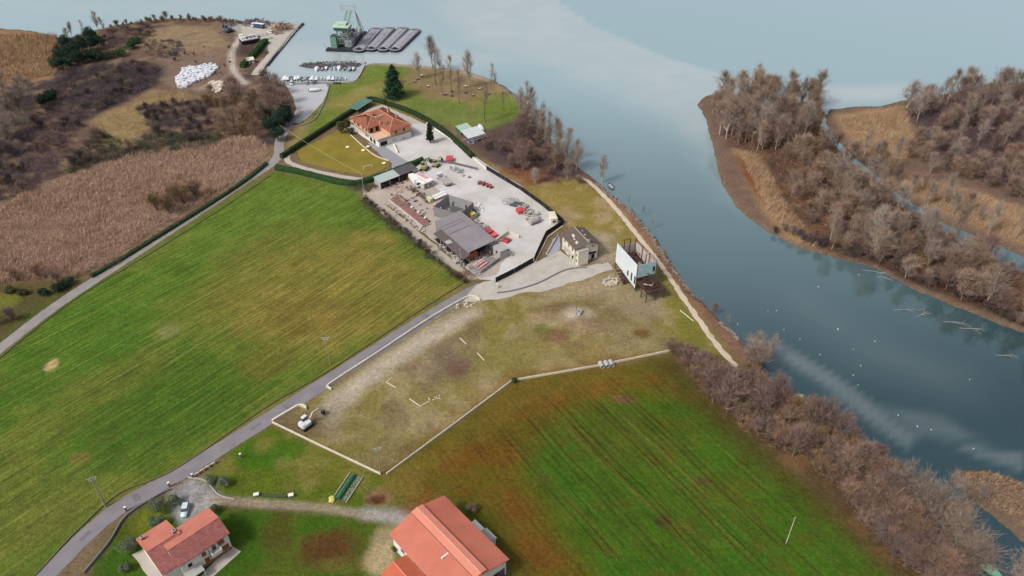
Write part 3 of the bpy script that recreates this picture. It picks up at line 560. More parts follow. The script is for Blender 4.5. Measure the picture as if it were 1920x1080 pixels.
#            key        n   h  spread prim up  twigs twl  tww
tree_kind('poplar', 6, 18, 8.0, 46, 1.16, 1000, 2.6, .085, BARK, TW_BROWN, bare=.2)
tree_kind('poplar2', 5, 18, 7.4, 44, 1.12, 1000, 2.5, .08, BARK, TW_GREY, bare=.16)
tree_kind('slim', 4, 18, 4.6, 30, 1.0, 420, 2.0, .06, BARKD, TW_GREY, bare=.42, trunk_r=.2)
tree_kind('bush_dark', 5, 4.6, 4.2, 44, .8, 1500, 1.5, .065, BARKD, TW_DARK, stems=5, bare=.04)
tree_kind('round', 6, 10, 6.8, 44, .9, 1250, 2.2, .075, BARKD, TW_BROWN, bare=.14)
tree_kind('round2', 5, 10, 7.0, 44, .9, 1250, 2.2, .075, BARKD, TW_PURP, bare=.14)
tree_kind('grey', 5, 11, 7.2, 44, .95, 1150, 2.3, .07, BARK, TW_GREY, bare=.14)
tree_kind('willow', 3, 14, 9.4, 66, .85, 2800, 2.2, .06, BARKD, TW_GREY, stems=3, bare=.12, trunk_r=.38)
tree_kind('bush', 6, 5.2, 4.2, 44, .85, 1500, 1.5, .055, BARKD, TW_PURP, stems=5, bare=.05)
tree_kind('bush_russet', 6, 5.2, 4.2, 44, .85, 1500, 1.5, .055, BARKD, TW_RUST, stems=5, bare=.05)
tree_kind('bush_olive', 5, 5.4, 4.2, 44, .9, 1500, 1.5, .055, BARKD, TW_OLIVE, stems=5, bare=.05)

def blades(name, xs, ys, h, hv, wd, lean, per, m, spread=.25, zf=None, kind='stuff', wind=(.8, -.3)):
    """masses of dry stalks, one object"""
    rg = np.random.default_rng(len(xs)+5); n = len(xs)*per; x = np.repeat(xs, per)+rg.normal(0, spread, n); y = np.repeat(ys, per)+rg.normal(0, spread, n)
    z = np.repeat(np.zeros(len(xs)) if zf is None else zf, per)-.1
    hh = h*rg.uniform(1-hv, 1+hv, n)*np.clip(1+.35*np.repeat(fbm(xs, ys, 4, 3), per)+.9*np.repeat(fbm(xs+40, ys, 14, 3), per), .35, 1.7); d = unit(np.c_[wind[0]*lean+rg.normal(0, lean, n), wind[1]*lean+rg.normal(0, lean, n), np.ones(n)])
    o = twigs_mesh(name, np.c_[x, y, z], d, hh, wd*rg.uniform(.6, 1.4, n), m, rg); o['kind'] = kind; return o
def thicket(name, xs, ys, h, m, per=60, rad=1.4, wd=.06, ln=.9, label=None):
    """tangled brush growing as one mass"""
    rg = np.random.default_rng(len(xs)+77); n = len(xs)*per; rr = np.repeat(rad*rg.uniform(.6, 1.4, len(xs)), per); hh = np.repeat(h*rg.uniform(.5, 1.4, len(xs)), per)
    u = unit(rg.normal(size=(n, 3))); u[:, 2] = np.abs(u[:, 2]); q = rg.uniform(.35, 1, n)**.6
    p = np.c_[np.repeat(xs, per)+u[:, 0]*rr*q, np.repeat(ys, per)+u[:, 1]*rr*q, u[:, 2]*hh*q-.05]
    d = unit(u+rg.normal(size=(n, 3))*.8+np.array([0, 0, .25])); o = twigs_mesh(name, p, d, ln*rg.uniform(.4, 1.2, n), wd*rg.uniform(.6, 1.4, n), m, rg); o['kind'] = 'stuff'
    if label: o['label'] = label; o['category'] = 'brush'
    return o
def leafy(name, c, rx, ry, rz, n, size, m, parent, seed, lobes=9, shell=.55):
    """leaf-sized faces filling a lobed crown"""
    rg = np.random.default_rng(seed); L = unit(rg.normal(size=(lobes, 3))); L[:, 2] = L[:, 2]*.8+.1; k = rg.integers(0, lobes, n)
    u = unit(rg.normal(size=(n, 3))); q = rg.uniform(shell, 1, n)[:, None]; lr = rg.uniform(.42, .6, lobes)[k][:, None]
    p = (L[k]*.55+u*q*lr)*np.array([rx, ry, rz])+np.array(c); nrm = unit(u+rg.normal(size=(n, 3))*.5)
    a = unit(np.cross(nrm, rg.normal(size=(n, 3)))); b = np.cross(nrm, a); s = size*rg.uniform(.6, 1.3, n)[:, None]
    v = np.stack([p-a*s*.5, p+b*s*.35, p+a*s*.5, p-b*s*.35], 1).reshape(-1, 3)
    return tri_mesh(name, v, np.arange(4*n).reshape(n, 4), m, parent)
def leafy_tree(name, px, py, h, r, m, label, cat='tree', n=2600, size=.32, trunk_h=.3, group=None, seed=1, ry=None, bark=None):
    x, y = G(px, py); t = thing(name, label, cat, (x, y, gz(x, y)), 0, group); mb = MB().cyl((0, 0, -.2), (0, 0, h*.6), h*.03+.04, h*.012, 6)
    for a in (0.4, 2.3, 4.4): mb.cyl((0, 0, h*.3), (math.cos(a)*r*.5, math.sin(a)*r*.5, h*.7), h*.015+.02, .02, 4)
    mb.build('trunk', bark or BARKD, t); leafy('crown', (0, 0, h*(trunk_h+(1-trunk_h)/2)), r, ry or r, h*(1-trunk_h)/2*1.15, n, size, m, t, seed); return t
def conifer(name, x, y, h, r, m, label, n_layers=16, group=None, seed=3, cat='tree', bare=.06, droop=.25, size=.55, per=60, power=.8):
    rg = np.random.default_rng(seed); t = thing(name, label, cat, (x, y, gz(x, y)), 0, group); mb = MB().cyl((0, 0, -.2), (0, 0, h*.97), h*.022+.05, .03, 6); ps = []; ds = []
    for L in range(n_layers):
        f = L/(n_layers-1); z = h*(bare+(1-bare)*f*.97); rr = r*(1-f)**power*rg.uniform(.85, 1.12)+.15; nb = max(4, int(9-4*f))
        for b in range(nb):
            a = math.tau*b/nb+rg.uniform(0, 1)+L*.7; e = np.array([math.cos(a), math.sin(a), -droop+.35*f])*rr*rg.uniform(.75, 1.15); mb.cyl((0, 0, z), (e[0], e[1], z+e[2]), .05*(1-f)+.02, .01, 3)
            u = rg.uniform(.15, 1.05, per); ps.append(np.array([0, 0, z])+e*u[:, None]+rg.normal(size=(per, 3))*np.array([.16, .16, .09])*rr*.9); ds.append(unit(e+rg.normal(size=(per, 3))*rr*.6))
    mb.build('trunk', BARKD, t); p, d = np.concatenate(ps), np.concatenate(ds); n = len(p); nr_ = unit(rg.normal(size=(n, 3))*.6+np.array([0, 0, 1])); b_ = unit(np.cross(nr_, d)); s = size*rg.uniform(.6, 1.3, n)[:, None]
    v = np.stack([p-d*s*.5, p+b_*s*.3, p+d*s*.5-np.array([0, 0, .12]), p-b_*s*.3], 1).reshape(-1, 3); tri_mesh('crown', v, np.arange(4*n).reshape(n, 4), m, t); return t
def hedge(name, path, w_, h, m, label, px=True, dens=26, size=.3, seed=5, cat='hedge', z=0., jit=.12):
    """clipped hedge: a dense core with leaves standing out of its faces"""
    P = smooth_path(GP(path) if px else path, 1.2); rg = np.random.default_rng(seed); n = len(P); rings = []
    T = thing(name, label, cat, (P[0][0], P[0][1], z)); ox, oy = P[0]
    for i, (x, y) in enumerate(P):
        a, b = P[max(0, i-1)], P[min(n-1, i+1)]; dx, dy = b[0]-a[0], b[1]-a[1]; L = math.hypot(dx, dy)+1e-9; nx, ny = -dy/L, dx/L; hh = h*rg.uniform(.94, 1.06); ww = w_/2*rg.uniform(.88, 1.1)
        rings.append([(x-ox+nx*o_, y-oy+ny*o_, zz) for o_, zz in ((-ww, -.05), (-ww*1.02, hh*.55), (-ww*.8, hh*.97), (0, hh*1.02), (ww*.8, hh*.97), (ww*1.02, hh*.55), (ww, -.05))])
    MB().loft(rings).build('core', m, T)
    tot = int(sum(math.dist(P[i], P[i+1]) for i in range(n-1))*(2*h+w_)*dens); i = rg.integers(0, n-1, tot); u = rg.random(tot); A = np.array([r for r in rings])
    j = rg.integers(0, 6, tot); t = rg.random(tot); q = ((A[i, j]*(1-u[:, None])+A[i+1, j]*u[:, None])*(1-t[:, None])+(A[i, j+1]*(1-u[:, None])+A[i+1, j+1]*u[:, None])*t[:, None])+rg.normal(0, jit, (tot, 3))
    nr_ = unit(rg.normal(size=(tot, 3))); a = unit(np.cross(nr_, rg.normal(size=(tot, 3)))); b = np.cross(nr_, a); s = size*rg.uniform(.5, 1.2, tot)[:, None]
    v = np.stack([q-a*s*.5, q+b*s*.35, q+a*s*.5, q-b*s*.35], 1).reshape(-1, 3); tri_mesh('foliage', v, np.arange(4*tot).reshape(tot, 4), m, T); return T

# --- wood on the island and on the far bank
def wood(poly, n, mind, kinds, name, label, group, sc=(.8, 1.15), cat='tree', sx=(.9, 1.15)):
    for x, y in scatter(GP(poly), n, rnd, mind):
        plant(name, rnd.choice(kinds), x, y, label, group, rnd.uniform(*sc), cat, sx=rnd.uniform(*sx))
wood([(1330, 200), (1400, 184), (1470, 187), (1530, 200), (1536, 232), (1505, 266), (1450, 285), (1395, 288), (1350, 258)], 84, 2.8, ['poplar', 'poplar', 'poplar2'], 'poplar', 'tall upright leafless tree in the dense wood on the island tip', 'trees of the wood on the island tip', (.6, 1.1), sx=(.95, 1.35))
wood([(1465, 290), (1545, 262), (1640, 352), (1700, 400), (1690, 440), (1560, 455), (1490, 415)], 64, 3.4, ['round', 'round', 'grey', 'bush_olive'], 'bare_tree', 'brown leafless tree in the middle of the long island', 'trees in the middle of the island', (.55, 1.2))
wood([(1550, 450), (1700, 425), (1800, 468), (1925, 530), (1990, 570), (1990, 645), (1930, 617), (1870, 596), (1720, 536), (1640, 494), (1560, 478)], 78, 3.2, ['grey', 'round', 'round2', 'poplar2'], 'bare_tree', 'pale trunked leafless tree along the island shore above the fallen branches', 'trees along the south shore of the island', (.5, 1.15))
wood([(1690, 212), (1780, 180), (1930, 152), (2010, 160), (2010, 300), (1850, 300), (1740, 262)], 70, 3.8, ['round2', 'round2', 'grey', 'poplar2'], 'bare_tree', 'purplish leafless tree in the thick wood on the far bank', 'trees of the wood on the far bank', (.6, 1.3))
wood([(1700, 262), (1850, 300), (2010, 310), (2010, 400), (1880, 380), (1760, 340), (1690, 300)], 40, 4, ['round2', 'grey', 'round'], 'bare_tree', 'grey brown leafless tree at the near edge of the far bank wood', 'trees at the edge of the far bank wood', (.7, 1.0))
wood([(1430, 425), (1500, 455), (1570, 474), (1640, 492), (1720, 532), (1870, 594), (1960, 630), (1960, 612), (1870, 578), (1720, 512), (1640, 474), (1560, 456), (1490, 436)], 56, 1.8, ['bush_dark', 'bush', 'bush_dark'], 'shore_bush', 'low dark bush leaning from the island bank over the water', 'bushes on the island bank', (.4, .75), 'bush')
x, y = G(1700, 202); plant('bare_tree', 'poplar', x, y, 'single round headed leafless tree at the sandy end of the far bank', sc=.75, sx=1.9)
wood([(1610, 290), (1660, 330), (1740, 385), (1800, 420), (1900, 460), (1960, 490), (1960, 470), (1800, 390), (1700, 330), (1640, 290)], 16, 5, ['grey', 'poplar2', 'round'], 'bare_tree', 'thin leafless tree beside the narrow channel behind the island', 'trees beside the channel', (.6, .9), sx=(.7, .95))
# --- point beside the villa
wood([(965, 225), (992, 205), (1010, 245), (1045, 280), (1095, 318), (1080, 328), (1020, 285)], 26, 3.0, ['poplar2', 'slim', 'poplar2', 'grey'], 'bare_tree', 'slender leafless tree on the shore of the wooded point', 'trees on the shore of the point', (.7, 1.1), sx=(.7, 1.0))
wood([(905, 270), (960, 240), (1010, 262), (1070, 320), (1100, 345), (1050, 345), (970, 318), (915, 295)], 30, 3.0, ['bush', 'bush', 'round2'], 'bare_bush', 'dark purple leafless bush in the thicket behind the yard', 'bushes of the thicket behind the yard', (.7, 1.1), 'bush')
for i, (px, py, s, kx) in enumerate(((1003, 345, .62, 'grey'), (1063, 338, .8, 'grey'), (1128, 340, .75, 'poplar2'), (1040, 320, .85, 'poplar2'))):
    x, y = G(px, py); plant('bare_tree', kx, x, y, ['small grey leafless tree in front of the thicket by the black fence', 'pale leafless tree standing where the footpath leaves the thicket', 'leafless tree leaning out over the water above the moored dark boat', 'tall pale leafless tree in the middle of the thicket'][i], sc=s)
for i, (px, py, s) in enumerate(((786, 148, .62), (812, 133, .85), (819, 160, .9), (826, 160, .85), (830, 180, .75), (847, 182, .95), (863, 195, .8), (878, 163, .85), (909, 228, .9), (944, 208, .45), (922, 166, .6), (928, 180, .6))):
    x, y = G(px, py); plant('bare_tree', 'poplar2' if i in (1, 7, 0) else 'slim', x, y, 'thin leafless tree standing in the park lawn on the point', 'trees in the park lawn', s*1.3, v=i)
conifer('cedar', *G(740, 182), 18, 6.3, CEDAR_M, 'big dark green cedar on the park lawn behind the villa', 22, seed=8, droop=.12, size=.8, per=75, power=.75, bare=.1)
conifer('cypress', *G(807, 268), 10.5, 1.5, LEAF_DK, 'slim dark cypress standing on the pale villa forecourt', 22, seed=4, droop=-.6, size=.5, per=45, power=.45, bare=.12)
# --- lower river bank
wood([(1252, 662), (1290, 655), (1330, 690), (1380, 705), (1390, 745), (1330, 735)], 22, 2.2, ['bush', 'bush_russet', 'bush'], 'bare_bush', 'purplish leafless bush at the end of the long pale wall', 'bushes at the corner of the plot', (.6, .95), 'bush')
wood([(1318, 738), (1390, 705), (1450, 738), (1540, 785), (1645, 870), (1590, 918), (1490, 862), (1400, 808)], 78, 2.4, ['bush', 'bush_russet', 'bush_russet', 'bush_olive', 'round2'], 'bare_bush', 'russet leafless bush in the dense strip between green crop and river', 'bushes along the river beside the crop', (.75, 1.25), 'bush')
wood([(1545, 900), (1640, 870), (1700, 915), (1790, 1030), (1830, 1090), (1740, 1110), (1640, 1010)], 72, 2.4, ['bush', 'bush_russet', 'bush_russet', 'bush'], 'bare_bush', 'reddish leafless bush low on the river bank near the lower right corner', 'bushes near the lower right corner', (.75, 1.3), 'bush')
for i, (px, py, s, kx, lab) in enumerate(((1412, 700, .88, 'willow', 'wide pale leafless willow at the end of the footpath, leaning over the river'), (1425, 668, .72, 'willow', 'rounded greyish willow right at the water behind the wider one'),
        (1742, 985, 1.05, 'willow', 'large ash grey leafless willow above the lower right inlet'), (1800, 1075, 1.1, 'willow', 'leafless tree with a dark leaning trunk by the inlet, lowest right'), (1690, 935, .8, 'willow', 'grey leafless willow where the river bank bends to the inlet'), (1910, 1085, .9, 'grey', 'leafless tree at the very edge below the tan islet'), (1340, 585, .42, 'round2', 'small dark bush on the bank between footpath and river'))):
    x, y = G(px, py); plant('willow_tree', kx, x, y, lab, sc=s)
for i, (px, py, s) in enumerate(((1768, 1000, .9), (1715, 960, .8), (1780, 1050, .9), (1812, 945, .5), (1835, 935, .45))):
    x, y = G(px, py); plant('willow_tree', 'willow' if i < 3 else 'grey', x, y, 'ash grey leafless willow crowding the lower right inlet' if i < 3 else 'small grey tree on the near end of the tan islet', 'willows at the inlet' if i < 3 else 'trees on the islet', s)
for i, (px, py, s) in enumerate(((1222, 425, .42), (1205, 400, .35), (1362, 612, .3), (1178, 384, .3), (1470, 738, .4))):
    x, y = G(px, py); plant('sapling', 'slim', x, y, 'thin bare sapling on the river edge', 'saplings on the river edge', s)
# --- left scrub
wood([(-40, 190), (30, 170), (70, 190), (60, 250), (0, 300), (-60, 300)], 16, 4, ['grey', 'poplar2', 'grey'], 'bare_tree', 'ash grey leafless tree at the left edge between the two reed beds', 'grey trees at the left edge', (.7, 1.1))
wood([(385, 185), (440, 172), (500, 185), (520, 235), (480, 262), (400, 250)], 26, 3.2, ['round', 'bush_olive', 'round'], 'bare_tree', 'tawny leafless tree in the clump beside the harbour lane', 'clump beside the harbour lane', (.8, 1.25))
wood([(500, 175), (530, 185), (545, 215), (525, 240), (505, 215)], 9, 2.5, ['bush', 'round2'], 'bare_bush', 'dark purple bush on the corner of the harbour car park', 'bushes by the car park', (1.0, 1.4), 'bush')
for P_, n_ in (([(115, 140), (270, 118), (305, 135), (285, 165), (200, 200), (140, 250), (110, 330), (10, 385), (-60, 390), (60, 240)], 46), ([(180, 245), (240, 270), (300, 245), (400, 235), (420, 262), (250, 290), (110, 335)], 22), ([(260, 205), (340, 190), (400, 190), (390, 235), (275, 240)], 16), ([(190, 62), (265, 44), (300, 60), (260, 92), (200, 80)], 9)):
    wood(P_, n_, 2.5, ['bush_dark', 'bush_dark', 'bush'], 'bramble_bush', 'dark tangled leafless bush in the scrub left of the lane', 'bushes of the left scrub', (.45, .95), 'bush')
wood([(-60, 120), (40, 160), (100, 175), (90, 260), (0, 320), (-60, 320)], 16, 4, ['grey', 'round2', 'bush_dark'], 'bare_tree', 'taller grey leafless tree among dark brush at the left edge', 'trees in the left brush', (.5, .85))
x, y = G(520, 178); plant('bare_tree', 'grey', x, y, 'grey leafless tree with spreading crown at the harbour corner', sc=.95)
for i, (px, py, s) in enumerate(((295, 394, 1.35), (318, 400, 1.5), (345, 382, 1.45), (368, 370, 1.4), (330, 378, 1.35))):
    x, y = G(px, py); plant('bare_bush', 'bush_olive' if i != 3 else 'bush_russet', x, y, 'brown leafless bush in the clump standing in the reed bed', 'clump in the reed bed', s, 'bush')
for i, (px, py, s) in enumerate(((30, 525, .9), (75, 520, 1.0), (110, 530, .8), (-10, 610, 1.0), (25, 600, .9))):
    x, y = G(px, py); plant('bare_bush', 'bush_russet' if i < 3 else 'bush', x, y, 'brown bush at the lower corner of the reed bed' if i < 3 else 'dark red bush beside the lane at the left edge', 'bushes at the reed bed corner' if i < 3 else 'bushes beside the lane', s, 'bush')
for i, (px, py, s, kx) in enumerate(((128, 75, .6, 'grey'), (136, 72, .55, 'poplar2'), (184, 60, .7, 'poplar2'), (196, 60, .5, 'poplar2'), (160, 70, .6, 'slim'))):
    x, y = G(px, py); plant('bare_tree', kx, x, y, 'leafless tree on the lake shore behind the dark evergreens', 'shore trees at upper left', s)
for i, (px, py, s) in enumerate(((275, 40, .5), (290, 37, .6), (312, 34, .8), (340, 36, .5), (355, 36, .6), (380, 36, .4), (398, 37, .4), (415, 42, .7))):
    x, y = G(px, py); plant('bare_bush', 'bush' if i != 2 else 'bush_olive', x, y, 'low leafless bush on the lake shore at the top of the scrub', 'shore bushes', s, 'bush')
for i, (px, py, h, r) in enumerate(((118, 112, 10, 4.2), (138, 114, 11, 4.5), (155, 120, 8, 4.2), (165, 98, 11, 4), (112, 128, 7, 4), (172, 80, 10, 3.2), (86, 200, 7, 2.8), (100, 190, 7, 2.6), (128, 92, 9, 3.6), (150, 98, 10, 4.0), (185, 92, 8, 3.8), (132, 128, 6, 4.0), (182, 112, 5, 4.0))):
    x, y = G(px, py); leafy_tree('evergreen_tree', px, py, h, r*1.35, LEAF_DK, 'dark evergreen in the dense clump below the lake shore' if i < 6 or i > 7 else 'dark evergreen among the grey trees at the left edge', 'tree', 3200, .55, .04, 'dark evergreens at upper left' if i < 6 or i > 7 else 'evergreens among grey trees', 20+i)
for i, (px, py, h, r) in enumerate(((528, 238, 10, 4.0), (512, 248, 9, 4.2), (541, 232, 9, 3.4), (500, 228, 8, 3.4), (522, 264, 7, 3.2), (535, 222, 8, 3.4))):
    x, y = G(px, py); leafy_tree('evergreen_tree', px, py, h, r*1.1, LEAF_DK, 'dark evergreen overhanging the lane to the harbour', 'tree', 3000, .5, .04, 'evergreens at the lane', 40+i)
for i, (px, py, h, r) in enumerate(((178, 105, 3.5, 4.5), (205, 108, 4.0, 5.0), (228, 104, 4.5, 4.5), (245, 92, 4.5, 4.0), (255, 82, 4, 3.5))):
    leafy_tree('evergreen_bush', px, py, h, r, HEDGE_D if i < 2 else HEDGE_M, 'rounded dark green shrub in the row edging the evergreen clump', 'bush', 2600, .4, .02, 'rounded shrubs edging the evergreens', 60+i)
for px, py, s in ((112, 545, 2.6), (128, 535, 2.6), (85, 552, 2.2), (20, 548, 2.0), (45, 552, 2.0)): leafy_tree('evergreen_bush', px, py, s*1.2, s, LEAF_DK if px > 60 else LEAF_BR, 'dark glossy evergreen bush where the lane passes the reed bed', 'bush', 1800, .35, .03, 'evergreen bushes at the lane', int(px))
for i, (px, py, r) in enumerate(((640, 249, 2.6), (650, 246, 2.9), (657, 252, 1.7))): leafy_tree('garden_tree', px, py, 6.2 if i < 2 else 3.6, r, LEAF_BR, ['round bronze green tree left of the villa, front one', 'taller round bronze green tree touching the villa corner', 'small round shrub at the foot of the villa terrace'][i], n=2400, size=.36, trunk_h=.12, seed=80+i)
for i, (px, py, h, r, lab) in enumerate(((298, 958, 4.6, 2.5, 'grey green olive tree beside the parked pale car'), (296, 985, 3.6, 2.1, 'small olive tree against the house roof edge'), (243, 1032, 4.0, 2.6, 'olive tree at the left end of the tiled house'), (397, 905, 2.6, 2.0, 'rounded grey green shrub at the gate of the driveway'), (420, 912, 3.0, 2.0, 'rounded grey green shrub right of the driveway gate'), (330, 945, 3.0, 1.8, 'thin grey green tree on the gravel driveway'), (236, 1070, 2.6, 1.6, 'low olive bush below the patio'))):
    leafy_tree('olive_tree', px, py, h, r, LEAF_OLIVE, lab, n=2400, size=.24, trunk_h=.15, seed=100+i)
leafy_tree('clipped_bush', 405, 960, 2.6, 1.6, LEAF_BR, 'dark clipped bush at the upper corner of the tiled house', 'bush', 1600, .24, .02, None, 120)
leafy_tree('clipped_bush', 965, 716, 1.7, 1.1, HEDGE_D, 'small dark round bush at the bend of the long pale wall', 'bush', 1400, .2, .02, None, 121)
leafy_tree('creeper', 884, 957, 2.6, 1.8, plant_mat('creeper_leaves', S(120, 104, 86), .3), 'brownish creeper on the back wall of the big barn', 'bush', 1500, .24, .02, None, 122); leafy_tree('creeper', 742, 1033, 1.8, 1.3, LEAF_BR, 'small shrub in the corner between barn and its tiled annex', 'bush', 900, .22, .02, None, 123)
hedge('hedge', [(528, 297), (545, 286), (600, 250), (650, 218), (686, 192), (697, 189), (725, 196)], 1.8, 2.1, HEDGE_D, 'long dark clipped hedge behind the villa lawn, rising to a corner behind the roof')
hedge('hedge', [(727, 197), (760, 208), (795, 224), (830, 246), (860, 272), (886, 296)], 1.8, 2.0, HEDGE_D, 'dark clipped hedge between park lawn and the villa forecourt', seed=6)
hedge('hedge', [(518, 317), (560, 325), (600, 335), (640, 345), (672, 346), (700, 338)], 2.2, 2.0, HEDGE_M, 'green clipped hedge along the top edge of the big meadow', seed=7)
hedge('hedge', [(702, 337), (735, 326), (765, 314), (793, 303)], 1.8, 2.2, HEDGE_M, 'green clipped hedge behind the long open shed, ending at the forecourt', seed=8)
hedge('hedge', [(455, 128), (470, 112), (488, 92), (500, 80)], 2.6, 2.4, HEDGE_M, 'green hedge along the quay above the pale harbour lane', seed=9, jit=.3, size=.45)
hedge('hedge', [(172, 520), (240, 480), (330, 424), (400, 380), (460, 340), (500, 308)], 1.5, 1.1, HEDGE_D, 'low dark green hedge running along the lane below the reed bed', seed=10, jit=.2, size=.3, dens=34)
# --- masses nobody could count
x, y = scatter_np(GP(REEDS), 2.6, nrng); blades('reeds', x, y, 1.9, .35, .13, .35, 3, REED_M)
x, y = scatter_np(GP([(-160, 65), (105, 66), (108, 118), (92, 142), (0, 160), (-160, 190)]), 1.5, nrng); blades('reeds', x, y, 2.2, .35, .18, .35, 3, REED_T)
x, y = scatter_np(GP([(1385, 285), (1418, 292), (1475, 390), (1535, 462), (1490, 452), (1440, 400), (1405, 330)]), 2.2, nrng); blades('reeds', x, y, 2.4, .3, .15, .3, 3, REED_T)
x, y = scatter_np(GP([(1575, 222), (1690, 205), (1715, 250), (1700, 298), (1640, 290), (1600, 258)]), 1.8, nrng); blades('reeds', x, y, 2.4, .3, .17, .3, 3, REED_T)
x, y = scatter_np(GP([(1700, 335), (1800, 355), (1960, 410), (1960, 475), (1780, 400)]), 1.6, nrng); blades('reeds', x, y, 2.2, .3, .15, .3, 3, REED_T)
x, y = scatter_np(GP([(1795, 890), (1850, 885), (1930, 910), (2060, 945), (2260, 995), (2260, 1070), (2040, 1030), (1925, 1000), (1875, 958)]), 3.0, nrng); blades('reeds', x, y, 1.2, .35, .09, .4, 3, REED_T)
x, y = scatter_np(GP([(500, 293), (390, 368), (290, 433), (200, 498), (196, 510), (290, 446), (400, 378), (505, 301)]), 3.0, nrng); blades('verge_grass', x, y, .8, .4, .1, .5, 3, REED_M)
for P_, dn, h, m, rad in (([(120, 130), (270, 118), (305, 135), (285, 165), (200, 200), (140, 250), (110, 330), (10, 385), (-60, 390), (-60, 320), (60, 240), (100, 150)], .17, 1.7, BRAM_M, 1.9),
        ([(180, 245), (240, 270), (300, 245), (380, 255), (400, 235), (420, 262), (380, 278), (250, 290), (150, 322), (110, 335)], .22, 1.5, BRAM_G, 1.7), ([(260, 205), (340, 190), (400, 190), (390, 235), (330, 245), (275, 240)], .17, 1.4, BRAM_M, 1.6),
        ([(200, 60), (265, 42), (290, 60), (250, 90), (200, 80)], .12, 1.5, BRAM_M, 1.7), ([(280, 78), (330, 75), (350, 95), (310, 112), (270, 100)], .10, 1.1, BRAM_M, 1.5),
        ([(420, 40), (470, 40), (520, 45), (500, 50), (440, 52)], .12, 1.3, BRAM_M, 1.3)):
    x, y = scatter_np(GP(P_), dn, nrng); thicket('bramble_thicket', x, y, h*1.35, m, 110, rad*1.1, .10, 1.1)
for P_, dn, h, m in (([(1360, 250), (1440, 290), (1540, 250), (1640, 350), (1800, 450), (1930, 525), (1930, 605), (1700, 520), (1560, 468), (1480, 425)], .13, 1.8, BRAM_R), ([(1700, 220), (1930, 165), (1960, 380), (1860, 350), (1740, 300)], .09, 1.9, BRAM_M),
        ([(905, 275), (960, 250), (1010, 262), (1090, 330), (1040, 345), (960, 322)], .25, 1.4, BRAM_M), ([(945, 320), (1000, 310), (1060, 335), (1000, 348)], .15, .8, BRAM_R),
        ([(1265, 665), (1300, 658), (1390, 700), (1470, 745), (1640, 870), (1790, 1030), (1820, 1100), (1740, 1100), (1560, 900), (1420, 805), (1320, 735)], .35, 1.0, BRAM_R), ([(1110, 345), (1200, 420), (1260, 500), (1340, 595), (1400, 660), (1390, 690), (1300, 575), (1200, 430)], .10, .5, BRAM_R),
        ([(684, 372), (740, 418), (800, 465), (875, 525), (885, 532), (862, 530), (800, 482), (730, 425), (680, 382)], .55, 1.1, BRAM_G), ([(640, 348), (700, 342), (715, 352), (690, 362), (655, 358)], .5, 1.1, BRAM_G), ([(860, 505), (898, 520), (890, 532), (870, 530)], .6, 1.3, BRAM_R),
        ([(190, 500), (300, 425), (400, 365), (420, 362), (320, 428), (205, 505)], .25, .9, BRAM_R)):
    x, y = scatter_np(GP(P_), dn, nrng); thicket('undergrowth', x, y, h, m, 60, 1.3 if h < 1.6 else 2.0, .07, .85)

for P_, dn, h, m in (([(1350, 205), (1530, 205), (1545, 250), (1480, 285), (1380, 285)], .10, 4.0, BRAM_R), ([(1465, 290), (1545, 262), (1700, 400), (1925, 520), (1925, 600), (1720, 525), (1580, 465), (1500, 405)], .07, 3.6, BRAM_R), ([(1690, 215), (1780, 185), (1960, 155), (1960, 370), (1860, 345), (1740, 290)], .06, 4.2, BRAM_M),
        ([(915, 275), (960, 250), (1010, 262), (1085, 325), (1040, 338), (960, 312)], .10, 3.0, BRAM_M), ([(-60, 180), (40, 170), (75, 190), (70, 250), (0, 300), (-60, 310)], .06, 3.5, BRAM_M), ([(385, 190), (440, 176), (500, 190), (520, 235), (480, 258), (400, 245)], .08, 3.0, BRAM_R)):
    x, y = scatter_np(GP(P_), dn, nrng); thicket('understorey', x, y, h, m, 70, 2.8, .075, 1.9)

pth = smooth_path(GP([(682, 372), (740, 420), (800, 472), (868, 528)]), 2.2)
for i, (x, y) in enumerate(pth): plant('bare_bush', 'bush_dark' if i % 3 else 'bush', x+rnd.uniform(-1, 1), y+rnd.uniform(-1, 1), 'low dark bush in the ragged row between meadow and yard track', 'bushes along the yard track', rnd.uniform(.22, .45), 'bush')

GRASS_D = plant_mat('dead_grass', S(176, 154, 118), .35, 0, big=S(142, 118, 92))
for P_, dn, h in (([(180, 218), (290, 172), (345, 172), (330, 205), (275, 240), (240, 275), (190, 280)], 1.2, .7), ([(262, 58), (330, 48), (430, 60), (440, 100), (420, 150), (310, 125), (270, 92)], .7, .6), ([(300, 160), (440, 150), (470, 175), (380, 190), (300, 190)], .8, .8), ([(905, 300), (960, 332), (1080, 335), (1150, 390), (1100, 440), (1050, 412), (980, 350)], .5, .45)):
    x, y = scatter_np(GP(P_), dn, nrng); blades('dead_grass', x, y, h, .5, .12, .6, 3, GRASS_D, .4)
pth = smooth_path(GP([(215, 50), (262, 43), (320, 37), (400, 37), (440, 40)]), 3.0)
for i, (x, y) in enumerate(pth): plant('bare_bush', ('bush', 'bush_dark', 'bush_olive')[i % 3], x+rnd.uniform(-1.5, 1.5), y+rnd.uniform(-5, 0), 'low leafless bush in the fringe along the top lake shore', 'fringe of bushes on the top shore', rnd.uniform(.3, .75), 'bush')
wood([(300, 95), (430, 85), (450, 150), (330, 120)], 12, 4, ['bush_dark', 'bush_olive'], 'bare_bush', 'scattered low bush on the open ground above the white blocks', 'scattered bushes on the open ground', (.2, .45), 'bush')
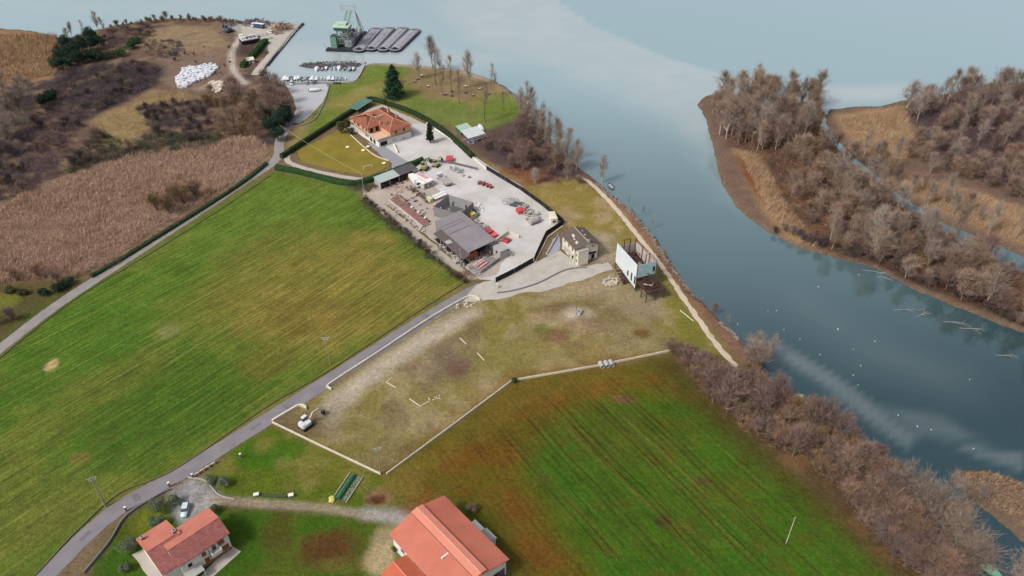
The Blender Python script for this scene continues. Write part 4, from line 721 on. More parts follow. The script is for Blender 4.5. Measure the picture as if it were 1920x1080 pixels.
# ------------------------------------------------------------------ buildings
def steel(name, rgb, **k): return mat(name, rgb, .55, .12, 1., 6., metal=.0, spec=.4, **k)
WHITE_W = mat('white_render', S(236, 232, 226), .85, .05, .5, 3.); CREAM = mat('cream_render', S(238, 230, 214), .9, .07, .5, 3., tint=S(214, 202, 182)); PEACH = mat('peach_render', S(222, 172, 138), .9, .07, .6, 4.); ROOF_SM = mat('terracotta_sheet', S(188, 114, 98), .85, .10, .35, 3.5, tint=S(200, 124, 106)); TILE = mat('terracotta_tile', S(178, 110, 98), .9, .25, 1.6, 8., tint=S(140, 92, 92)); ROOF_BARN = mat('barn_roof_sheet', S(200, 118, 96), .75, .09, .25, 3., tint=S(188, 108, 88)); ROOF_BAND = mat('barn_ridge_sheet', S(218, 138, 116), .7, .06, .3, 3.); ROOF_VILLA = mat('villa_tile', S(162, 104, 84), .9, .16, .5, 6., tint=S(152, 90, 70)); VRIDGE = mat('ridge_tile', S(214, 160, 128), .9, .12, 1., 6.)
SLATE = mat('weathered_tile', S(96, 84, 78), .95, .18, .8, 6., tint=S(110, 96, 86)); GLASS = mat('window_glass', S(50, 54, 60), .15, .05, 1, 4, spec=.5); DARK = mat('dark_interior', S(40, 36, 36), .9, .15, 1, 5); SHUT = mat('brown_shutter', S(150, 92, 60), .8, .1, 2, 10.); CONC = mat('concrete', S(176, 172, 168), .92, .1, .5, 4., bump=.1); CONCD = mat('grey_concrete', S(136, 134, 136), .92, .12, .5, 4., bump=.1); WALLST = mat('wall_concrete', S(222, 212, 190), .92, .10, .5, 4., bump=.08); RUST = mat('rusted_steel', S(92, 66, 54), .9, .3, 1., 7., tint=S(64, 46, 42)); BLACK = mat('black_screen', S(34, 30, 32), .8, .15, .8, 6.); ROOF_GY = mat('grey_roof_sheet', S(138, 130, 136), .7, .07, .2, 3., tint=S(150, 142, 146)); ROOF_DK = mat('dark_roof_sheet', S(92, 86, 92), .7, .1, .4, 3.); ROOF_GN = mat('pale_green_sheet', S(176, 190, 184), .6, .06, .4, 3.); BLUEW = mat('pale_blue_panel', S(228, 234, 236), .75, .07, .5, 3., tint=S(212, 224, 228)); BLUEW_SHADE = mat('shaded_blue_panel', S(196, 220, 222), .75, .14, .6, 3., tint=S(164, 198, 206)); PINKW = mat('pinkish_panel', S(206, 192, 188), .8, .1, .6, 4.)
METAL = steel('galvanised', S(176, 178, 180)); WOODP = mat('pole_wood', S(158, 148, 134), .9, .15, 2., 9.); TERR = mat('terrace_tile', S(224, 186, 156), .8, .06, 1., 5.)
def wpt(p, u, a, z): return (p[0]+u[0]*a, p[1]+u[1]*a, z)
def window(T, p, u, a, z, w_, h, frame_m=None, pane_m=None, name='window', sill=True, shutter=None):
    """opening in a wall: p a point of the wall foot, u its direction, outward to the right of u"""
    n = (u[1], -u[0]); fm = frame_m or WHITE_W
    def bx(a0, a1, z0, z1, d0, d1):
        q = [(p[0]+u[0]*aa+n[0]*dd, p[1]+u[1]*aa+n[1]*dd) for aa, dd in ((a0, d0), (a0, d1), (a1, d1), (a1, d0))]; return MB().prism(q, z0, z1)
    m = bx(a-w_/2-.08, a+w_/2+.08, z+h, z+h+.09, -.05, .07)
    for s in (-1, 1): k = bx(a+s*(w_/2+.04)-.04, a+s*(w_/2+.04)+.04, z, z+h, -.05, .06); m.add(k.v, k.f)
    o = m.build(name, fm, T); bx(a-w_/2, a+w_/2, z, z+h, -.06, .02).build('pane', pane_m or GLASS, o)
    if sill: bx(a-w_/2-.12, a+w_/2+.12, z-.1, z, -.05, .14).build('sill', CONC, o)
    if shutter:
        for s in (-1, 1): bx(a+s*w_*.27-w_*.24, a+s*w_*.27+w_*.24, z+.03, z+h-.03, .025, .075).build('shutter', shutter, o)
    return o
def gable(T, x0, x1, y0, y1, e, yr, zr, wm, rm0, rm1, ov=.5, t=.18, e1=None, ribs=(0, 0), ridge=None, wall=True, ribm=None):
    """gabled block: ridge along x at y = yr; two roof slopes; ribs = spacing of tile rows for the low/high-y slope"""
    e1 = e if e1 is None else e1
    if wall:
        a = [(x0+ov, y0+ov, -.05), (x0+ov, y1-ov, -.05), (x0+ov, y1-ov, e1-t), (x0+ov, yr, zr-t-.06), (x0+ov, y0+ov, e-t)]
        MB().loft([[p for p in a], [(x1-ov, p[1], p[2]) for p in a]]).build('wall', wm, T)
    out = []
    for (ya, za, m, rb) in ((y0, e, rm0, ribs[0]), (y1, e1, rm1, ribs[1])):
        pts = [(x0, ya, za), (x1, ya, za), (x1, yr, zr), (x0, yr, zr)]
        if ya > yr: pts = pts[::-1]
        r = MB().slab(pts, t).build('roof', m, T); out.append(r)
        if rb:
            k = MB(); n = int((x1-x0)/rb)
            for i in range(n):
                x = x0+(i+.5)*(x1-x0)/n; k.beam((x, ya, za+.02), (x, yr+(.1 if ya > yr else -.1), zr-.01), rb*.5, .10)
            o = k.build('tile_rows', ribm or m, r); o['kind'] = 'stuff'
    k = MB(); n = max(2, int((x1-x0)/.9))
    for i in range(n): a, b = x0+(x1-x0)*i/n, x0+(x1-x0)*(i+1)/n; k.cyl((a, yr, zr+.0), (b+.03, yr, zr+.02), .14, .16, 6)
    k.build('ridge_cap', ridge or rm0, T); return out
def chimney(T, x, y, z0, z1, s=.35, m=None):
    c = MB().box(x-s, y-s, z0, x+s, y+s, z1).build('chimney', m or PEACH, T); MB().box(x-s-.08, y-s-.08, z1, x+s+.08, y+s+.08, z1+.1).build('cap', CONC, c)
    MB().box(x-s*.55, y-s*.55, z1+.1, x+s*.55, y+s*.55, z1+.22).build('flue', DARK, c)
# tiled house, lower left
a45 = R(45.7); T = thing('house', 'white house with two overlapping terracotta roofs beside the parked pale car', 'house', (-76.91, 103.82), a45)
gable(T, 0, 13, 0, 10.6, 6.0, 4.5, 7.7, WHITE_W, TILE, ROOF_SM, ribs=(.32, 0), e1=6.0, ribm=TILE)
gable(T, -3.6, 4.2, 1.2, 15.3, 5.2, 8.2, 7.05, WHITE_W, TILE, ROOF_SM, ribs=(.32, 0), ribm=TILE)
for a, z, w_, h, sh in ((10.4, 3.7, 1.5, 1.35, SHUT), (6.0, 3.6, .9, 1.3, SHUT), (11.0, .9, 1.7, 1.6, SHUT), (8.6, 3.5, .8, 1.5, None), (6.3, .6, 1.0, 1.9, SHUT)): window(T, (.0, .5), (1, 0), a, z, w_, h, SHUT, GLASS if sh is None else SHUT, shutter=sh)
window(T, (.0, .5), (1, 0), 2.4, 3.2, 1.0, 1.2, WHITE_W, DARK)
MB().box(7.4, -1.1, 3.1, 9.8, .48, 3.28).box(7.4, -1.1, 3.28, 9.8, -1.0, 4.1).box(7.4, -1.0, 3.28, 7.5, .48, 4.1).box(9.7, -1.0, 3.28, 9.8, .48, 4.1).build('balcony', WHITE_W, T)
MB().box(.6, .38, 0, 12.4, .497, .8).build('plinth', SHUT, T); MB().cyl((7.2, .42, 0), (7.2, .42, 5.8), .06).build('downpipe', ROOF_DK, T); MB().box(.4, -2.2, 2.5, 4.4, .45, 2.65).build('porch_roof', CONC, T)
for x in (.6, 4.2): MB().box(x-.1, -2.1, 0, x+.1, -1.9, 2.5).build('porch_post', WHITE_W, T)
chimney(T, -2.4, 13.6, 5.3, 6.6, .32, TILE); chimney(T, 3.6, 8.9, 6.6, 7.7, .35, TILE); chimney(T, .2, 4.4, 5.9, 7.0, .25, CREAM); MB().box(3.9, 7.4, 7.0, 4.5, 8.9, 7.25).build('flashing', ROOF_SM, T)
# big barn, bottom centre
T = thing('barn', 'large barn with broad salmon red roof and a raised ridge strip', 'barn', (-29.6, 112.84), R(-47.9)); L_, W_ = 24.6, 16.9
gable(T, 0, L_, 0, W_, 6.0, W_/2, 8.6, WHITE_W, ROOF_BARN, ROOF_BARN, ov=.6, t=.22)
yr = W_/2
for s in (-1, 1):
    pts = [(.2, yr+s*1.7, 8.62), (L_-.2, yr+s*1.7, 8.62), (L_-.2, yr, 9.0), (.2, yr, 9.0)]; MB().slab(pts if s < 0 else pts[::-1], .12).build('ridge_strip', ROOF_BAND, T)
    MB().box(.3, yr+s*1.62-.05, 8.05, L_-.3, yr+s*1.62+.05, 8.5).build('vent_louvre', ROOF_DK, T)
MB().box(.2, yr-.06, 9.0, L_-.2, yr+.06, 9.06).build('ridge_cap', mat('pale_ridge', S(236, 190, 160)), T)
MB().box(14.6, 4.6, 7.45, 15.0, 6.6, 8.05).build('skylight', WHITE_W, T); window(T, (L_-.6, .6), (0, 1), 4.0, 1.6, 2.4, 1.6, ROOF_DK, GLASS); window(T, (L_-.6, .6), (0, 1), 11.5, 1.2, 3.4, 2.2, ROOF_DK, DARK); MB().box(L_-.58, 13.5, .1, L_-.52, 15.8, 3.2).build('door', ROOF_DK, T)
for x in (5.5, 11, 16.5): window(T, (1, W_-.6), (-1, 0), -x, 3.6, 1.6, 1.0)
for x in (4.5,): window(T, (0, .6), (1, 0), x, 2.8, 1.4, 1.2, WHITE_W)
T = thing('barn_annex', 'low annex with ribbed orange tile roof against the big barn', 'annex', (-29.6, 112.84), R(-47.9))
MB().box(6.8, -6.1, -.05, 19.5, .5, 3.2).build('wall', WHITE_W, T); ANX = mat('orange_tile', S(206, 112, 84), .9, .12, .8, 8.)
for (za, zb, ya, yb) in ((3.5, 5.0, -6.8, -3.2), (5.0, 4.0, -3.2, .4)):
    r = MB().slab([(6.2, ya, za), (20, ya, za), (20, yb, zb), (6.2, yb, zb)], .15).build('roof', ANX, T); k = MB()
    for i in range(42): x = 6.4+i*.325; k.beam((x, ya, za+.02), (x, yb, zb+.02), .16, .12)
    o = k.build('tile_rows', ANX, r); o['kind'] = 'stuff'
MB().cyl((6.2, -3.2, 5.03), (20, -3.2, 5.03), .14).build('ridge_cap', ROOF_BAND, T); window(T, (6.8, .5), (0, -1), 3.2, .9, 1.0, 1.2); MB().box(6.72, -5.4, 0, 6.8, -4.4, 2.1).build('door', SHUT, T)
for i, (x0, x1, y1, z, lab) in enumerate(((9.0, 12.2, 2.4, 2.7, 'white flat roofed lean-to shed behind the barn, upper of two'), (12.6, 16.2, 3.0, 2.5, 'pale open lean-to shed behind the barn, lower of two'))):
    T = thing('lean_to', lab, 'shed', (-29.6, 112.84), R(-47.9)); MB().box(x0, W_-.35, 0, x1, W_+y1, z-.1).build('wall', WHITE_W if i else CREAM, T); MB().slab([(x0-.2, W_-.5+.45, z+.25), (x0-.2, W_+y1+.25, z), (x1+.2, W_+y1+.25, z), (x1+.2, W_-.05, z+.25)][::-1], .1).build('roof', WHITE_W if i == 0 else CONC, T); MB().box(x1-1.4, W_+y1, .0, x1-.4, W_+y1+.05, 2.0).build('door', ROOF_DK, T); MB().box(x0+.3, W_+y1, .9, x0+1.2, W_+y1+.04, 1.8).build('window', GLASS, T)
# villa
O = (-78.44, 347.35); T = thing('villa', 'peach villa with hipped terracotta roof, white lower storey and open terrace', 'house', O, R(-51)); e = 6.3
MB().prism([(.8, .8), (15.8, .8), (15.8, 7.2), (25.2, 7.2), (25.2, 18.3), (.8, 18.3)], 3.25, e-.12).build('upper_wall', PEACH, T)
MB().prism([(.7, .7), (25.3, .7), (25.3, 18.4), (.7, 18.4)], -.05, 3.05).build('lower_wall', WHITE_W, T); MB().prism([(.3, .3), (25.6, .3), (25.6, 18.7), (.3, 18.7)], 3.05, 3.25).build('floor_slab', mat('slab_edge', S(150, 128, 112)), T); MB().prism([(16.0, .6), (25.3, .6), (25.3, 7.0), (16.0, 7.0)], 3.253, 3.28).build('terrace_floor', TERR, T)
def hip(T, x0, x1, y0, y1, z, rise, along, part='roof'):
    if along == 'x': h = (y1-y0)/2; r = [(x0+h, y0+h, z+rise), (x1-h, y0+h, z+rise)]
    else: h = (x1-x0)/2; r = [(x0+h, y0+h, z+rise), (x0+h, y1-h, z+rise)]
    c = [(x0, y0, z), (x1, y0, z), (x1, y1, z), (x0, y1, z)]
    fs = [[c[0], c[1], r[1], r[0]], [c[1], c[2], r[1]], [c[2], c[3], r[0], r[1]], [c[3], c[0], r[0]]] if along == 'x' else [[c[0], c[1], r[0]], [c[1], c[2], r[1], r[0]], [c[2], c[3], r[1]], [c[3], c[0], r[0], r[1]]]
    hipl = ((c[0], r[0]), (c[1], r[1]), (c[2], r[1]), (c[3], r[0]), (r[0], r[1])) if along == 'x' else ((c[0], r[0]), (c[1], r[0]), (c[2], r[1]), (c[3], r[1]), (r[0], r[1]))
    for f in fs:
        o = MB().slab(f, .16).build(part, ROOF_VILLA, T); k = MB(); a, b = np.array(f[0]), np.array(f[1]); n = int(np.linalg.norm(b-a)/.5); top = [np.array(q) for q in f[2:]]; up = np.cross(b-a, top[0]-a); up = np.cross(up, b-a); up /= np.linalg.norm(up); ed = (b-a)/np.linalg.norm(b-a); W2 = np.linalg.norm(b-a); ht = max(float((q-a) @ up) for q in top); s0 = float((top[-1]-a) @ ed); s1 = float((top[0]-a) @ ed)
        for i in range(n):
            s = (i+.5)*W2/n; lim = ht*min(1, s/max(s0, .01), (W2-s)/max(W2-s1, .01)); p = a+ed*s
            if lim > .3: k.beam(p+up*.05, p+up*(lim-.12), .2, .08)
        t_ = k.build('tile_rows', ROOF_VILLA, o); t_['kind'] = 'stuff'
    for p, q in hipl: MB().cyl((p[0], p[1], p[2]+.02), (q[0], q[1], q[2]+.03), .16, .16, 5).build('ridge_cap', VRIDGE, T)
hip(T, 0, 26, 6.4, 19.1, e, 2.9, 'x'); hip(T, 0, 16.6, 0, 13.4, e+.01, 2.75, 'y')
chimney(T, 11, 15.5, 7.6, 10.2, .5, VRIDGE); chimney(T, 17.5, 16.0, 7.2, 9.2, .4, VRIDGE); chimney(T, 16.9, 7.2, 6.4, 8.2, .35, VRIDGE); MB().box(12.9, 7.0, 8.6, 13.25, 11.5, 9.3).build('pale_flue', CREAM, T); MB().slab([(19.0, 8.4, 7.62), (20.6, 8.4, 7.62), (20.6, 10.0, 8.3), (19.0, 10.0, 8.3)], .08).build('skylight', ROOF_DK, T)
for a, w_ in ((2.5, 1.2), (6.0, 2.0), (10.5, 1.2), (13.5, 1.2)): window(T, (.8, .8), (1, 0), a, 4.1, w_, 1.5, SHUT)
for a in (3.2, 7.6): window(T, (25.2, 7.2), (0, 1), a, 4.2, 1.0, 1.2, SHUT)
for a in (2.5, 5.5): window(T, (15.8, .8), (0, 1), a-.6, 3.4, 1.5, 2.1, SHUT, DARK, sill=False)
MB().box(16.0, .32, 3.28, 25.5, .42, 4.25).build('terrace_rail', PINKW, T); MB().box(25.42, .32, 3.28, 25.52, 6.9, 4.2).build('terrace_rail', PINKW, T)
for x in (17.5, 20.5): window(T, (.7, .7), (1, 0), x, .3, 1.9, 2.1, PINKW, DARK, sill=False)
window(T, (25.3, .7), (0, 1), 2.6, .3, 3.6, 2.0, PINKW, DARK, sill=False); MB().box(.3, -.9, 3.05, 16.0, .29, 3.2).box(.3, -.9, 3.2, 16.0, -.82, 4.1).build('balcony', PINKW, T)
m_ = MB()                                        # dark lettering and stains on the white lower wall
for y0, z0, y1, z1 in ((8.0, .9, 8.35, 2.0), (8.35, 2.0, 8.7, .9), (8.15, 1.3, 8.55, 1.3), (9.1, .9, 9.1, 1.9), (9.5, .9, 9.5, 1.75), (9.9, .9, 9.9, 2.0), (14.2, 2.2, 14.7, 2.6), (14.4, 2.2, 14.4, 2.7), (15.3, 2.2, 15.3, 2.6), (13.5, .6, 13.5, 1.3), (13.9, .6, 14.2, 1.4), (14.5, .5, 14.5, 1.2), (14.2, .7, 14.8, .7), (11.5, 2.1, 11.9, 2.1), (12.2, 2.1, 12.5, 2.2)): m_.beam((25.315, y0, z0), (25.315, y1, z1), .02 if z0 == z1 else .03, .16)
m_.build('painted_letters', DARK, T)
T = thing('ramp_wall', 'white low wall running out from the villa front corner', 'wall', (-55.6, 330.4), R(-70)); MB().box(0, -.12, 0, 8.5, .12, .9).build('wall', WHITE_W, T); MB().box(-.05, -.18, .9, 8.55, .18, 1.0).build('coping', WHITE_W, T)
p, a, l = frame((668, 214), (697, 196)); T = thing('net_cage', 'green netted frame behind the villa in the hedge corner', 'cage', p, a); NETM = mat('green_net', S(86, 124, 114), .8, .1, .6, 5.)
MB().slab([(0, -1.0, 2.4), (l, -1.0, 2.6), (l, 5.0, 2.6), (0, 5.0, 2.4)], .06).build('roof', NETM, T)
for i in range(5):
    for y in (-.9, 4.9): MB().cyl((.1+i*(l-.2)/4, y, 0), (.1+i*(l-.2)/4, y, 2.4), .05).build('post', METAL, T)
for i in range(9): MB().box(i*(l-.1)/8, -1.02, 2.61, i*(l-.1)/8+.08, 5.02, 2.68).build('rib', mat('pale_net', S(130, 160, 150)), T)
# derelict cream house
T = thing('derelict_house', 'derelict cream house with dark sagging roof, seen beside the pale blue ruin', 'house', (24.1, 232.6), R(24)); W_, D_ = 9.2, 12.4
gable_T = T
def gable_y(T, x0, x1, y0, y1, e, xr, zr, wm, rm, ov, t):    # ridge along y
    a = [(x0+ov, -.05), (x1-ov, -.05), (x1-ov, e-t), (xr, zr-t-.06), (x0+ov, e-t)]
    MB().loft([[(x, y0+ov, z) for x, z in a][::-1], [(x, y1-ov, z) for x, z in a][::-1]]).build('wall', wm, T)
    for xa in (x0, x1):
        pts = [(xa, y0, e), (xr, y0, zr), (xr, y1, zr), (xa, y1, e)]
        MB().slab(pts if xa > xr else pts[::-1], t).build('roof', rm, T)
    MB().cyl((xr, y0, zr+.02), (xr, y1, zr+.02), .14).build('ridge_cap', CONC, T)
gable_y(T, -.7, W_+.7, 1.0, D_+.7, 6.4, W_/2+.4, 8.2, CREAM, SLATE, .7, .2)
MB().box(0, -.3, -.05, 4.2, 2.6, 6.0).build('stair_bay', CREAM, T); MB().box(-.12, -.42, 6.0, 4.32, 2.7, 6.22).build('bay_roof', CONC, T)
window(T, (0, 1.7), (1, 0), 6.9, 2.4, 3.2, 1.25, RUST, DARK); window(T, (0, 1.7), (1, 0), 7.3, .1, 1.1, 2.0, RUST, DARK, sill=False, name='doorway'); window(T, (0, 1.7), (1, 0), 6.8, 5.6, .8, .7, CREAM, DARK, sill=False); MB().box(4.9, 1.1, 3.75, 9.0, 1.68, 3.88).build('canopy', CONC, T)
for y, z in ((.9, 3.9), (.9, 1.3)): window(T, (0, 2.6), (0, -1), 2.6-y, z, .7, 1.0, CREAM, DARK)
for y in (4.2, 7.2, 10.4): window(T, (0, 12), (0, -1), 12-y, 4.0, .8, 1.3, CREAM, DARK)
for y in (4.0, 6.4, 10.0): window(T, (0, 12), (0, -1), 12-y, .5, 1.1, 1.8, CREAM, DARK)
MB().slab([(-1.3, 2.9, 2.8), (.02, 2.9, 3.0), (.02, 9.5, 3.0), (-1.3, 9.5, 2.8)], .15).build('awning', CONC, T)
chimney(T, 5.3, 2.2, 7.2, 8.7, .45, CONC); HOLE = mat('torn_roof', S(206, 198, 190), .9, .1)
for x, y, a, b in ((1.6, 4.4, .6, .9), (2.4, 8.6, .5, 1.2), (1.8, 6.6, .35, .5), (6.4, 7.0, .5, .6), (7.0, 10.2, .4, .5)):
    s = (8.2-6.4)/(5.7 if x < 5 else 4.9); z = 6.4+(x+.7)*s if x < 5 else 8.2-(x-5)*s; z2 = s*a*(1 if x < 5 else -1); MB().slab([(x-a, y-b, z-z2+.07), (x+a, y-b*.4, z+z2+.07), (x+a*.8, y+b, z+z2*.8+.07), (x-a*.7, y+b*.5, z-z2*.7+.07)], .05).build('missing_tiles', HOLE, T)
# pale blue ruin
T = thing('steel_ruin', 'roofless pale blue steel building on rusty stilts by the river path', 'ruin', (43.31, 217.17), R(21.5)); W_, D_ = 7.8, 15.1
def panels(T, p, u, n_, w_, z0, z1, m, name='wall_panel'):
    nx, ny = -u[1], u[0]
    for i in range(n_):
        a, b = i*w_/n_, (i+1)*w_/n_-.03; q = [(p[0]+u[0]*s+nx*d, p[1]+u[1]*s+ny*d) for s, d in ((a, 0), (b, 0), (b, .08), (a, .08))]; z_ = z0(a) if callable(z0) else z0
        MB().prism(q, z_, z1).build(name, m, T)
panels(T, (0, D_), (0, -1), 10, D_, lambda a: 2.6-1.6*a/15.1, 11.0, BLUEW); panels(T, (0, 0), (1, 0), 5, W_, 5.6, 11.0, BLUEW_SHADE); panels(T, (W_, 0), (0, 1), 10, D_, 4.5, 9.6, PINKW); panels(T, (W_, D_), (-1, 0), 5, W_, 3.0, 9.4, PINKW)  # front panels painted a darker blue, as the wall turned from the sun
for x, z0, zz, h in ((9.2, 2.8, 0, 2.2), (11.9, 2.4, 0, 3.4), (14.2, 2.6, 0, 3.2)): MB().prism([(-.02, D_-x-.45), (-.02, D_-x+.45), (.0, D_-x+.45), (.0, D_-x-.45)], z0, z0+h).build('doorway', DARK, T)
MB().box(6.2, -.1, 7.0, 7.0, -.085, 9.0).build('window', DARK, T)
for x, y in ((.1, .1), (7.6, .1), (7.6, 5), (7.6, 10), (7.6, 15), (.15, 15), (.15, 10), (.15, 5)): MB().box(x-.12, y-.12, 0, x+.12, y+.12, 11.2 if x > 4 else 10.9).build('column', RUST, T)
for x, y in ((2.4, 14.2), (4.9, 14.4), (5.2, 3.5)): MB().box(x-.12, y-.12, 5, x+.12, y+.12, 12.2).build('column', RUST, T)
MB().beam((2.4, 14.2, 12.2), (4.9, 14.4, 12.2), .18).beam((7.6, .1, 11.1), (7.6, 15, 11.1), .15).beam((5.2, 3.5, 11.9), (7.6, 5, 11.1), .12).build('top_rail', RUST, T)
MB().box(.2, .2, 5.2, 7.6, 14.9, 5.4).build('upper_floor', RUST, T); k = MB(); rg = random.Random(3)
for i in range(46): x, y = rg.uniform(.8, 7), rg.uniform(.8, 14); k.beam((x, y, 5.5+rg.uniform(0, 1.4)), (x+rg.uniform(-1.6, 1.6), y+rg.uniform(-2, 2), 5.5+rg.uniform(0, 2.2)), rg.uniform(.1, .35))
o = k.build('fallen_beams', RUST, T); o['kind'] = 'stuff'
for x, y, rr in ((3.0, 9.5, .9), (4.8, 6.0, 1.0)): MB().lump((x, y, 6.2), rr, rr*1.2, .8, rg).build('debris_heap', mat('pale_debris', S(150, 132, 118), .9, .3), T)
MB().box(.2, -7.4, 4.0, 7.6, -.1, 4.15).build('platform', RUST, T); k = MB()
for i in range(60): x, y = rg.uniform(1.6, 6.2), rg.uniform(-6, -1); k.beam((x, y, 4.2+rg.uniform(0, .5)), (x+rg.uniform(-1.8, 1.8), y+rg.uniform(-1.8, 1.8), 4.2+rg.uniform(0, 1.0)), rg.uniform(.08, .3))
o = k.build('scrap', RUST, T); o['kind'] = 'stuff'; MB().beam((1.6, -2.6, 4.5), (3.6, -4.6, 4.6), .35, .2).beam((3.6, -4.6, 4.6), (5.2, -3.6, 4.8), .3, .2).build('pale_beam', PINKW, T)
for x, y in ((.3, -.4), (.3, -3.8), (.3, -7.2), (4.0, -7.2), (7.4, -7.2), (7.4, -3.6), (4.0, -3.6)):
    MB().cyl((x, y, -.1), (x, y, 4.0), .16, n=6).build('stilt', RUST, T)
for p_, q_ in (((.3, -7.2, 4.9), (7.4, -7.2, 4.9)), ((7.4, -7.2, 4.9), (7.4, -.2, 4.9)), ((.3, -7.2, 3.2), (7.4, -7.2, 3.2)), ((7.4, -7.2, 2.9), (7.4, -.3, 3.4))): MB().beam(p_, q_, .09).build('rail', RUST, T)
for i in range(5): MB().box(-2.2+i*.0, 9.5-i*1.2, 2.4-i*.5, -.1, 10.6-i*1.2, 2.5-i*.5).build('stair_landing', RUST, T)
for x, y, z in ((-2.1, 10.5, 2.5), (-2.1, 7.0, 1.3), (-2.1, 4.6, .4), (-2.1, 13.0, 2.2)): MB().cyl((x, y, -.1), (x, y, z+1.0), .07).build('stair_post', RUST, T)
MB().beam((-2.1, 13, 3.2), (-2.1, 4.6, 1.4), .07).beam((-.1, 13, 3.2), (-2.1, 13, 3.2), .07).build('stair_rail', RUST, T)
# ------------------------------------------------------------------ walls, fences, poles
def low_wall(name, path, w_, h, m, label, posts=6., post_h=None, cat='wall', ends=True, pm=None):
    P = GP(path); T = thing(name, label, cat, (*P[0], 0)); ox, oy = P[0]; Q = smooth_path(P, 1.0) if len(P) > 3 else P; rings = []; n = len(Q)
    for i, (x, y) in enumerate(Q):
        a, b = Q[max(0, i-1)], Q[min(n-1, i+1)]; dx, dy = b[0]-a[0], b[1]-a[1]; L = math.hypot(dx, dy); nx, ny = -dy/L*w_/2, dx/L*w_/2
        rings.append([(x-ox+nx, y-oy+ny, -.1), (x-ox-nx, y-oy-ny, -.1), (x-ox-nx, y-oy-ny, h), (x-ox+nx, y-oy+ny, h)])
    MB().loft(rings).build('wall', m, T)
    if posts:
        d = 0; R_ = smooth_path(P, .5)
        for i in range(1, len(R_)):
            d += math.dist(R_[i-1], R_[i])
            if d >= posts: d = 0; x, y = R_[i]; MB().box(x-ox-.09, y-oy-.09, 0, x-ox+.09, y-oy+.09, post_h or h+.45).build('post', pm or m, T)
    return T
low_wall('boundary_wall', [(511, 793), (600, 836), (714, 890)], .24, .7, WALLST, 'straight pale low wall below the excavator, ending at the utility pole', 7.5); low_wall('boundary_wall', [(725, 890), (840, 805), (959, 716)], .24, .7, WALLST, 'pale low wall rising from the pole corner to the dark bush', 8.)
low_wall('boundary_wall', [(970, 713), (1120, 687), (1255, 659)], .24, .7, WALLST, 'pale low wall running from the dark bush to the river thicket', 8.); low_wall('boundary_wall', [(511, 791), (548, 769), (562, 762), (572, 764), (574, 769)], .55, .9, WALLST, 'short curved pale wall beside the excavator', 0)
low_wall('boundary_wall', [(622, 731), (615, 727), (622, 719), (700, 668), (800, 602), (861, 566), (878, 558), (892, 558), (900, 564)], .4, .8, WALLST, 'long pale roadside wall curling at both ends', 9.)
low_wall('boundary_wall', [(932, 550), (965, 545), (1010, 531), (1060, 507), (1100, 502)], .35, .5, CONCD, 'low dark kerb wall curving across the gravel apron', 0); low_wall('boundary_wall', [(1047, 441), (1025, 478), (1040, 482)], .25, .6, CONC, 'low wall round the grey court left of the derelict house', 0)
low_wall('garden_wall', [(158, 1075), (205, 1018), (238, 968), (300, 928), (322, 918)], .25, .7, CONCD, 'low grey wall between road and house garden', 0); low_wall('garden_kerb', [(352, 896), (385, 902), (410, 928), (440, 937)], .25, .35, CONC, 'low kerb round the corner of the driveway', 0)
low_wall('road_edge_kerb', [(-30, 1150), (60, 1084), (140, 1000), (225, 925), (330, 879), (500, 763), (620, 693), (780, 587), (872, 529)], .3, .32, mat('mossy_kerb', S(112, 104, 74), .95, .15), 'long mossy kerb along the meadow side of the main road', 0, cat='kerb'); low_wall('lane_edge_kerb', [(-40, 706), (40, 638), (150, 555), (290, 470), (420, 388), (505, 330)], .3, .25, mat('mossy_kerb', S(112, 104, 74)), 'mossy kerb along the meadow side of the upper lane', 0, cat='kerb')
low_wall('park_kerb', [(545, 240), (585, 228), (602, 205), (612, 180), (618, 160)], .5, .4, mat('stone_edge', S(140, 136, 122), .9, .2), 'rough stone edging between car park and park lawn', 0, cat='kerb'); low_wall('harbour_wall', [(535, 156), (600, 154), (655, 153), (670, 146), (684, 120)], 1.0, .3, CONC, 'pale concrete edge of the little boat basin', 0)
def fence(label, path, h, m, name='fence', seg=2.5):
    P = GP(path); T = thing(name, label, 'fence', (*P[0], 0)); ox, oy = P[0]
    for (ax, ay), (bx, by) in zip(P[:-1], P[1:]):
        L = math.dist((ax, ay), (bx, by)); n = max(1, round(L/seg)); u = ((bx-ax)/L, (by-ay)/L); nx, ny = -u[1]*.06, u[0]*.06
        for i in range(n):
            s0, s1 = i*L/n+.06, (i+1)*L/n-.06; q = [(ax-ox+u[0]*s+nx*k, ay-oy+u[1]*s+ny*k) for s, k in ((s0, -1), (s1, -1), (s1, 1), (s0, 1))]; MB().prism(q, .1, h+rnd.uniform(-.04, .04)).build('panel', m, T); x, y = ax-ox+u[0]*i*L/n, ay-oy+u[1]*i*L/n; MB().box(x-.07, y-.07, 0, x+.07, y+.07, h+.12).build('post', METAL if i % 4 == 0 else m, T)
    return T
fence('black screened fence along the yard entrance beside the gravel apron', [(929, 530), (965, 512), (1000, 492)], 2.2, BLACK); fence('black screened fence turning up past the grey court', [(1001, 491), (1012, 466), (1024, 441), (1057, 420)], 2.0, BLACK); fence('long black screened fence on the river side of the yard', [(1057, 419), (1020, 388), (975, 356), (940, 335), (912, 318)], 2.0, BLACK)
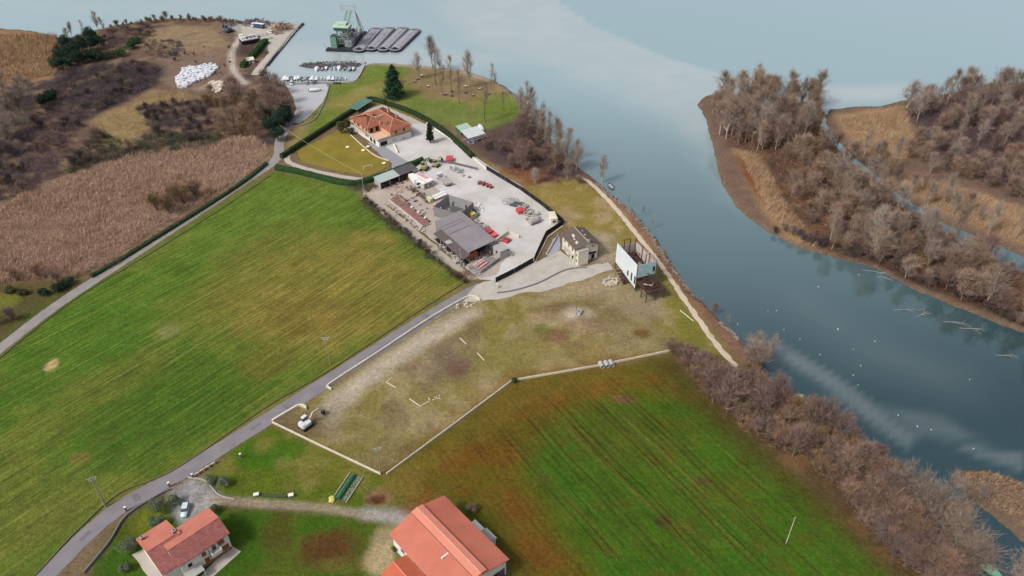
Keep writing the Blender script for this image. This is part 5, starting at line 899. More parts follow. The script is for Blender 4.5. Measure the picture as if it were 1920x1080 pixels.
low_wall('yard_kerb', [(1003, 494), (1027, 445), (1056, 424)], .3, .4, WALLST, 'pale kerb at the foot of the black fence', 0, cat='kerb'); low_wall('forecourt_kerb', [(800, 231), (862, 274), (912, 318)], .35, .5, WHITE_W, 'white kerb along the far side of the forecourt', 0, cat='kerb'); low_wall('lawn_kerb', [(642, 238), (668, 263), (700, 290), (729, 302)], .3, .4, WALLST, 'pale kerb between villa lawn and terrace', 0, cat='kerb'); fence('dark mesh fence dividing the villa forecourt from the yard', [(797, 301), (850, 308), (896, 319)], 1.2, mat('mesh_fence', S(112, 108, 112)), seg=3)
def utility_pole(px, py, h, label, arms=True, m=None, r=.17):
    x, y = G(px, py); T = thing('utility_pole', label, 'pole', (x, y, 0), rnd.uniform(-.5, .5)); MB().cyl((0, 0, -.3), (0, 0, h), r, r*.6, 8).build('shaft', m or WOODP, T)
    if arms:
        for z, l in ((h-.3, 1.1), (h-1.0, .8)):
            c = MB().beam((-l, 0, z), (l, 0, z), .14).build('crossarm', METAL, T)
            for s in (-1, -.3, .3, 1): MB().cyl((l*s*.95, 0, z+.05), (l*s*.95, 0, z+.38), .07, .05).build('insulator', WHITE_W, c)
        MB().beam((-.7, 0, h-1.0), (0, 0, h-1.9), .08).beam((.7, 0, h-1.0), (0, 0, h-1.9), .08).build('brace', METAL, T)
    else: MB().cyl((0, 0, h), (0, 0, h+.2), .12, .04).build('cap', METAL, T); MB().beam((-.4, 0, h-.4), (.4, 0, h-.4), .1).build('crossarm', METAL, T)
    return T
utility_pole(198, 950, 11.5, 'pale utility pole with crossarms in the meadow near the tiled house', r=.24); utility_pole(619, 683, 11.2, 'utility pole in the meadow beside the road'); utility_pole(714, 888, 10.3, 'utility pole at the corner where two pale walls meet'); utility_pole(1474, 1018, 10.2, 'lone thin pale pole in the green crop', False, WALLST, .10)
utility_pole(895, 528, 9, 'grey pole at the yard gate corner', False, METAL, .12); utility_pole(864, 499, 8, 'grey pole beside the dark lean-to in the yard', False, METAL, .12); utility_pole(682, 358, 8.5, 'grey pole at the end of the green roofed shed', False, METAL, .12); utility_pole(798, 436, 6, 'thin bare pole in the working yard', False, RUST, .08); utility_pole(893, 323, 3.5, 'short post at the end of the mesh fence', False, METAL, .06); utility_pole(1080, 592, 7.5, 'bare post rising from the pale block on the mound', False, RUST, .08)
for px, py in ((318, 912), (362, 896), (452, 858), (237, 958)):
    x, y = G(px, py); T = thing('gate_post', 'small dark gate pillar beside the main road', 'pillar', (x, y, 0), .7, 'gate pillars by the road'); MB().box(-.22, -.22, 0, .22, .22, 1.5).build('shaft', CONCD, T); MB().box(-.28, -.28, 1.5, .28, .28, 1.62).build('cap', WHITE_W, T)
def wire(label, a, b, za, zb, sag, r=.03, m=None):
    p, q = G(*a), G(*b); T = MB(); n = 14; ps = [(p[0]+(q[0]-p[0])*i/n-p[0], p[1]+(q[1]-p[1])*i/n-p[1], za+(zb-za)*i/n-sag*4*(i/n)*(1-i/n)) for i in range(n+1)]
    for i in range(n): T.cyl(ps[i], ps[i+1], r, r, 4)
    o = T.build('overhead_cable', m or METAL, loc=(*p, 0)); tag(o, label, 'cable')
wire('pale cable from the shed pole across the villa lawn to the dark evergreens', (682, 358), (530, 262), 8.2, 7.5, 1.0, .045, mat('cable', S(200, 190, 130)))
# ------------------------------------------------------------------ vehicles and boats
TYRE = mat('tyre', S(44, 42, 42), .9, .1); CARGL = mat('car_glass', S(66, 74, 82), .12, .03, 1, 4, spec=.5); LAMP = mat('lamp_glass', S(226, 222, 212), .2, .03); REDL = mat('tail_lamp', S(160, 40, 36), .3, .05)
def paint_m(name, rgb): return mat('paint_'+name, S(*rgb), .35, .04, .8, 5., spec=.5)
def wheel(T, x, y, r, w_=.22):
    o = MB().cyl((x, y-w_/2, r), (x, y+w_/2, r), r, r, 12).build('wheel', TYRE, T); MB().cyl((x, y-w_/2-.01, r), (x, y+w_/2+.01, r), r*.55, r*.55, 8).build('rim', METAL, o)
def car(px, py, head, m, label, L=4.3, W=1.75, z=.03, h=1.5, name='car', group=None):
    """head: a second surveyed spot the bonnet points to"""
    p, a, _ = frame((px, py), head); T = thing(name, label, 'car', (*p, z), a, group); w2 = W/2
    def ring(x, wd, zb, zt): return [(x, -wd, zb), (x, wd, zb), (x, wd*1.0, (zb+zt)/2), (x, wd*.92, zt), (x, -wd*.92, zt), (x, -wd, (zb+zt)/2)]
    MB().loft([ring(-L/2, w2*.86, .38, .78), ring(-L/2+.25, w2*.98, .25, .9), ring(-L*.2, w2, .22, .93), ring(L*.15, w2, .22, .93), ring(L/2-.5, w2*.97, .25, .84), ring(L/2, w2*.82, .36, .66)]).build('body', m, T, True)
    MB().loft([[(x, -wd, .88), (x, wd, .88), (x2, wd*.84, h), (x2, -wd*.84, h)] for x, x2, wd in ((-L*.46, -L*.38, w2*.9), (L*.2, L*.06, w2*.92))]).build('cabin', CARGL, T)
    MB().box(-L*.38, -w2*.78, h-.02, L*.065, w2*.78, h+.045).build('roof', m, T)
    for x in (-L*.31, L*.31):
        for s in (-1, 1): wheel(T, x, s*(w2-.1), .32)
    for s in (-1, 1): MB().box(L/2-.12, s*w2*.62-.17, .52, L/2-.0, s*w2*.62+.17, .68).build('headlight', LAMP, T); MB().box(-L/2-.0, s*w2*.66-.13, .62, -L/2+.1, s*w2*.66+.13, .8).build('tail_light', REDL, T)
    return T
car(348, 959, (345, 972), paint_m('silver', (206, 222, 230)), 'pale silver blue car parked on the gravel beside the tiled house', 4.4)
car(869, 277, (862, 271), paint_m('dark', (44, 50, 54)), 'dark car parked along the far kerb of the villa forecourt', 4.3)
car(804, 240, (798, 235), paint_m('white', (226, 226, 228)), 'white van parked behind the slim cypress', 4.9, 1.95, h=2.0, name='van')
car(547, 158, (546, 164), paint_m('white', (226, 226, 228)), 'white car nosed up to the boat basin, leftmost of three', 4.3); car(576, 157, (577, 151), paint_m('grey', (190, 192, 194)), 'silver car at the boat basin, middle of three', 4.2); car(589, 156, (590, 150), paint_m('graphite', (100, 104, 112)), 'dark grey car at the boat basin, rightmost of three', 4.2); car(507, 62, (501, 61), paint_m('white', (226, 226, 228)), 'small white car standing alone on the quay', 4.0)
def lorry(a, b, cab_m, bed_m, label, kind='tipper', L=7.5, W=2.4, z=.03, name='truck'):
    p, an, _ = frame(a, b); T = thing(name, label, 'truck', (*p, z), an); w2 = W/2
    MB().box(-L/2, -.45, .55, L/2, .45, .85).build('chassis', TYRE, T)
    c = MB().loft([[(L/2-2.0, -w2*.95, .6), (L/2-2.0, w2*.95, .6), (L/2-2.0, w2*.95, 2.7), (L/2-2.0, -w2*.95, 2.7)], [(L/2-.2, -w2*.95, .6), (L/2-.2, w2*.95, .6), (L/2-.45, w2*.9, 2.7), (L/2-.45, -w2*.9, 2.7)], [(L/2, -w2*.9, .6), (L/2, w2*.9, .6), (L/2-.3, w2*.85, 1.7), (L/2-.3, -w2*.85, 1.7)]]).build('cab', cab_m, T)
    MB().box(L/2-.36, -w2*.8, 1.65, L/2-.2, w2*.8, 2.4).build('windscreen', CARGL, c)
    for s in (-1, 1): MB().box(L/2-1.7, s*w2*.955-.02, 1.6, L/2-.7, s*w2*.955+.02, 2.3).build('side_window', CARGL, c)
    x0, x1 = -L/2-.3, L/2-2.3
    if kind == 'tipper':
        MB().box(x0, -w2, .95, x1, w2, 1.1).build('bed', bed_m, T)
        for q in ((x0, -w2, x1, -w2+.1), (x0, w2-.1, x1, w2), (x0, -w2+.1, x0+.1, w2-.1), (x1-.1, -w2+.1, x1, w2-.1)): MB().box(q[0], q[1], 1.1, q[2], q[3], 1.75).build('side_board', bed_m, T)
    else: MB().box(x0, -w2, .95, x1, w2, 2.9).build('box_body', bed_m, T); MB().box(x0+.05, -w2+.1, 2.9, x1-.05, w2-.1, 2.96).build('roof_panel', WHITE_W, T)
    for x in (-L/2+.8, -L/2+2.0, L/2-1.2):
        for s in (-1, 1): wheel(T, x, s*(w2-.2), .48, .32)
    return T
lorry((832, 341), (808, 320), paint_m('white', (226, 226, 228)), CONC, 'white tipper lorry with empty grey bed in the middle of the yard', L=9.5)
lorry((484, 52), (470, 50), paint_m('white', (226, 226, 228)), paint_m('blue', (58, 84, 120)), 'lorry with white cab and dark blue body on the far quay', 'box', L=9)
def boat(px, py, head, L, W, hull_m, deck_m, label, z=WATER_Z, cover=None, group=None, mast=False, bench=True, name='boat', h=.75):
    p, a, _ = frame((px, py), head, z); T = thing(name, label, 'boat', (*p, z), a, group); n = 9; rings = []; inner = []
    for i in range(n):
        t = i/(n-1); x = -L/2+L*t; wd = W/2*(1-max(0, (t-.45)/.55)**2.2)*(.86+.14*min(1, t*4))+.03; hh = h*(1+.35*max(0, t-.5)); rings.append([(x, 0, -.3+.28*max(0, t-.7)/.3*.8), (x, wd*.7, -.1), (x, wd, hh), (x, wd*.86, hh), (x, wd*.7, hh*.45), (x, 0, hh*.4), (x, -wd*.7, hh*.45), (x, -wd*.86, hh), (x, -wd, hh), (x, -wd*.7, -.1)])
    MB().loft(rings).build('hull', hull_m, T, False)
    MB().add([(-L/2, -W*.36, h*.5), (L*.28, -W*.34, h*.55), (L*.28, W*.34, h*.55), (-L/2, W*.36, h*.5)], [(0, 1, 2, 3)]).build('floor', deck_m, T)
    if cover: MB().loft([[(x, -w_*W/2, h*1.0), (x, -w_*W*.25, h+hh), (x, w_*W*.25, h+hh), (x, w_*W/2, h)] for x, w_, hh in ((-L*.47, .9, .25), (-L*.2, 1., .6), (L*.15, .9, .55), (L*.46, .2, .15))]).build('cover', cover, T)
    elif bench:
        for x in (-L*.25, L*.05): MB().box(x-.15, -W*.4, h*.6, x+.15, W*.4, h*.68).build('bench', WOODP, T)
    MB().box(-L/2-.35, -.15, .1, -L/2, .15, h+.35).build('outboard_motor', TYRE, T)
    if mast: MB().cyl((0, 0, 0), (0, 0, L*1.1), .06).build('mast', METAL, T)
    return T
BW = paint_m('hull_white', (228, 228, 230)); BD = paint_m('hull_dark', (58, 62, 74)); COV = mat('boat_cover', S(224, 226, 232), .8, .05); COVB = mat('boat_cover_blue', S(150, 160, 176), .8, .05)
for i, (px, py, L_, hm, cv, lab) in enumerate(((535, 148, 7.5, BW, COV, 'big white covered boat at the left end of the near berths'), (546, 149, 6, BD, None, 'narrow dark boat beside the big white covered boat'), (555, 148, 6.5, BW, COV, 'white covered boat third from the left in the near berths'), (560, 147, 6.0, BW, COV, 'white boat tight against the third near berth'), (567, 150, 4.5, BD, None, 'small grey dinghy in the near berths'), (586, 148, 7, BW, COV, 'white covered boat right behind the dark grey car'), (607, 149, 5.5, BW, None, 'open white boat with dark gear by the park corner'), (617, 148, 6.5, BW, COV, 'broad white covered boat right of the park corner'), (639, 149, 5.5, BW, COVB, 'pale blue covered boat at the right end of the near berths'))): boat(px, py, (px+(2 if i != 5 else 4), py-8), L_, L_*.36, hm, CONC, lab, cover=cv)
for i, (px, py, L_, hm, cv, lab) in enumerate(((594, 131, 6.5, BW, COV, 'white covered boat leftmost at the breakwater berths'), (604, 130, 6, BD, None, 'dark open boat second at the breakwater berths'), (636, 129, 6.5, BW, COV, 'white covered boat in the middle of the breakwater berths'), (646, 130, 4.5, BD, None, 'small dark dinghy near the right of the breakwater berths'), (656, 131, 6, BD, COVB, 'black boat rightmost at the breakwater berths'))): boat(px, py, (px-1, py+8), L_, L_*.38, hm, CONC, lab, cover=cv)
for i, (px, py, L_, cv) in enumerate(((540, 149, 5.5, COV), (551, 149, 5, None), (573, 149, 5.5, COVB), (579, 149, 5, None), (594, 149, 5.5, COV), (600, 149, 5, None), (625, 149, 5.5, COV), (632, 149, 5, COVB), (646, 150, 5, None), (612, 130, 5, COV), (620, 130, 5, None), (628, 130, 5.5, COVB), (663, 131, 5, COV))): boat(px, py, (px+(2 if py > 140 else -1), py+(-8 if py > 140 else 8)), L_, L_*.37, BW if i % 3 else BD, CONC, 'small boat tied up between the larger boats of the basin', cover=cv, group='small boats in the basin')
boat(591, 170, (606, 169), 6.5, 2.2, BW, CONC, 'white motor boat on a trailer in the harbour car park', z=.5, cover=COV, name='trailer_boat'); boat(1146, 352, (1150, 357), 5, 2.0, BD, mat('pale_deck', S(190, 196, 200)), 'dark open boat moored at the bank below the thicket'); boat(1492, 748, (1504, 744), 5.4, 2.0, paint_m('hull_mint', (206, 224, 214)), mat('boat_floor', S(96, 112, 108)), 'pale mint rowing boat lying off the river bushes'); boat(1857, 1072, (1866, 1078), 5.2, 2.2, paint_m('hull_green', (120, 196, 160)), mat('green_floor', S(150, 200, 170)), 'bright green boat in the inlet at the lower right corner')
boat(901, 241, (898, 234), 7.5, 2.6, BW, CONC, 'white boat standing upright in the clearing beside the plastic sheds', z=.4, cover=COV); boat(904, 253, (908, 257), 5, 2, BW, CONC, 'smaller white boat in front of the boat in the clearing', z=.3)
# ------------------------------------------------------------------ harbour works
p, a, l = frame((500, 124), (548, 64), WATER_Z); QW = mat('quay_wall_dark', S(52, 52, 60), .9, .2, .6, 4.)
T = thing('quay_wall', 'dark straight quay wall with fender posts facing the dredger', 'quay', (*p, 0), a); MB().box(0, -1.0, -2.5, l, .4, -.02).build('wall', QW, T); MB().box(-.2, -.1, -.02, l+.2, 1.2, .35).build('coping', CONC, T)
for i in range(10): MB().cyl((l*.42+i*l*.062, -1.3, -2.5), (l*.42+i*l*.062, -1.3, .9), .18).build('fender_post', METAL, T)
p2, a2, l2 = frame((548, 64), (568, 45), WATER_Z); T = thing('quay_wall', 'dark end section of quay wall at the outer corner', 'quay', (*p2, 0), a2); MB().box(0, -1.0, -2.5, l2, .4, -.03).build('wall', QW, T); MB().box(.25, -.1, -.03, l2+.2, 1.2, .34).build('coping', CONC, T)
for i in range(4): MB().cyl((2+i*l2*.27, -1.3, -2.5), (2+i*l2*.27, -1.3, .9), .18).build('fender_post', METAL, T)
def rocks(name, pts, s0, s1, m, seed, label=None, zf=True, flat=.7, boxy=False):
    rg = random.Random(seed); k = MB()
    for x, y, zz in pts:
        s = rg.uniform(s0, s1)
        if boxy: k.box(x-s*.6, y-s*.45, zz, x+s*.6, y+s*.45, zz+s*rg.uniform(.5, .9), rg.uniform(0, 3.1))
        else: k.lump((x, y, zz), s*.6, s*.5, s*.5*flat, rg, 6, 3, .25)
    o = k.build(name, m); o['kind'] = 'stuff'; return o
STONE = mat('grey_stone', S(142, 134, 128), .95, .25, 1., 5.); STONED = mat('dark_stone', S(96, 96, 98), .95, .3, 1., 5.); MARB = mat('white_marble', S(222, 224, 230), .8, .08, .6, 4.); MARB2 = mat('cream_marble', S(226, 212, 196), .8, .1, .6, 4.)
pp = GP([(563, 124), (570, 121), (610, 119), (668, 118), (676, 122), (668, 126), (580, 128)], WATER_Z); pts = [(x, y, rnd.uniform(-1.1, .1)) for x, y in scatter(pp, 420, rnd, .6)]; rocks('breakwater_rocks', pts, .9, 1.9, STONED, 5)
p, a, l = frame((600, 118), (684, 117), 0); T = thing('jetty', 'pale concrete jetty along the top of the rock breakwater', 'jetty', (*p, 0), a); MB().box(0, -1.0, -1.2, l, 2.2, .1).build('deck', CONC, T); MB().box(l*.4, .6, .1, l*.4+5, 1.4, .9).build('bench', METAL, T)
for i in range(15):
    x, y = G(588+i*6.2, 134+(i % 2), WATER_Z); T = thing('mooring_post', 'thin mooring post standing in the boat basin', 'post', (x, y, WATER_Z), 0, 'mooring posts in the boat basin'); MB().cyl((0, 0, -1.5), (0, 0, 1.9), .09, .08).build('shaft', METAL, T); MB().cyl((0, 0, 1.9), (0, 0, 2.0), .13).build('cap', WHITE_W, T)
sh = scatter(GP([(940, 155), (988, 190), (1004, 232), (1040, 275), (1032, 275), (992, 232), (978, 193), (935, 158)]), 150, rnd, .5)+scatter(GP([(1120, 343), (1180, 388), (1216, 428), (1262, 498), (1303, 553), (1296, 553), (1254, 498), (1208, 430), (1172, 390), (1114, 345)]), 230, rnd, .5)+scatter(GP([(1610, 832), (1630, 838), (1668, 872), (1672, 885), (1650, 868), (1622, 846)]), 70, rnd, .3)+scatter(GP([(1350, 598), (1392, 636), (1384, 640), (1344, 603)]), 40, rnd, .4)
rocks('shore_rocks', [(x, y, gz(x, y)+.1) for x, y in sh], .4, 1.1, STONE, 9)
pts = [(x, y, 0) for x, y in scatter(GP([(330, 150), (345, 130), (400, 122), (408, 128), (392, 145), (362, 156), (345, 168), (336, 166)]), 520, rnd, .45)]; pts = [(x, y, rnd.choice((0, 0, .5))) for x, y, _ in pts]; rocks('marble_blocks', pts, .8, 1.6, MARB, 21, boxy=True)
pts = [(x, y, 0) for x, y in scatter(GP([(384, 165), (398, 152), (415, 155), (435, 157), (420, 163), (408, 176), (396, 172)]), 150, rnd, .5)]; rocks('marble_blocks', pts, .7, 1.5, MARB2, 22, boxy=True)
pts = [(x, y, rnd.uniform(0, .3)) for x, y in scatter(GP([(1128, 530), (1142, 522), (1160, 524), (1155, 535), (1138, 540)]), 70, rnd, .25)]; rocks('rubble', pts, .3, .8, mat('rubble_stone', S(196, 184, 168), .95, .2), 23, boxy=True)
GDK = mat('barge_gravel', S(158, 156, 164), .95, .12, .5, 4., bump=.2); HULLK = mat('barge_hull', S(48, 50, 60), .8, .2, .5, 4.); DECKG = mat('barge_deck', S(138, 138, 148), .8, .12, .5, 5.)
def barge(a, b, W, label):
    p, an, L = frame(a, b, 0); T = thing('barge', label, 'barge', (*p, WATER_Z), an, 'gravel barges moored side by side'); out = []; n = 26
    def outline(k, z):
        r = []
        for i in range(n):
            t = math.tau*i/n; c, s = math.cos(t), math.sin(t); x = L/2+(L/2-W*.55)*(1 if c > 0 else -1)+W*.55*c; y = W/2*math.copysign(abs(s)**.7, s); r.append((L/2+(x-L/2)*k, y*k, z))
        return r
    MB().loft([outline(.9, -1.0), outline(1., .3), outline(1.0, 1.25), outline(.93, 1.28)]).build('hull', HULLK, T); MB().loft([outline(.99, 1.255), outline(.985, 1.36), outline(.90, 1.36), outline(.89, 1.26)], False).build('deck', DECKG, T); MB().box(L*.10, -W*.38, 1.2, L*.90, W*.38, 1.46).build('hold', GDK, T)
    k = MB()
    for i in range(12): k.lump((L*.18+i*L*.058, rnd.uniform(-.5, .5), 1.4), L*.05, W*.24, rnd.uniform(.35, .6), rnd, 8, 4, .2)
    o = k.build('gravel_load', GDK, T); o['kind'] = 'stuff'
    for i in range(9):
        for s in (-1, 1): MB().cyl((L*.1+i*L*.1, s*W*.45, 1.3), (L*.1+i*L*.1, s*W*.45, 2.2), .12).build('bollard', QW, T)
    MB().box(L*.04, -.8, 1.35, L*.09, .8, 2.2).build('winch', QW, T); return T
barge((670, 97), (709, 52), 8.0, 'barge against the dredger, leftmost of four side by side'); barge((693, 95), (733, 51), 7.4, 'second of four barges from the dredger'); barge((715, 96), (759, 51), 7.4, 'third of four barges, with a small dark engine at its bow'); barge((737, 96), (781, 54), 7.6, 'rightmost of the four moored barges')
# bucket dredger
p, an, L = frame((640, 97), (672, 56), WATER_Z); T = thing('dredger', 'green dredger with tall lattice gantry on a dark pontoon', 'dredger', (*p, WATER_Z), an); T.scale = (1, 1, .76); GRN = mat('dredger_green', S(112, 148, 128), .6, .12, .6, 5.); GRND = mat('dredger_dark_green', S(68, 84, 82), .7, .2, .6, 5.); GRNP = mat('dredger_pale_green', S(184, 208, 190), .6, .08)
MB().box(0, -7, -.8, 34, 7, 1.6).build('pontoon', HULLK, T); MB().box(-.5, -9, .4, 4, 9.5, 1.4).build('stern_platform', HULLK, T)
MB().box(2, 3.0, 1.6, 7, 6.6, 10.5).build('engine_tower', GRN, T); MB().box(2.2, 3.2, 10.5, 6.8, 6.4, 10.9).build('tower_roof', GRND, T)
for x, y in ((3, -4.2), (10, -4.2), (3, 2.6), (10, 2.6)): MB().beam((x, y, 1.6), (x+.6, y*.9, 15.5), .45).build('tower_leg', GRN, T)
for z in (5, 9, 13): MB().beam((3.1, -4, z), (10.2, -4, z), .25).beam((3.1, 2.5, z), (10.2, 2.5, z), .25).beam((3.1, -4, z), (3.1, 2.5, z), .25).beam((10.2, -4, z), (10.2, 2.5, z), .25).build('tower_brace', GRN, T)
cb = MB().loft([[(2.6, -4.6, 15), (10.8, -4.6, 15), (10.8, 3.4, 15), (2.6, 3.4, 15)], [(1.8, -5.2, 18), (11.4, -5.2, 18), (11.4, 4.0, 18), (1.8, 4.0, 18)]]).build('control_cabin', GRN, T); MB().box(1.4, -5.6, 18, 11.8, 4.4, 18.6).build('cabin_roof', GRNP, cb); MB().box(4, -3.5, 18.6, 9, 1.5, 20.2).build('roof_house', GRNP, cb); MB().box(1.9, -4.4, 16.2, 2.0, 3.2, 17.4).build('windows', CARGL, cb)
k = MB()
for y in (-3.5, -1.0): k.beam((6, y, 18), (17, y, 25.5), .4); k.beam((9, y, 17), (18, y, 24), .3)
for i in range(6): t = i/5; k.beam((6+11*t, -3.5, 18+7.5*t), (9+9*t, -1.0, 17+7*t), .2)
k.build('boom', GRN, T); k = MB()
for zz in (25.5, 28.5): k.beam((16, -6, zz), (16, 2.5, zz), .4).beam((19, -6, zz), (19, 2.5, zz), .3)
for y in (-6, 2.5): k.beam((16, y, 25.5), (16, y, 28.5), .35).beam((19, y, 25.5), (19, y, 28.5), .3).beam((16, y, 28.5), (19, y, 28.5), .3)
k.build('head_frame', METAL, T); k = MB()
for y in (-7.5, -5.5): k.beam((19, -5.5, 24.5), (29, y, 1.6), .28); k.beam((19, -5.5, 24.5), (25, y, 1.6), .28)
for i in range(5): t = .2+i*.17; k.beam((19+10*t, -5.5-2*t, 24.5-23*t), (19+6*t, -5.5, 24.5-23*t), .15)
k.build('a_frame', METAL, T); MB().box(12, -5.5, 1.6, 30, 5.5, 4.2).build('machinery_deck', mat('machine_grey', S(112, 110, 116), .8, .3, .7, 4.), T); k = MB(); rg = random.Random(8)
for i in range(26): x, y = rg.uniform(12, 30), rg.uniform(-5, 5); k.box(x, y, 4.2, x+rg.uniform(.8, 2.5), y+rg.uniform(.6, 1.6), 4.2+rg.uniform(.4, 2.2), rg.uniform(0, 1.5))
o = k.build('machinery', mat('machine_mix', S(130, 124, 130), .8, .4, .7, 2.), T); o['kind'] = 'stuff'; MB().beam((8, 0, 12), (30, 0, 4.5), 1.2, .9).build('conveyor', GRND, T); MB().cyl((28, -4.5, 4.2), (28, -4.5, 6.5), 1.4, 1.4, 10).build('tank', GRNP, T); MB().box(5, -5.6, 1.6, 11, -1, 6.5).build('deck_house', mat('deckhouse_grey', S(168, 164, 172)), T)
for x, y, h in ((-.3, 9, 6), (-.2, -8.8, 3.5), (3, 6, 14)): MB().cyl((x, y, 1.2), (x-.6, y+.4, h+1.2), .12).build('spud_pole', METAL, T)
# barge hauled out on the quay, huts, log and scrap heaps
p, an, L = frame((452, 83), (488, 76)); T = thing('hauled_out_barge', 'white rimmed barge laid up ashore between track and quay hedge', 'barge', (*p, 0), an); MB().loft([[(0, -2.6, .6), (0, 2.6, .6), (0, 3.0, 2.6), (0, -3.0, 2.6)], [(L*.8, -2.6, .6), (L*.8, 2.6, .6), (L*.8, 3.0, 2.6), (L*.8, -3.0, 2.6)], [(L, -.6, 1.4), (L, .6, 1.4), (L, .8, 2.8), (L, -.8, 2.8)]]).build('hull', HULLK, T)
for s in (-1, 1): MB().box(.2, s*3.0-.45, 2.6, L*.85, s*3.0+.45, 3.3).build('gunwale', WHITE_W, T)
MB().box(.3, -2.4, 2.6, 3.2, -.2, 4.6).build('wheelhouse', WHITE_W, T); MB().box(.4, .5, 2.6, 2.8, 2.4, 5.2).build('wheelhouse', WHITE_W, T); MB().box(4, -2.3, 2.6, L*.85, 2.3, 2.8).build('hold', QW, T)
for i in range(6): MB().box(5+i*2.2, -1.9, 2.8, 6+i*2.2, 1.8, 3.1+.3*(i % 2)).build('hatch', mat('hatch_grey', S(150, 150, 154)), T)
for x in (2, L*.4, L*.75): MB().box(x-.3, -3.2, -.1, x+.3, 3.2, .62).build('cradle', RUST, T)
x, y = G(470, 118); T = thing('hut', 'small pale hut at the end of the quay hedge', 'hut', (x, y, 0), .5); MB().box(-2, -1.6, 0, 2, 1.6, 2.3).build('wall', CREAM, T); MB().slab([(-2.3, -1.9, 2.3), (2.3, -1.9, 2.3), (2.3, 1.9, 2.8), (-2.3, 1.9, 2.8)], .12).build('roof', CREAM, T); MB().box(-.5, -1.66, 0, .4, -1.6, 1.9).build('door', CONCD, T)
LOG = mat('log_wood', S(164, 136, 116), .95, .25, 1., 6.); k = MB(); rg = random.Random(2); cx_, cy_ = G(528, 54)
for i in range(130): r_ = rg.uniform(0, 7); t = rg.uniform(0, 6.3); z = max(.2, 4.2*(1-r_/7.2)*rg.uniform(.3, 1)); b = rg.uniform(0, 3.1); l = rg.uniform(1.5, 3.4); x, y = cx_+r_*math.cos(t), cy_+r_*1.5*math.sin(t); k.cyl((x-l*math.cos(b), y-l*math.sin(b), z-rg.uniform(-.5, .5)), (x+l*math.cos(b), y+l*math.sin(b), z+rg.uniform(-.3, .9)), rg.uniform(.12, .3), rg.uniform(.08, .2), 5)
o = k.build('log_pile', LOG); tag(o, 'big heap of cut logs and brushwood at the tip of the quay', 'log pile', kind='stuff'); k = MB()
for px, py, m_n in ((486, 41, 0), (478, 42, 0), (470, 43, 0), (424, 58, 1), (432, 60, 1), (430, 48, 1)):
    cx_, cy_ = G(px, py)
    for i in range(16): x, y = cx_+rg.uniform(-3.5, 3.5), cy_+rg.uniform(-3, 3); k.beam((x, y, rg.uniform(.1, 1.0)), (x+rg.uniform(-2, 2), y+rg.uniform(-2, 2), rg.uniform(.3, 2.4)), rg.uniform(.2, .6))
o = k.build('scrap_heap', mat('scrap_mix', S(132, 110, 122), .8, .4, .15, .6, tint=S(110, 116, 128))); tag(o, 'scrap metal and machine parts scattered along the far quay', 'scrap', kind='stuff')
# ------------------------------------------------------------------ yard
RED = mat('red_steel', S(206, 84, 88), .6, .15, 1., 5.); ORNG = mat('orange_plastic', S(240, 110, 76), .6, .12, 1.2, 6.); DRED = mat('dark_red_steel', S(142, 74, 80), .7, .2, 1., 5.); YEL = mat('yellow_paint', S(212, 190, 112), .6, .15, 1., 5.); OLV = mat('olive_machine', S(166, 160, 110), .7, .3, .9, 4.); PNK = mat('pink_pipe', S(226, 140, 142), .5, .08); WOOD = mat('timber', S(192, 166, 142), .9, .15, 1.5, 7.); BRK = mat('brick_red_floor', S(146, 102, 96), .95, .2, .8, 5.); TARP = mat('white_tarp', S(232, 230, 226), .7, .04); SILV = mat('silver_mesh', S(168, 168, 170), .7, .25, 1.2, 6.); DKG = mat('dark_tarp', S(86, 86, 90), .8, .2, .8, 4.)
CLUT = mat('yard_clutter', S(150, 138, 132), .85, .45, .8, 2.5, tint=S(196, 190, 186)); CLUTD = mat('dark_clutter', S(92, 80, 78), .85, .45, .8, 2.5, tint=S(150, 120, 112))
# open shed with pale green and dark roof
p, an, l = frame((713, 341), (781, 315), 3.6); T = thing('open_shed', 'long open fronted shed, half pale green and half dark roof, below the hedge', 'shed', (*p, 0), an)
for x0, x1, m in ((-.4, l*.52, ROOF_GN), (l*.52+.05, l+.5, ROOF_DK)):
    r = MB().slab([(x0, -.4, 3.3), (x1, -.4, 3.3), (x1, 4.8, 4.1), (x0, 4.8, 4.1)], .12).build('roof', m, T); n = int((x1-x0)/1.1)
    for i in range(n): MB().beam((x0+.5+i*1.1, -.38, 3.33), (x0+.5+i*1.1, 4.78, 4.13), .08, .08).build('roof_rib', m, r)
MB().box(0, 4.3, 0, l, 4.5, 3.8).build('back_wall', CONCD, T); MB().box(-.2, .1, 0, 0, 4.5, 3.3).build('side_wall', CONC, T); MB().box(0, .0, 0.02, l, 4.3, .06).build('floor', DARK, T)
for i in range(5): MB().box(i*l/4-.1, -.1, 0, i*l/4+.1, .1, 3.3).build('post', METAL, T)
def clutter(label, poly, n, s0, s1, m, h=1.2, name='materials_heap', seed=1, z=.03, beams=.3, world=None):
    rg = random.Random(seed); k = MB(); P = world or GP(poly)
    for x, y in scatter(P, n, rg, .1):
        s = rg.uniform(s0, s1)
        if rg.random() < beams: k.beam((x, y, z+rg.uniform(.05, h*.4)), (x+rg.uniform(-2, 2), y+rg.uniform(-2, 2), z+rg.uniform(.1, h)), rg.uniform(.08, .22))
        else: k.box(x-s/2, y-s*.4, z, x+s/2, y+s*.4, z+rg.uniform(.2, h), rg.uniform(0, 3.1))
    o = k.build(name, m); tag(o, label, 'materials', kind='stuff'); return o
def wq_(fr, pts): (ox, oy), a = fr; return [(ox+x*math.cos(a)-y*math.sin(a), oy+x*math.sin(a)+y*math.cos(a)) for x, y in pts]
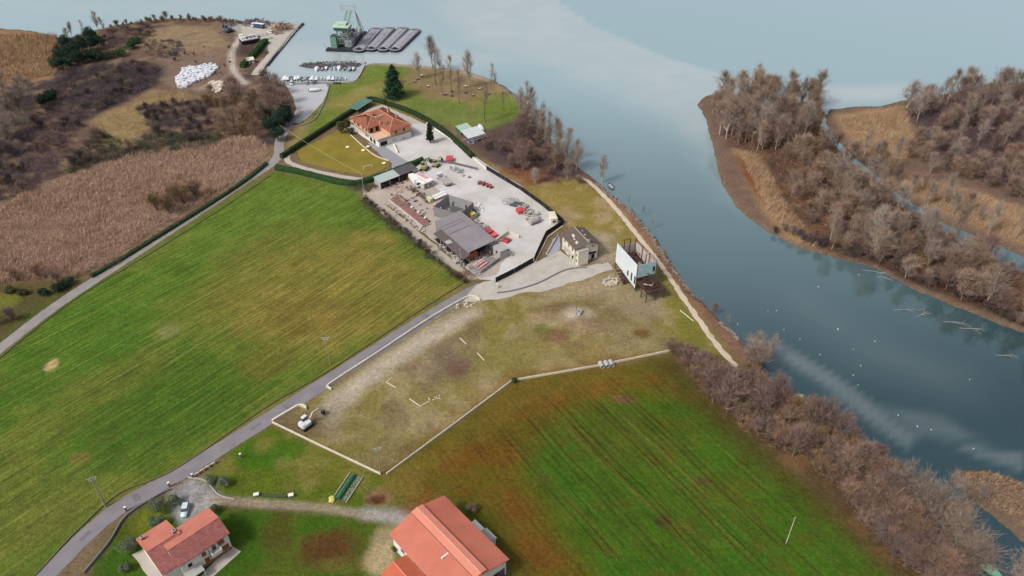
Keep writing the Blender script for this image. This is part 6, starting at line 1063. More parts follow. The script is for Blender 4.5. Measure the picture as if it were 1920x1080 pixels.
clutter('tools and parts stored in the shade of the open shed', None, 60, .4, 1.4, CLUTD, 1.8, world=wq_((p, an), [(.5, .8), (l-.5, .8), (l-.5, 4.0), (.5, 4.0)]), seed=4, z=.06)
# parked bodies and cabin
p, an, l = frame((795, 356), (813, 348)); T = thing('site_cabin', 'wide white site cabin with a pink strip on its roof', 'cabin', (*p, 0), an); MB().box(0, 0, .3, 5.4, 9.5, 2.7).build('wall', PINKW, T); MB().box(-.15, -.15, 2.7, 5.55, 9.65, 2.85).build('roof', WHITE_W, T); MB().box(3.3, 2.5, 2.85, 5.3, 9.3, 2.9).build('roof_strip', mat('pink_roof', S(206, 160, 162)), T); MB().box(1.6, .2, 2.85, 1.9, 9.5, 2.95).build('roof_seam', CONC, T)
for x, y in ((.3, .3), (5.1, .3), (.3, 9.2), (5.1, 9.2)): MB().box(x-.2, y-.2, 0, x+.2, y+.2, .3).build('foot', CONCD, T)
window(T, (0, 0), (1, 0), 3.6, 1.0, 1.2, .9); MB().box(1.0, -.05, .3, 1.9, 0, 2.3).build('door', CONCD, T)
lorry((779, 345), (789, 356), paint_m('white', (226, 226, 228)), WHITE_W, 'white box lorry parked tight against the site cabin', 'box', L=8.5)
p, an, l = frame((738, 374), (800, 424)); T = thing('brick_platform', 'long low reddish platform with white posts along the yard edge', 'platform', (*p, 0), an); MB().box(0, -1.6, 0, l, 1.9, .5).build('base', CONC, T); MB().box(.3, -1.4, .5, l-.3, 1.7, .62).build('deck', BRK, T)
for i in range(6): MB().beam((i*1.4, -1.8, .9), (i*1.4+.4, 2.2, 1.1), .18).build('timber', WOOD, T)
for i in range(7): MB().box(l*.3+i*l*.1, 1.9, 0, l*.3+i*l*.1+.9, 2.7, .5+.5*(i % 2)).build('block_stack', WHITE_W if i % 2 else DARK, T)
MB().beam((0, -2.0, .9), (5.5, -2.0, .9), .2).beam((0, 2.3, 1.0), (5.5, 2.3, 1.0), .2).build('timber_frame', WOOD, T); MB().box(0, -2.2, 0, l, -1.75, .7).build('edge_wall', PINKW, T)
p, an, l = frame((813, 375), (833, 366)); T = thing('tarp_stack', 'stack covered with bright white sheets beside the concrete bin', 'stack', (*p, 0), an); MB().box(0, -1.4, 0, l+.6, 1.4, 1.0).build('stack', WOOD, T); MB().box(-.15, -1.55, 1.0, l+.7, -.1, 1.12).build('sheet', TARP, T); MB().box(.2, .05, 1.0, l+.9, 1.55, 1.25).build('sheet', TARP, T)
# concrete bin
p, an, l = frame((861, 402), (888, 379), 4.5); T = thing('concrete_bin', 'open square grey concrete bin beside the dark roofed shed', 'bin', (*p, 0), an); X1, Y1 = l, 12.2; Hh = 4.5
for nme, q0, q1 in (('wall', (0, 0, X1, 0), (1.6, 1.6, X1-1.6, 1.6)), ('wall', (X1, 0, X1, Y1), (X1-1.6, 1.6, X1-1.6, Y1-1.6)), ('wall', (X1, Y1, 0, Y1), (X1-1.6, Y1-1.6, 1.6, Y1-1.6)), ('wall', (0, Y1, 0, 0), (1.6, Y1-1.6, 1.6, 1.6))):
    ax, ay, bx_, by_ = q0; cx_, cy_, dx_, dy_ = q1; ux, uy = (0.15 if ax == 0 and bx_ == 0 else -.15 if ax == bx_ else 0), (.15 if ay == 0 and by_ == 0 else -.15 if ay == by_ else 0)
    MB().loft([[(ax, ay, 0), (ax, ay, Hh), (ax+ux, ay+uy, Hh), (cx_, cy_, 1.0)], [(bx_, by_, 0), (bx_, by_, Hh), (bx_+ux, by_+uy, Hh), (dx_, dy_, 1.0)]]).build(nme, CONCD, T)
MB().box(1.3, 1.3, .6, X1-1.3, Y1-1.3, 1.02).build('floor', mat('bin_floor', S(96, 96, 98), .9, .2), T); MB().box(3.0, 2.6, 1.02, 6.2, 6.0, 1.1).build('grate', DARK, T)
for i in range(4): MB().box(3.2+i*.8, 2.5, 1.1, 3.35+i*.8, 6.1, 1.22).build('grate_bar', CONCD, T)
for x, y in ((2.0, Y1-2.2), (X1-2, 3.0), (X1-2.4, Y1-3)): MB().box(x, y, 1.0, x+.5, y+.5, 3.6).build('pier', CONC, T)
MB().box(X1+.05, 1, 0, X1+.7, Y1+1, 3.6).build('outer_ledge', CONC, T)
p, an, l = frame((880, 404), (893, 398)); T = thing('ring_pit', 'round concrete pit ring with yellow machine parts in front of the concrete bin', 'pit', (*p, 0), an); k = MB(); n = 22
for i in range(n): a0, a1 = math.tau*i/n, math.tau*(i+1)/n; k.prism([(r_*math.cos(t), r_*math.sin(t)) for r_, t in ((3.6, a0), (3.6, a1), (3.2, a1), (3.2, a0))], 0, 1.3)
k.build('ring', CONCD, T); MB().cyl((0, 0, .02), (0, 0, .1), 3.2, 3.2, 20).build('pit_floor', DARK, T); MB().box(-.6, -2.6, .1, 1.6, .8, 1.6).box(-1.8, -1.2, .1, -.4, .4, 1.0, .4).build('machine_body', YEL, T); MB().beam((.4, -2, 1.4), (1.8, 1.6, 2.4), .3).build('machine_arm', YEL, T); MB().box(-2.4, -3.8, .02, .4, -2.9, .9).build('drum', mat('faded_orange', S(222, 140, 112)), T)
# dark roofed shed and its lean-to
p, an, l = frame((880, 471), (816, 415), 4.6); T = thing('workshop_shed', 'broad grey roofed open shed in the middle of the yard', 'shed', (*p, 0), an)
r = MB().slab([(-.3, -11.6, 5.4), (l+.3, -11.6, 5.4), (l+.3, .3, 4.4), (-.3, .3, 4.4)], .15).build('roof', ROOF_GY, T)
for i in range(24): MB().beam((i*l/23.5, -11.5, 5.43), (i*l/23.5, .2, 4.43), .06, .07).build('roof_seam', ROOF_GY, r)
for i in (14, 18, 20): MB().slab([(i, -9.5, 5.27), (i+.35, -9.5, 5.27), (i+.35, .1, 4.47), (i, .1, 4.47)], .04).build('stain_strip', ROOF_DK, r)
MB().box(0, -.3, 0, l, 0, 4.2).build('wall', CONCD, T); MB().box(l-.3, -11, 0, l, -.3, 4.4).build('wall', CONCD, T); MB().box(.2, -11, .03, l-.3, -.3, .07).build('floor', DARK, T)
for i in range(6): MB().box(i*l/5-.12, -11.2, 0, i*l/5+.12, -10.96, 5.1).build('post', METAL, T)
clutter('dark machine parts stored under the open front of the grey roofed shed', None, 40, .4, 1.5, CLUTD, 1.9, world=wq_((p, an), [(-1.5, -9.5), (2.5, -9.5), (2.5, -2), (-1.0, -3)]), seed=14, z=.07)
T = thing('lean_to', 'narrow dark roofed lean-to along the track side of the grey shed', 'shed', (*p, 0), an); r = MB().slab([(-1.0, .35, 3.4), (l*.82, .35, 3.4), (l*.82, 3.6, 2.7), (-1.0, 3.6, 2.7)][::-1], .1).build('roof', mat('brown_roof', S(98, 84, 86), .8, .12), T); MB().box(l*.4, 1.0, 3.3, l*.5, 3.4, 3.34).build('patch', CONC, r)
for i in range(6): MB().box(i*l*.16-.8, 3.3, 0, i*l*.16-.65, 3.45, 2.7).build('post', METAL, T)
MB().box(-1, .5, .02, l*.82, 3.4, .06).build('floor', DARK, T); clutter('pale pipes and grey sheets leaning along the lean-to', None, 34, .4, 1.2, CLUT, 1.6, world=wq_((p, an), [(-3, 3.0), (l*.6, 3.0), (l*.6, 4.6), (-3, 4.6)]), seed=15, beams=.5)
# cubicle, pipe bays, walled bay
p, an, l = frame((938, 488), (952, 482)); T = thing('concrete_kiosk', 'square concrete kiosk with one dark window by the yard gate', 'kiosk', (*p, 0), an); MB().box(0, 0, 0, 3.6, 4.6, 3.7).build('wall', CONC, T); MB().box(-.1, -.1, 3.7, 3.7, 4.7, 3.85).build('roof', CONC, T); window(T, (0, 4.6), (0, -1), 2.4, 1.9, .9, 1.1, CONCD, DARK); MB().box(3.6, 1.0, .0, 5.4, 3.6, 1.6).build('side_bin', WHITE_W, T); MB().box(3.9, 1.2, 1.6, 5.2, 3.4, 1.9).build('bin_load', DARK, T)
p, an, l = frame((903, 513), (938, 488)); T = thing('pipe_rack', 'walled rack of pink and white pipes in front of the concrete kiosk', 'rack', (*p, 0), an); MB().box(0, 0, 0, l-.2, .2, 1.4).build('wall', CONCD, T); MB().box(0, .2, 0, .2, 5.6, 1.2).build('wall', CONCD, T); MB().box(.3, .5, .03, l-.4, 5.4, .3).build('bed', CONCD, T)
for i in range(9): MB().cyl((1.2+.2*(i % 3), .8+i*.55, .5), (6.6-.3*(i % 2), .8+i*.55, .55), .2, .2, 8).build('pipe', (WHITE_W, PNK, DRED)[i % 3] if i < 8 else WHITE_W, T)
for x in (.6, 2.6, 4.6): MB().box(x, -.08, 0, x+1.2, 0, 1.0).build('wall_panel', METAL, T)
p, an, l = frame((952, 462), (972, 447)); T = thing('walled_bay', 'low concrete walled bay holding red steel frames beside the yard road', 'bay', (*p, 0), an); MB().box(0, 5.0, 0, l+.5, 5.3, 1.5).build('wall', WALLST, T); MB().box(l+.3, 0, 0, l+.6, 5.0, 1.4).build('wall', WALLST, T)
for i in range(3): MB().box(1.2+i*1.0, 1.2, .03, 1.9+i*1.0, 3.8, 1.0).build('red_frame', DRED if i == 1 else RED, T)
def crate_stack(px, py, hd, nx, ny, nz, s, m, label, name='crate_stack', gap=.08):
    p, an, l = frame((px, py), hd); T = thing(name, label, 'crates', (*p, .03), an)
    for i in range(nx):
        for j in range(ny):
            for k_ in range(nz):
                x, y, z = i*s[0], j*s[1], k_*s[2]; c = MB().box(x, y, z+.06, x+s[0]-gap, y+s[1]-gap, z+s[2]-.04).build('crate', m, T); MB().box(x+.1, y+.1, z+s[2]-.04, x+s[0]-gap-.1, y+s[1]-gap-.1, z+s[2]-.01).build('lid', m, c)
    return T
crate_stack(917, 442, (927, 437), 2, 3, 2, (1.3, 1.0, .7), RED, 'dark red crates stacked at the corner of the grey shed'); crate_stack(925, 448, (934, 443), 2, 2, 2, (1.3, 1.0, .6), mat('light_red', S(244, 112, 110), .6, .1), 'lighter red crates just in front of the dark red stack'); crate_stack(884, 487, (892, 483), 3, 3, 3, (1.0, 1.0, .75), ORNG, 'bright orange crates stacked at the end of the lean-to'); crate_stack(973, 403, (984, 400), 2, 3, 2, (1.5, 1.0, .8), RED, 'red crates in the row of materials near the fence'); crate_stack(836, 306, (846, 306), 2, 3, 2, (1.6, 1.4, .9), RED, 'red crates against the mesh fence of the forecourt')
def heap(px, py, rx, ry, h, m, label, seed, name='heap'):
    c = G(px, py); k = MB(); rg = random.Random(seed)
    for i in range(14): a = rg.uniform(0, 6.3); q = rg.uniform(0, .7); k.lump((rx*q*math.cos(a), ry*q*math.sin(a), h*.15), rx*rg.uniform(.25, .5), ry*rg.uniform(.25, .5), h*rg.uniform(.4, .9)*(1-q*.5), rg, 8, 5, .2)
    o = k.build(name, m, None, False, (*c, .02)); tag(o, label, 'heap'); return o
heap(955, 378, 4.5, 3.0, 1.3, SILV, 'grey heap of wire mesh at the far end of the materials row', 1, 'mesh_heap'); heap(969, 384, 3.2, 2.2, 1.4, DKG, 'dark tarpaulin heap beside the wire mesh', 2, 'tarpaulin_heap')
clutter('mixed pallets and steel between the dark tarpaulin and the red crates', [(965, 388), (985, 380), (1000, 395), (1002, 405), (985, 408)], 34, .5, 1.3, CLUT, 1.6, seed=21)
x, y = G(1003, 418); T = thing('silo_tank', 'pale grey tank with conical end at the end of the materials row', 'tank', (x, y, .03), .6); MB().cyl((-2.6, 0, 1.3), (1.2, 0, 1.5), 1.25, 1.25, 14).cyl((1.2, 0, 1.5), (3.0, 0, 1.55), 1.25, .35, 14).build('shell', CONC, T); [MB().box(q-.2, -1.1, 0, q+.2, 1.1, .7).build('cradle', CONCD, T) for q in (-1.8, .6)]; MB().cyl((-1, 0, 2.4), (-1, 0, 2.9), .4).build('hatch', METAL, T)
p, an, l = frame((1033, 422), (1044, 419)); T = thing('cream_cabin', 'cream boxy cabin in the corner of the black fence', 'cabin', (*p, 0), R(12)); MB().box(0, 0, 0, 2.6, 4.2, 2.7).build('wall', CREAM, T); MB().box(-.1, -.1, 2.7, 2.7, 2.0, 2.84).build('roof', CREAM, T); MB().box(-.1, 2.1, 2.7, 2.7, 5.4, 2.95).build('roof', CREAM, T); MB().box(0, 4.2, 0, 2.6, 5.3, 2.7).build('wall', CREAM, T); window(T, (0, 0), (1, 0), 1.3, 1.1, 1.2, .9)
for i in range(4):
    px, py = ((900, 345), (907, 347), (914, 350), (920, 352))[i]; x, y = G(px, py); T = thing('mixer_drum', 'dark red steel drum in the row standing free on the pale yard', 'drum', (x, y, .03), rnd.uniform(0, 3), 'red drums on the pale yard'); MB().cyl((-1.0, 0, .7), (.7, 0, .9), .65, .75, 10).build('drum', DRED, T); MB().box(-.9, -.6, 0, .6, .6, .35).build('frame', DRED, T); MB().cyl((.7, 0, .9), (1.1, 0, 1.0), .4, .3, 8).build('mouth', RED, T)
def digger(px, py, head, body, label, s=1.0, name='excavator', arm=((0, 0), (0, 0)), arm_m=None, z=.03):
    p, an, _ = frame((px, py), head); T = thing(name, label, 'excavator', (*p, z), an); T.scale = (s, s, s)
    for sd in (-1, 1):
        k = MB(); rr = []
        for i in range(14): t = math.tau*i/14; rr.append((math.copysign(1.25, math.cos(t))+.38*math.cos(t), .4+.38*math.sin(t)))
        k.loft([[(x, sd*1.0-.24, zz) for x, zz in rr], [(x, sd*1.0+.24, zz) for x, zz in rr]]); k.build('track', TYRE, T)
    MB().box(-.8, -.8, .45, .8, .8, .85).build('undercarriage', CONCD, T); b = MB().prism([(-1.6, -.8), (-1.2, -1.15), (1.0, -1.15), (1.15, -.9), (1.15, .9), (1.0, 1.15), (-1.2, 1.15), (-1.6, .8)], .9, 1.75).build('upper_body', body, T); MB().box(-1.5, -.9, 1.75, -.6, .9, 1.95).build('engine_cover', body, b)
    c = MB().box(-.35, .25, 1.75, 1.1, 1.1, 2.75, tp=.08).build('cab', CARGL, T); MB().box(-.35, .25, 2.75, 1.05, 1.1, 2.9).build('cab_roof', body, c); am = arm_m or body
    MB().beam((1.0, -.2, 1.3), (2.6, -.2, 3.1), .34, .4).beam((2.6, -.2, 3.1), (4.2, -.2, 2.9), .3, .36).build('boom', am, T); MB().beam((4.2, -.2, 2.95), (5.6, -.2, 1.3), .26, .32).build('stick', am, T); MB().cyl((1.1, -.2, 1.9), (3.0, -.2, 2.7), .09).build('ram', METAL, T)
    MB().loft([[(5.2, -.7, 1.2), (5.2, .3, 1.2), (5.9, .3, 1.3), (5.9, -.7, 1.3)], [(5.0, -.65, .35), (5.0, .25, .35), (5.5, .25, .2), (5.5, -.65, .2)]]).build('bucket', TYRE, T); return T
digger(574, 800, (606, 776), paint_m('white', (226, 226, 228)), 'white tracked excavator working inside the corner of the pale walls', 1.15, arm_m=mat('arm_buff', S(200, 184, 168)))
digger(796, 318, (806, 306), OLV, 'olive yellow tracked machine at the hedge end of the yard', 1.2); digger(818, 312, (826, 304), OLV, 'second olive yellow machine beside the red crates', 1.0); digger(429, 60, (420, 54), mat('loader_blue', S(92, 108, 122)), 'blue grey grab crane on the track beside the scrap', 1.5, 'excavator')
clutter('row of silver trestle frames behind the white tipper lorry', [(840, 316), (858, 314), (872, 324), (858, 326)], 40, .3, .7, SILV, 1.1, seed=31, beams=.75)
clutter('brown clutter of parts between box lorry and platform', [(770, 350), (790, 362), (812, 376), (805, 384), (782, 370), (765, 356)], 60, .4, 1.2, CLUTD, 1.4, seed=32); clutter('grey materials strewn along the left side of the concrete bin', [(812, 384), (830, 384), (850, 402), (845, 410), (820, 398)], 60, .4, 1.3, CLUT, 1.4, seed=33); x, y = G(806, 378); T = thing('compressor', 'pale yellow green compressor among the parts left of the bin', 'machine', (x, y, .03), -.9); MB().box(-1.6, -.9, .4, 1.6, .9, 1.9, tp=.12).build('housing', mat('lime_paint', S(206, 206, 160)), T); [wheel(T, q, s_*.8, .4) for q in (-.9, .9) for s_ in (-1, 1)]; MB().beam((1.6, 0, .5), (2.8, 0, .4), .12).build('tow_bar', METAL, T)
clutter('planks and odd parts between ring pit and red crates', [(884, 410), (898, 412), (916, 432), (905, 436), (892, 422)], 36, .4, 1.0, CLUT, .9, seed=34, beams=.6); clutter('dirty white bags on the right of the concrete bin', [(888, 380), (900, 384), (908, 396), (896, 398)], 26, .5, 1.1, TARP, .8, seed=35, beams=.1); clutter('rubble and scrap at the yard corner next to the gate pole', [(876, 498), (900, 508), (902, 520), (884, 516)], 70, .3, .8, CLUT, .8, seed=36); clutter('timber and pallets on the pinkish ground below the open shed', [(722, 352), (748, 342), (764, 352), (742, 366)], 26, .5, 1.6, mat('pink_timber', S(188, 164, 154), .9, .2), .35, seed=37, beams=.5)
def pallets(px, py, n, m, label, rz=None):
    x, y = G(px, py); T = thing('pallet_stack', label, 'pallets', (x, y, .03), rnd.uniform(0, 1.5) if rz is None else rz, 'pallet stacks about the yard')
    for i in range(n):
        o = MB().box(-.6, -.5, i*.16+.1, .6, .5, i*.16+.14).build('pallet', m, T); MB().box(-.6, -.5, i*.16, -.5, .5, i*.16+.1).box(-.05, -.5, i*.16, .05, .5, i*.16+.1).box(.5, -.5, i*.16, .6, .5, i*.16+.1).build('bearer', m, o)
for px, py, n in ((760, 352, 5), (766, 356, 3), (772, 372, 4), (778, 378, 6), (786, 384, 3), (812, 392, 5), (820, 396, 3), (832, 406, 4), (902, 420, 5), (908, 424, 3), (914, 428, 6), (930, 456, 3), (938, 452, 4), (896, 404, 4), (988, 412, 5), (992, 406, 3), (982, 386, 4), (868, 330, 3), (880, 333, 4), (752, 360, 3), (744, 352, 4), (908, 470, 4), (914, 466, 3), (920, 462, 5)): pallets(px, py, n, WOOD if n % 2 else mat('grey_timber', S(160, 150, 142), .9, .2), 'stack of timber pallets standing among the yard materials')
for i, (px, py) in enumerate(((846, 345), (851, 347), (772, 362), (800, 392), (890, 428), (905, 456), (934, 462), (996, 396), (1010, 400), (960, 480))):
    x, y = G(px, py); T = thing('oil_drum', 'small steel drum standing about in the yard', 'drum', (x, y, .03), 0, 'loose drums in the yard'); MB().cyl((0, 0, 0), (0, 0, .9), .32, .32, 10).build('shell', (DRED, METAL, YEL, CONCD)[i % 4], T); MB().cyl((0, 0, .9), (0, 0, .93), .34, .34, 10).build('rim', METAL, T)
clutter('brown stacks and boards beside the long reddish platform', [(728, 362), (750, 366), (800, 408), (806, 424), (770, 398), (740, 376)], 70, .4, 1.3, CLUTD, .9, seed=61, beams=.35)
clutter('pale boards and blocks on the track side of the platform', [(722, 372), (735, 380), (790, 428), (800, 440), (780, 432), (730, 390)], 50, .3, 1.1, CLUT, .7, seed=62, beams=.4)
clutter('grey steel and pallets between shed front and concrete kiosk', [(905, 462), (928, 452), (938, 462), (925, 474), (912, 474)], 46, .4, 1.1, CLUT, 1.0, seed=63, beams=.4); clutter('odd parts strewn before the open shed', [(724, 344), (770, 330), (778, 336), (735, 352)], 40, .3, 1.0, CLUTD, .8, seed=64); clutter('white and grey goods round the materials row', [(985, 400), (1012, 402), (1016, 424), (1000, 412)], 30, .4, 1.0, CLUT, 1.0, seed=65)
# plastic sheds in the clearing
p, an, l = frame((852, 246), (875, 268)); T = thing('plastic_shed', 'pale plastic roofed boat shed behind the dark car, larger of two', 'shed', (*p, 0), an); MB().slab([(6, .5, 2.6), (l+1, .5, 2.6), (l+1, 9.5, 3.2), (6, 9.5, 3.2)], .1).build('roof', mat('milky_sheet', S(198, 204, 206), .5, .1, .5, 4.), T)
for i in range(8): MB().box(6.2+i*1.7, .5, 2.98+.0, 6.35+i*1.7, 9.5, 3.24).build('roof_rib', WHITE_W, T) if False else MB().beam((6.3+i*1.7, .5, 2.63), (6.3+i*1.7, 9.5, 3.23), .14, .1).build('roof_rib', WHITE_W, T)
for x in (6.2, l+.8):
    for y in (.7, 9.3): MB().cyl((x, y, 0), (x, y, 2.7), .08).build('post', METAL, T)
MB().box(6.3, 9.2, 0, l+.6, 9.3, 2.6).build('side_sheet', mat('green_tarp', S(74, 104, 84)), T)
T = thing('plastic_shed', 'green tarpaulin shelter joined to the larger plastic shed', 'shed', (*p, 0), an); MB().slab([(-.5, .8, 2.3), (5.8, .8, 2.3), (5.8, 7, 2.8), (-.5, 7, 2.8)], .1).build('roof', mat('pale_green_tarp', S(160, 190, 166), .7, .08), T); MB().box(-.4, .9, 0, 5.7, 1.0, 2.2).build('side_sheet', mat('green_tarp', S(74, 104, 84)), T)
for x in (-.3, 5.6):
    for y in (1.2, 6.8): MB().cyl((x, y, 0), (x, y, 2.4), .08).build('post', METAL, T)
clutter('boat gear heaped round the plastic sheds', [(868, 262), (888, 252), (900, 256), (895, 268), (880, 274)], 60, .4, 1.3, mat('blue_clutter', S(132, 132, 146), .8, .45, .8, 2.), 1.2, seed=41)
# ------------------------------------------------------------------ small things in the fields
for i, (px, py) in enumerate(((1127, 687), (1137, 685.5), (1146, 684))):
    x, y = G(px, py); T = thing('concrete_pipe', ['leftmost', 'middle', 'rightmost'][i]+' of three big concrete pipes lying against the pale wall', 'pipe', (x, y, 0), R(106)); k = MB(); n = 16; R0, R1, L2 = .72, .58, 2.3
    rings = [[(xx, r_*math.cos(math.tau*j/n), .72+r_*math.sin(math.tau*j/n)) for j in range(n)] for xx, r_ in ((-L2/2, R0), (L2/2, R0), (L2/2, R1), (-L2/2, R1), (-L2/2, R0))]; k.loft(rings, False).build('shell', CONC, T)
    MB().cyl((-L2/2-.001, 0, .72), (-L2/2+.25, 0, .72), .79, .79, 16).build('collar', CONC, T) if False else None
p, an, l = frame((632, 938), (664, 890)); T = thing('vegetable_bed', 'long timber edged vegetable bed with dark green net tunnel', 'garden bed', (*p, 0), an); MB().box(0, -2.6, 0, l, 1.2, .12).build('soil', mat('dark_soil', S(96, 86, 66)), T); MB().box(0, -2.75, 0, l, -2.6, .4).build('edge_board', mat('pale_board', S(208, 196, 168)), T); MB().box(.2, 1.2, 0, l, 1.35, .4).build('edge_board', mat('pale_board', S(208, 196, 168)), T)
NT = mat('tunnel_net', S(44, 96, 62), .7, .1); k = MB(); k.loft([[(x, 1.0, .1), (x, .55, .8), (x, -.05, 1.0), (x, -.65, .8), (x, -1.0, .1)] for x in (.2, l-.4)]).build('net_tunnel', NT, T); MB().beam((.2, -.05, 1.03), (l-.4, -.05, 1.03), .1).build('ridge_pole', mat('pale_net', S(130, 160, 150)), T)
k = MB(); rg = random.Random(6)
for i in range(120): x, y = rg.uniform(.4, l-.3), rg.uniform(-2.4, -1.2); k.lump((x, y, .15), .16, .16, .2, rg, 5, 3)
o = k.build('seedlings', mat('cabbage', S(140, 160, 132), .8, .3), T); o['kind'] = 'stuff'; MB().lump((-.4, 1.2, .3), 1.1, .9, .7, rg, 8, 5).build('yellow_cover', mat('lime_net', S(214, 208, 120)), T)
for i, (px, py, lab) in enumerate(((481, 930, 'white topped garden box left of two beside the track'), (546, 931, 'white topped garden box right of two beside the track'))):
    x, y = G(px, py); T = thing('garden_table', lab, 'table', (x, y, 0), .3); MB().box(-.7, -.5, .75, .7, .5, .85).build('top', WHITE_W, T); [MB().box(a_-.05, b_-.05, 0, a_+.05, b_+.05, .75).build('leg', METAL, T) for a_ in (-.6, .6) for b_ in (-.4, .4)]; MB().box(-.5, -.35, .2, .5, .35, .6).build('crate', CONC, T)
T = low_wall('bean_rows', [(492, 929), (538, 931)], 1.0, .35, mat('soil_row', S(72, 82, 52)), 'dark low row of plants between the two garden boxes', 0, cat='garden bed')
p, an, l = frame((362, 893), (402, 868)); T = thing('rail_fence', 'pale three rail fence beside the road at the driveway', 'fence', (*p, 0), an)
for i in range(3): MB().beam((0, -.35*i, .5+.25*i), (l, -.35*i, .5+.25*i), .1).build('rail', WALLST, T)
for i in range(5): MB().box(i*l/4-.06, -.8, 0, i*l/4+.06, .06, 1.1).build('post', CONCD, T)
for i, pth in enumerate(([(724, 717), (736, 708)], [(724, 717), (742, 727)], [(768, 748), (788, 762)], [(788, 762), (806, 752)], [(895, 662), (908, 676)], [(862, 634), (874, 645)], [(1275, 582), (1300, 602)])): low_wall('kerb_line', pth, .2, .2, WALLST, 'thin pale kerb line laid out on the ground of the plot' if i < 6 else 'thin pale beam lying in the grass beside the footpath', 0, cat='kerb')['group'] = 'kerb lines on the plot'
for i, (px, py, hd) in enumerate(((932, 540, 4), (858, 577, 3), (1085, 588, 0))):
    x, y = G(px, py); T = thing('concrete_block', ['pale concrete slab standing on end by the black fence', 'pale concrete slab leaning behind the roadside wall', 'pale concrete block on top of the bare mound'][i], 'block', (x, y, gz(x, y)), .4*i)
    if i < 2: MB().box(-.4, -.25, 0, .4, .25, 2.0 if i == 0 else 1.6).build('slab', WALLST, T); MB().box(-.7, -.5, 0, .7, .5, .25).build('foot', CONC, T)
    else: MB().box(-1.4, -1.1, -.1, 1.4, 1.1, .8, .3, .15).build('block', CONC, T); MB().box(-.5, -.4, .8, .5, .4, 1.0).build('socket', CONCD, T)
clutter('small pile of pale blocks behind the roadside wall', [(868, 572), (880, 568), (884, 574), (872, 578)], 14, .3, .6, WALLST, .6, seed=51); clutter('scattered stones round a foundation trench on the plot', [(800, 744), (826, 742), (826, 750), (806, 752)], 16, .15, .4, WALLST, .3, seed=52, beams=0)
for i, (px, py, lab) in enumerate(((690, 318, 'small white football goal on the villa lawn'),)):
    x, y = G(px, py); T = thing('football_goal', lab, 'goal', (x, y, 0), .5); MB().cyl((-2, 0, 0), (-2, 0, 2), .07).build('post', WHITE_W, T); MB().cyl((2, 0, 0), (2, 0, 2), .07).build('post', WHITE_W, T); MB().cyl((-2, 0, 2), (2, 0, 2), .07).build('crossbar', WHITE_W, T); MB().cyl((-2, 0, 2), (-2, 1.2, 0), .04).cyl((2, 0, 2), (2, 1.2, 0), .04).build('stay', WHITE_W, T)
for i, (px, py) in enumerate(((720, 307), (681, 283), (652, 277), (690, 276))):
    x, y = G(px, py); T = thing('stone_table', 'low cream round stone table on the villa lawn', 'table', (x, y, 0), 0, 'stone tables on the villa lawn'); MB().cyl((0, 0, 0), (0, 0, .35), .55, .5, 10).build('base', WALLST, T); MB().cyl((0, 0, .35), (0, 0, .5), .95, .9, 12).build('top', mat('cream_stone', S(236, 232, 180)), T)
for i, (px, py) in enumerate(((791, 143), (777, 154), (783, 149), (803, 163), (835, 178), (846, 180), (873, 163), (873, 174), (887, 180), (900, 168), (917, 177), (847, 172))):
    x, y = G(px, py); T = thing('picnic_table', 'dark wooden picnic table among the thin park trees', 'table', (x, y, 0), rnd.uniform(0, 3), 'picnic tables in the park'); MB().box(-.9, -.4, .7, .9, .4, .78).build('top', LOG if i % 3 else WALLST, T); [MB().box(-.9, s_*.75-.13, .42, .9, s_*.75+.13, .48).build('bench', LOG, T) for s_ in (-1, 1)]; [MB().box(q-.05, -.7, 0, q+.05, .7, .7).build('trestle', DARK, T) for q in (-.6, .6)]
x, y = G(632, 158); T = thing('park_bench', 'long dark green bench at the boat basin corner of the lawn', 'bench', (x, y, 0), 0); MB().box(-2.2, -.3, .42, 2.2, .3, .5).build('seat', HEDGE_D, T); MB().box(-2.2, .3, .5, 2.2, .38, 1.0).build('backrest', HEDGE_D, T); [MB().box(q-.06, -.28, 0, q+.06, .3, .42).build('leg', DARK, T) for q in (-1.9, 0, 1.9)]
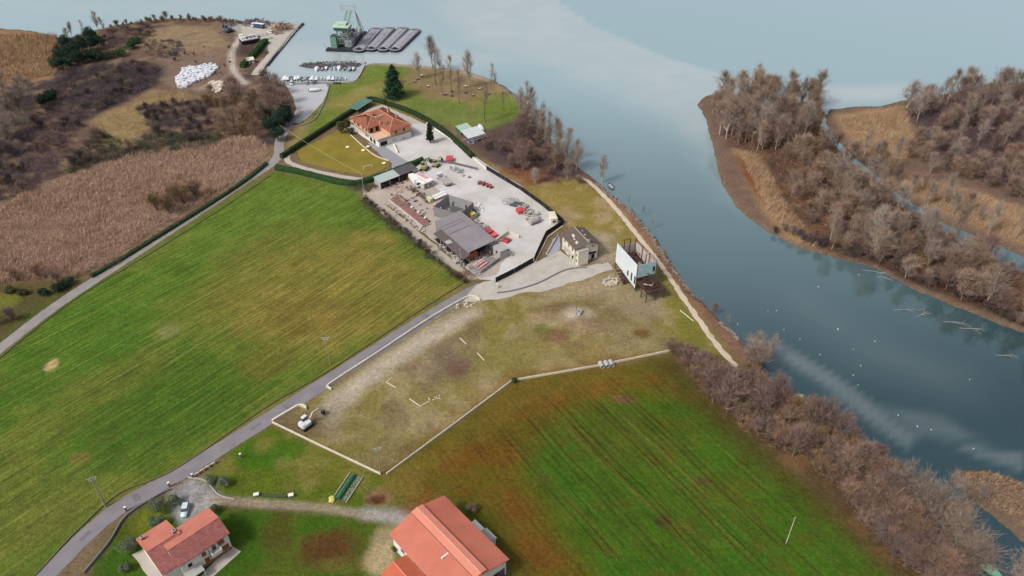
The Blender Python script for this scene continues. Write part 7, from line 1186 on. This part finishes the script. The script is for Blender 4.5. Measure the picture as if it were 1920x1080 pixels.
# driftwood and birds on the river
DRIFT = mat('driftwood', S(142, 140, 140), .9, .2, 1., 6.)
def drift(px, py, L, seed, label):
    rg = random.Random(seed); x, y = G(px, py, WATER_Z); T = thing('fallen_branch', label, 'branch', (x, y, WATER_Z), rg.uniform(-.6, .4)); MB().cyl((-L/2, 0, -.1), (0, rg.uniform(-.4, .4), .3), .13, .11).cyl((0, .1, .25), (L/2, rg.uniform(-.8, .8), .15), .11, .04).build('bole', DRIFT, T)
    for i in range(7): s = rg.uniform(-L*.2, L*.45); a = rg.uniform(-1.2, 1.2); l = L*rg.uniform(.15, .35); MB().cyl((s, .1, .2), (s+l*math.cos(a), l*math.sin(a)*1.2, rg.uniform(-.1, 1.1)), .09, .02, 5).build('limb', DRIFT, T)
for i, (px, py, L, lab) in enumerate(((1640, 510, 9, 'bleached tangle of fallen branches close under the island bank'), (1700, 582, 9, 'bleached fallen trunk in mid river, leftmost of the free ones'), (1730, 590, 6, 'short branch just right of the leftmost mid river trunk'), (1822, 617, 8, 'star shaped bleached branch in mid river'), (1790, 605, 8, 'dark half sunk branch between the bleached trunks'), (1888, 668, 7, 'curved bleached branch near the right edge of the picture'), (1660, 522, 6, 'low branch raft off the island bank'))): drift(px, py, L, 60+i, lab)
GULL = mat('gull_white', S(236, 236, 236), .8, .03)
for i, (px, py) in enumerate(((1571, 618), (1600, 655), (1538, 665), (1614, 686), (1600, 704), (1609, 722), (1440, 583), (1456, 583), (1500, 636), (1684, 779), (1720, 800), (1746, 806), (1534, 538), (1640, 640), (1818, 712), (1470, 618), (1825, 842), (1383, 608), (1610, 515))):
    x, y = G(px, py, WATER_Z); T = thing('gull', 'white gull resting on the river', 'bird', (x, y, WATER_Z), rnd.uniform(0, 6), 'gulls on the river'); T.scale = (.75, .75, .75); k = MB().lump((0, 0, .12), .3, .15, .15, rnd, 8, 5, .05); k.lump((.26, 0, .3), .09, .08, .09, rnd, 6, 4, .03); k.build('body', GULL, T); MB().cyl((.33, 0, .3), (.45, 0, .28), .03, .01, 4).build('beak', YEL, T)
    if i == 0: MB().add([(-.1, .1, .2), (.15, .1, .2), (.05, .75, .35), (-.15, .7, .33)], [(0, 1, 2, 3)]).add([(-.1, -.1, .2), (.15, -.1, .2), (.05, -.75, .35), (-.15, -.7, .33)], [(3, 2, 1, 0)]).build('wings', GULL, T); T['label'] = 'white gull spreading its wings low over mid river'; del T['group']
# ------------------------------------------------------------------ look-alikes that can be counted are told apart by their order in the picture
ORD = 'first second third fourth fifth sixth seventh eighth ninth tenth eleventh twelfth thirteenth fourteenth fifteenth sixteenth seventeenth eighteenth nineteenth twentieth twenty-first twenty-second twenty-third twenty-fourth twenty-fifth twenty-sixth twenty-seventh twenty-eighth'.split()
byl = {}
for o in C.objects:
    if o.parent is None and 'label' in o and 'group' in o: byl.setdefault((o['group'], o['label']), []).append(o)
for (g_, l_), obs in byl.items():
    if 2 <= len(obs) <= len(ORD) and len(l_.split()) <= 12:
        obs.sort(key=lambda o: o.location.x/(o.location.y*math.cos(TH)+(CAMH-o.location.z)*math.sin(TH)))
        for o, w_ in zip(obs, ORD): o['label'] = l_+', '+w_+' from the left'
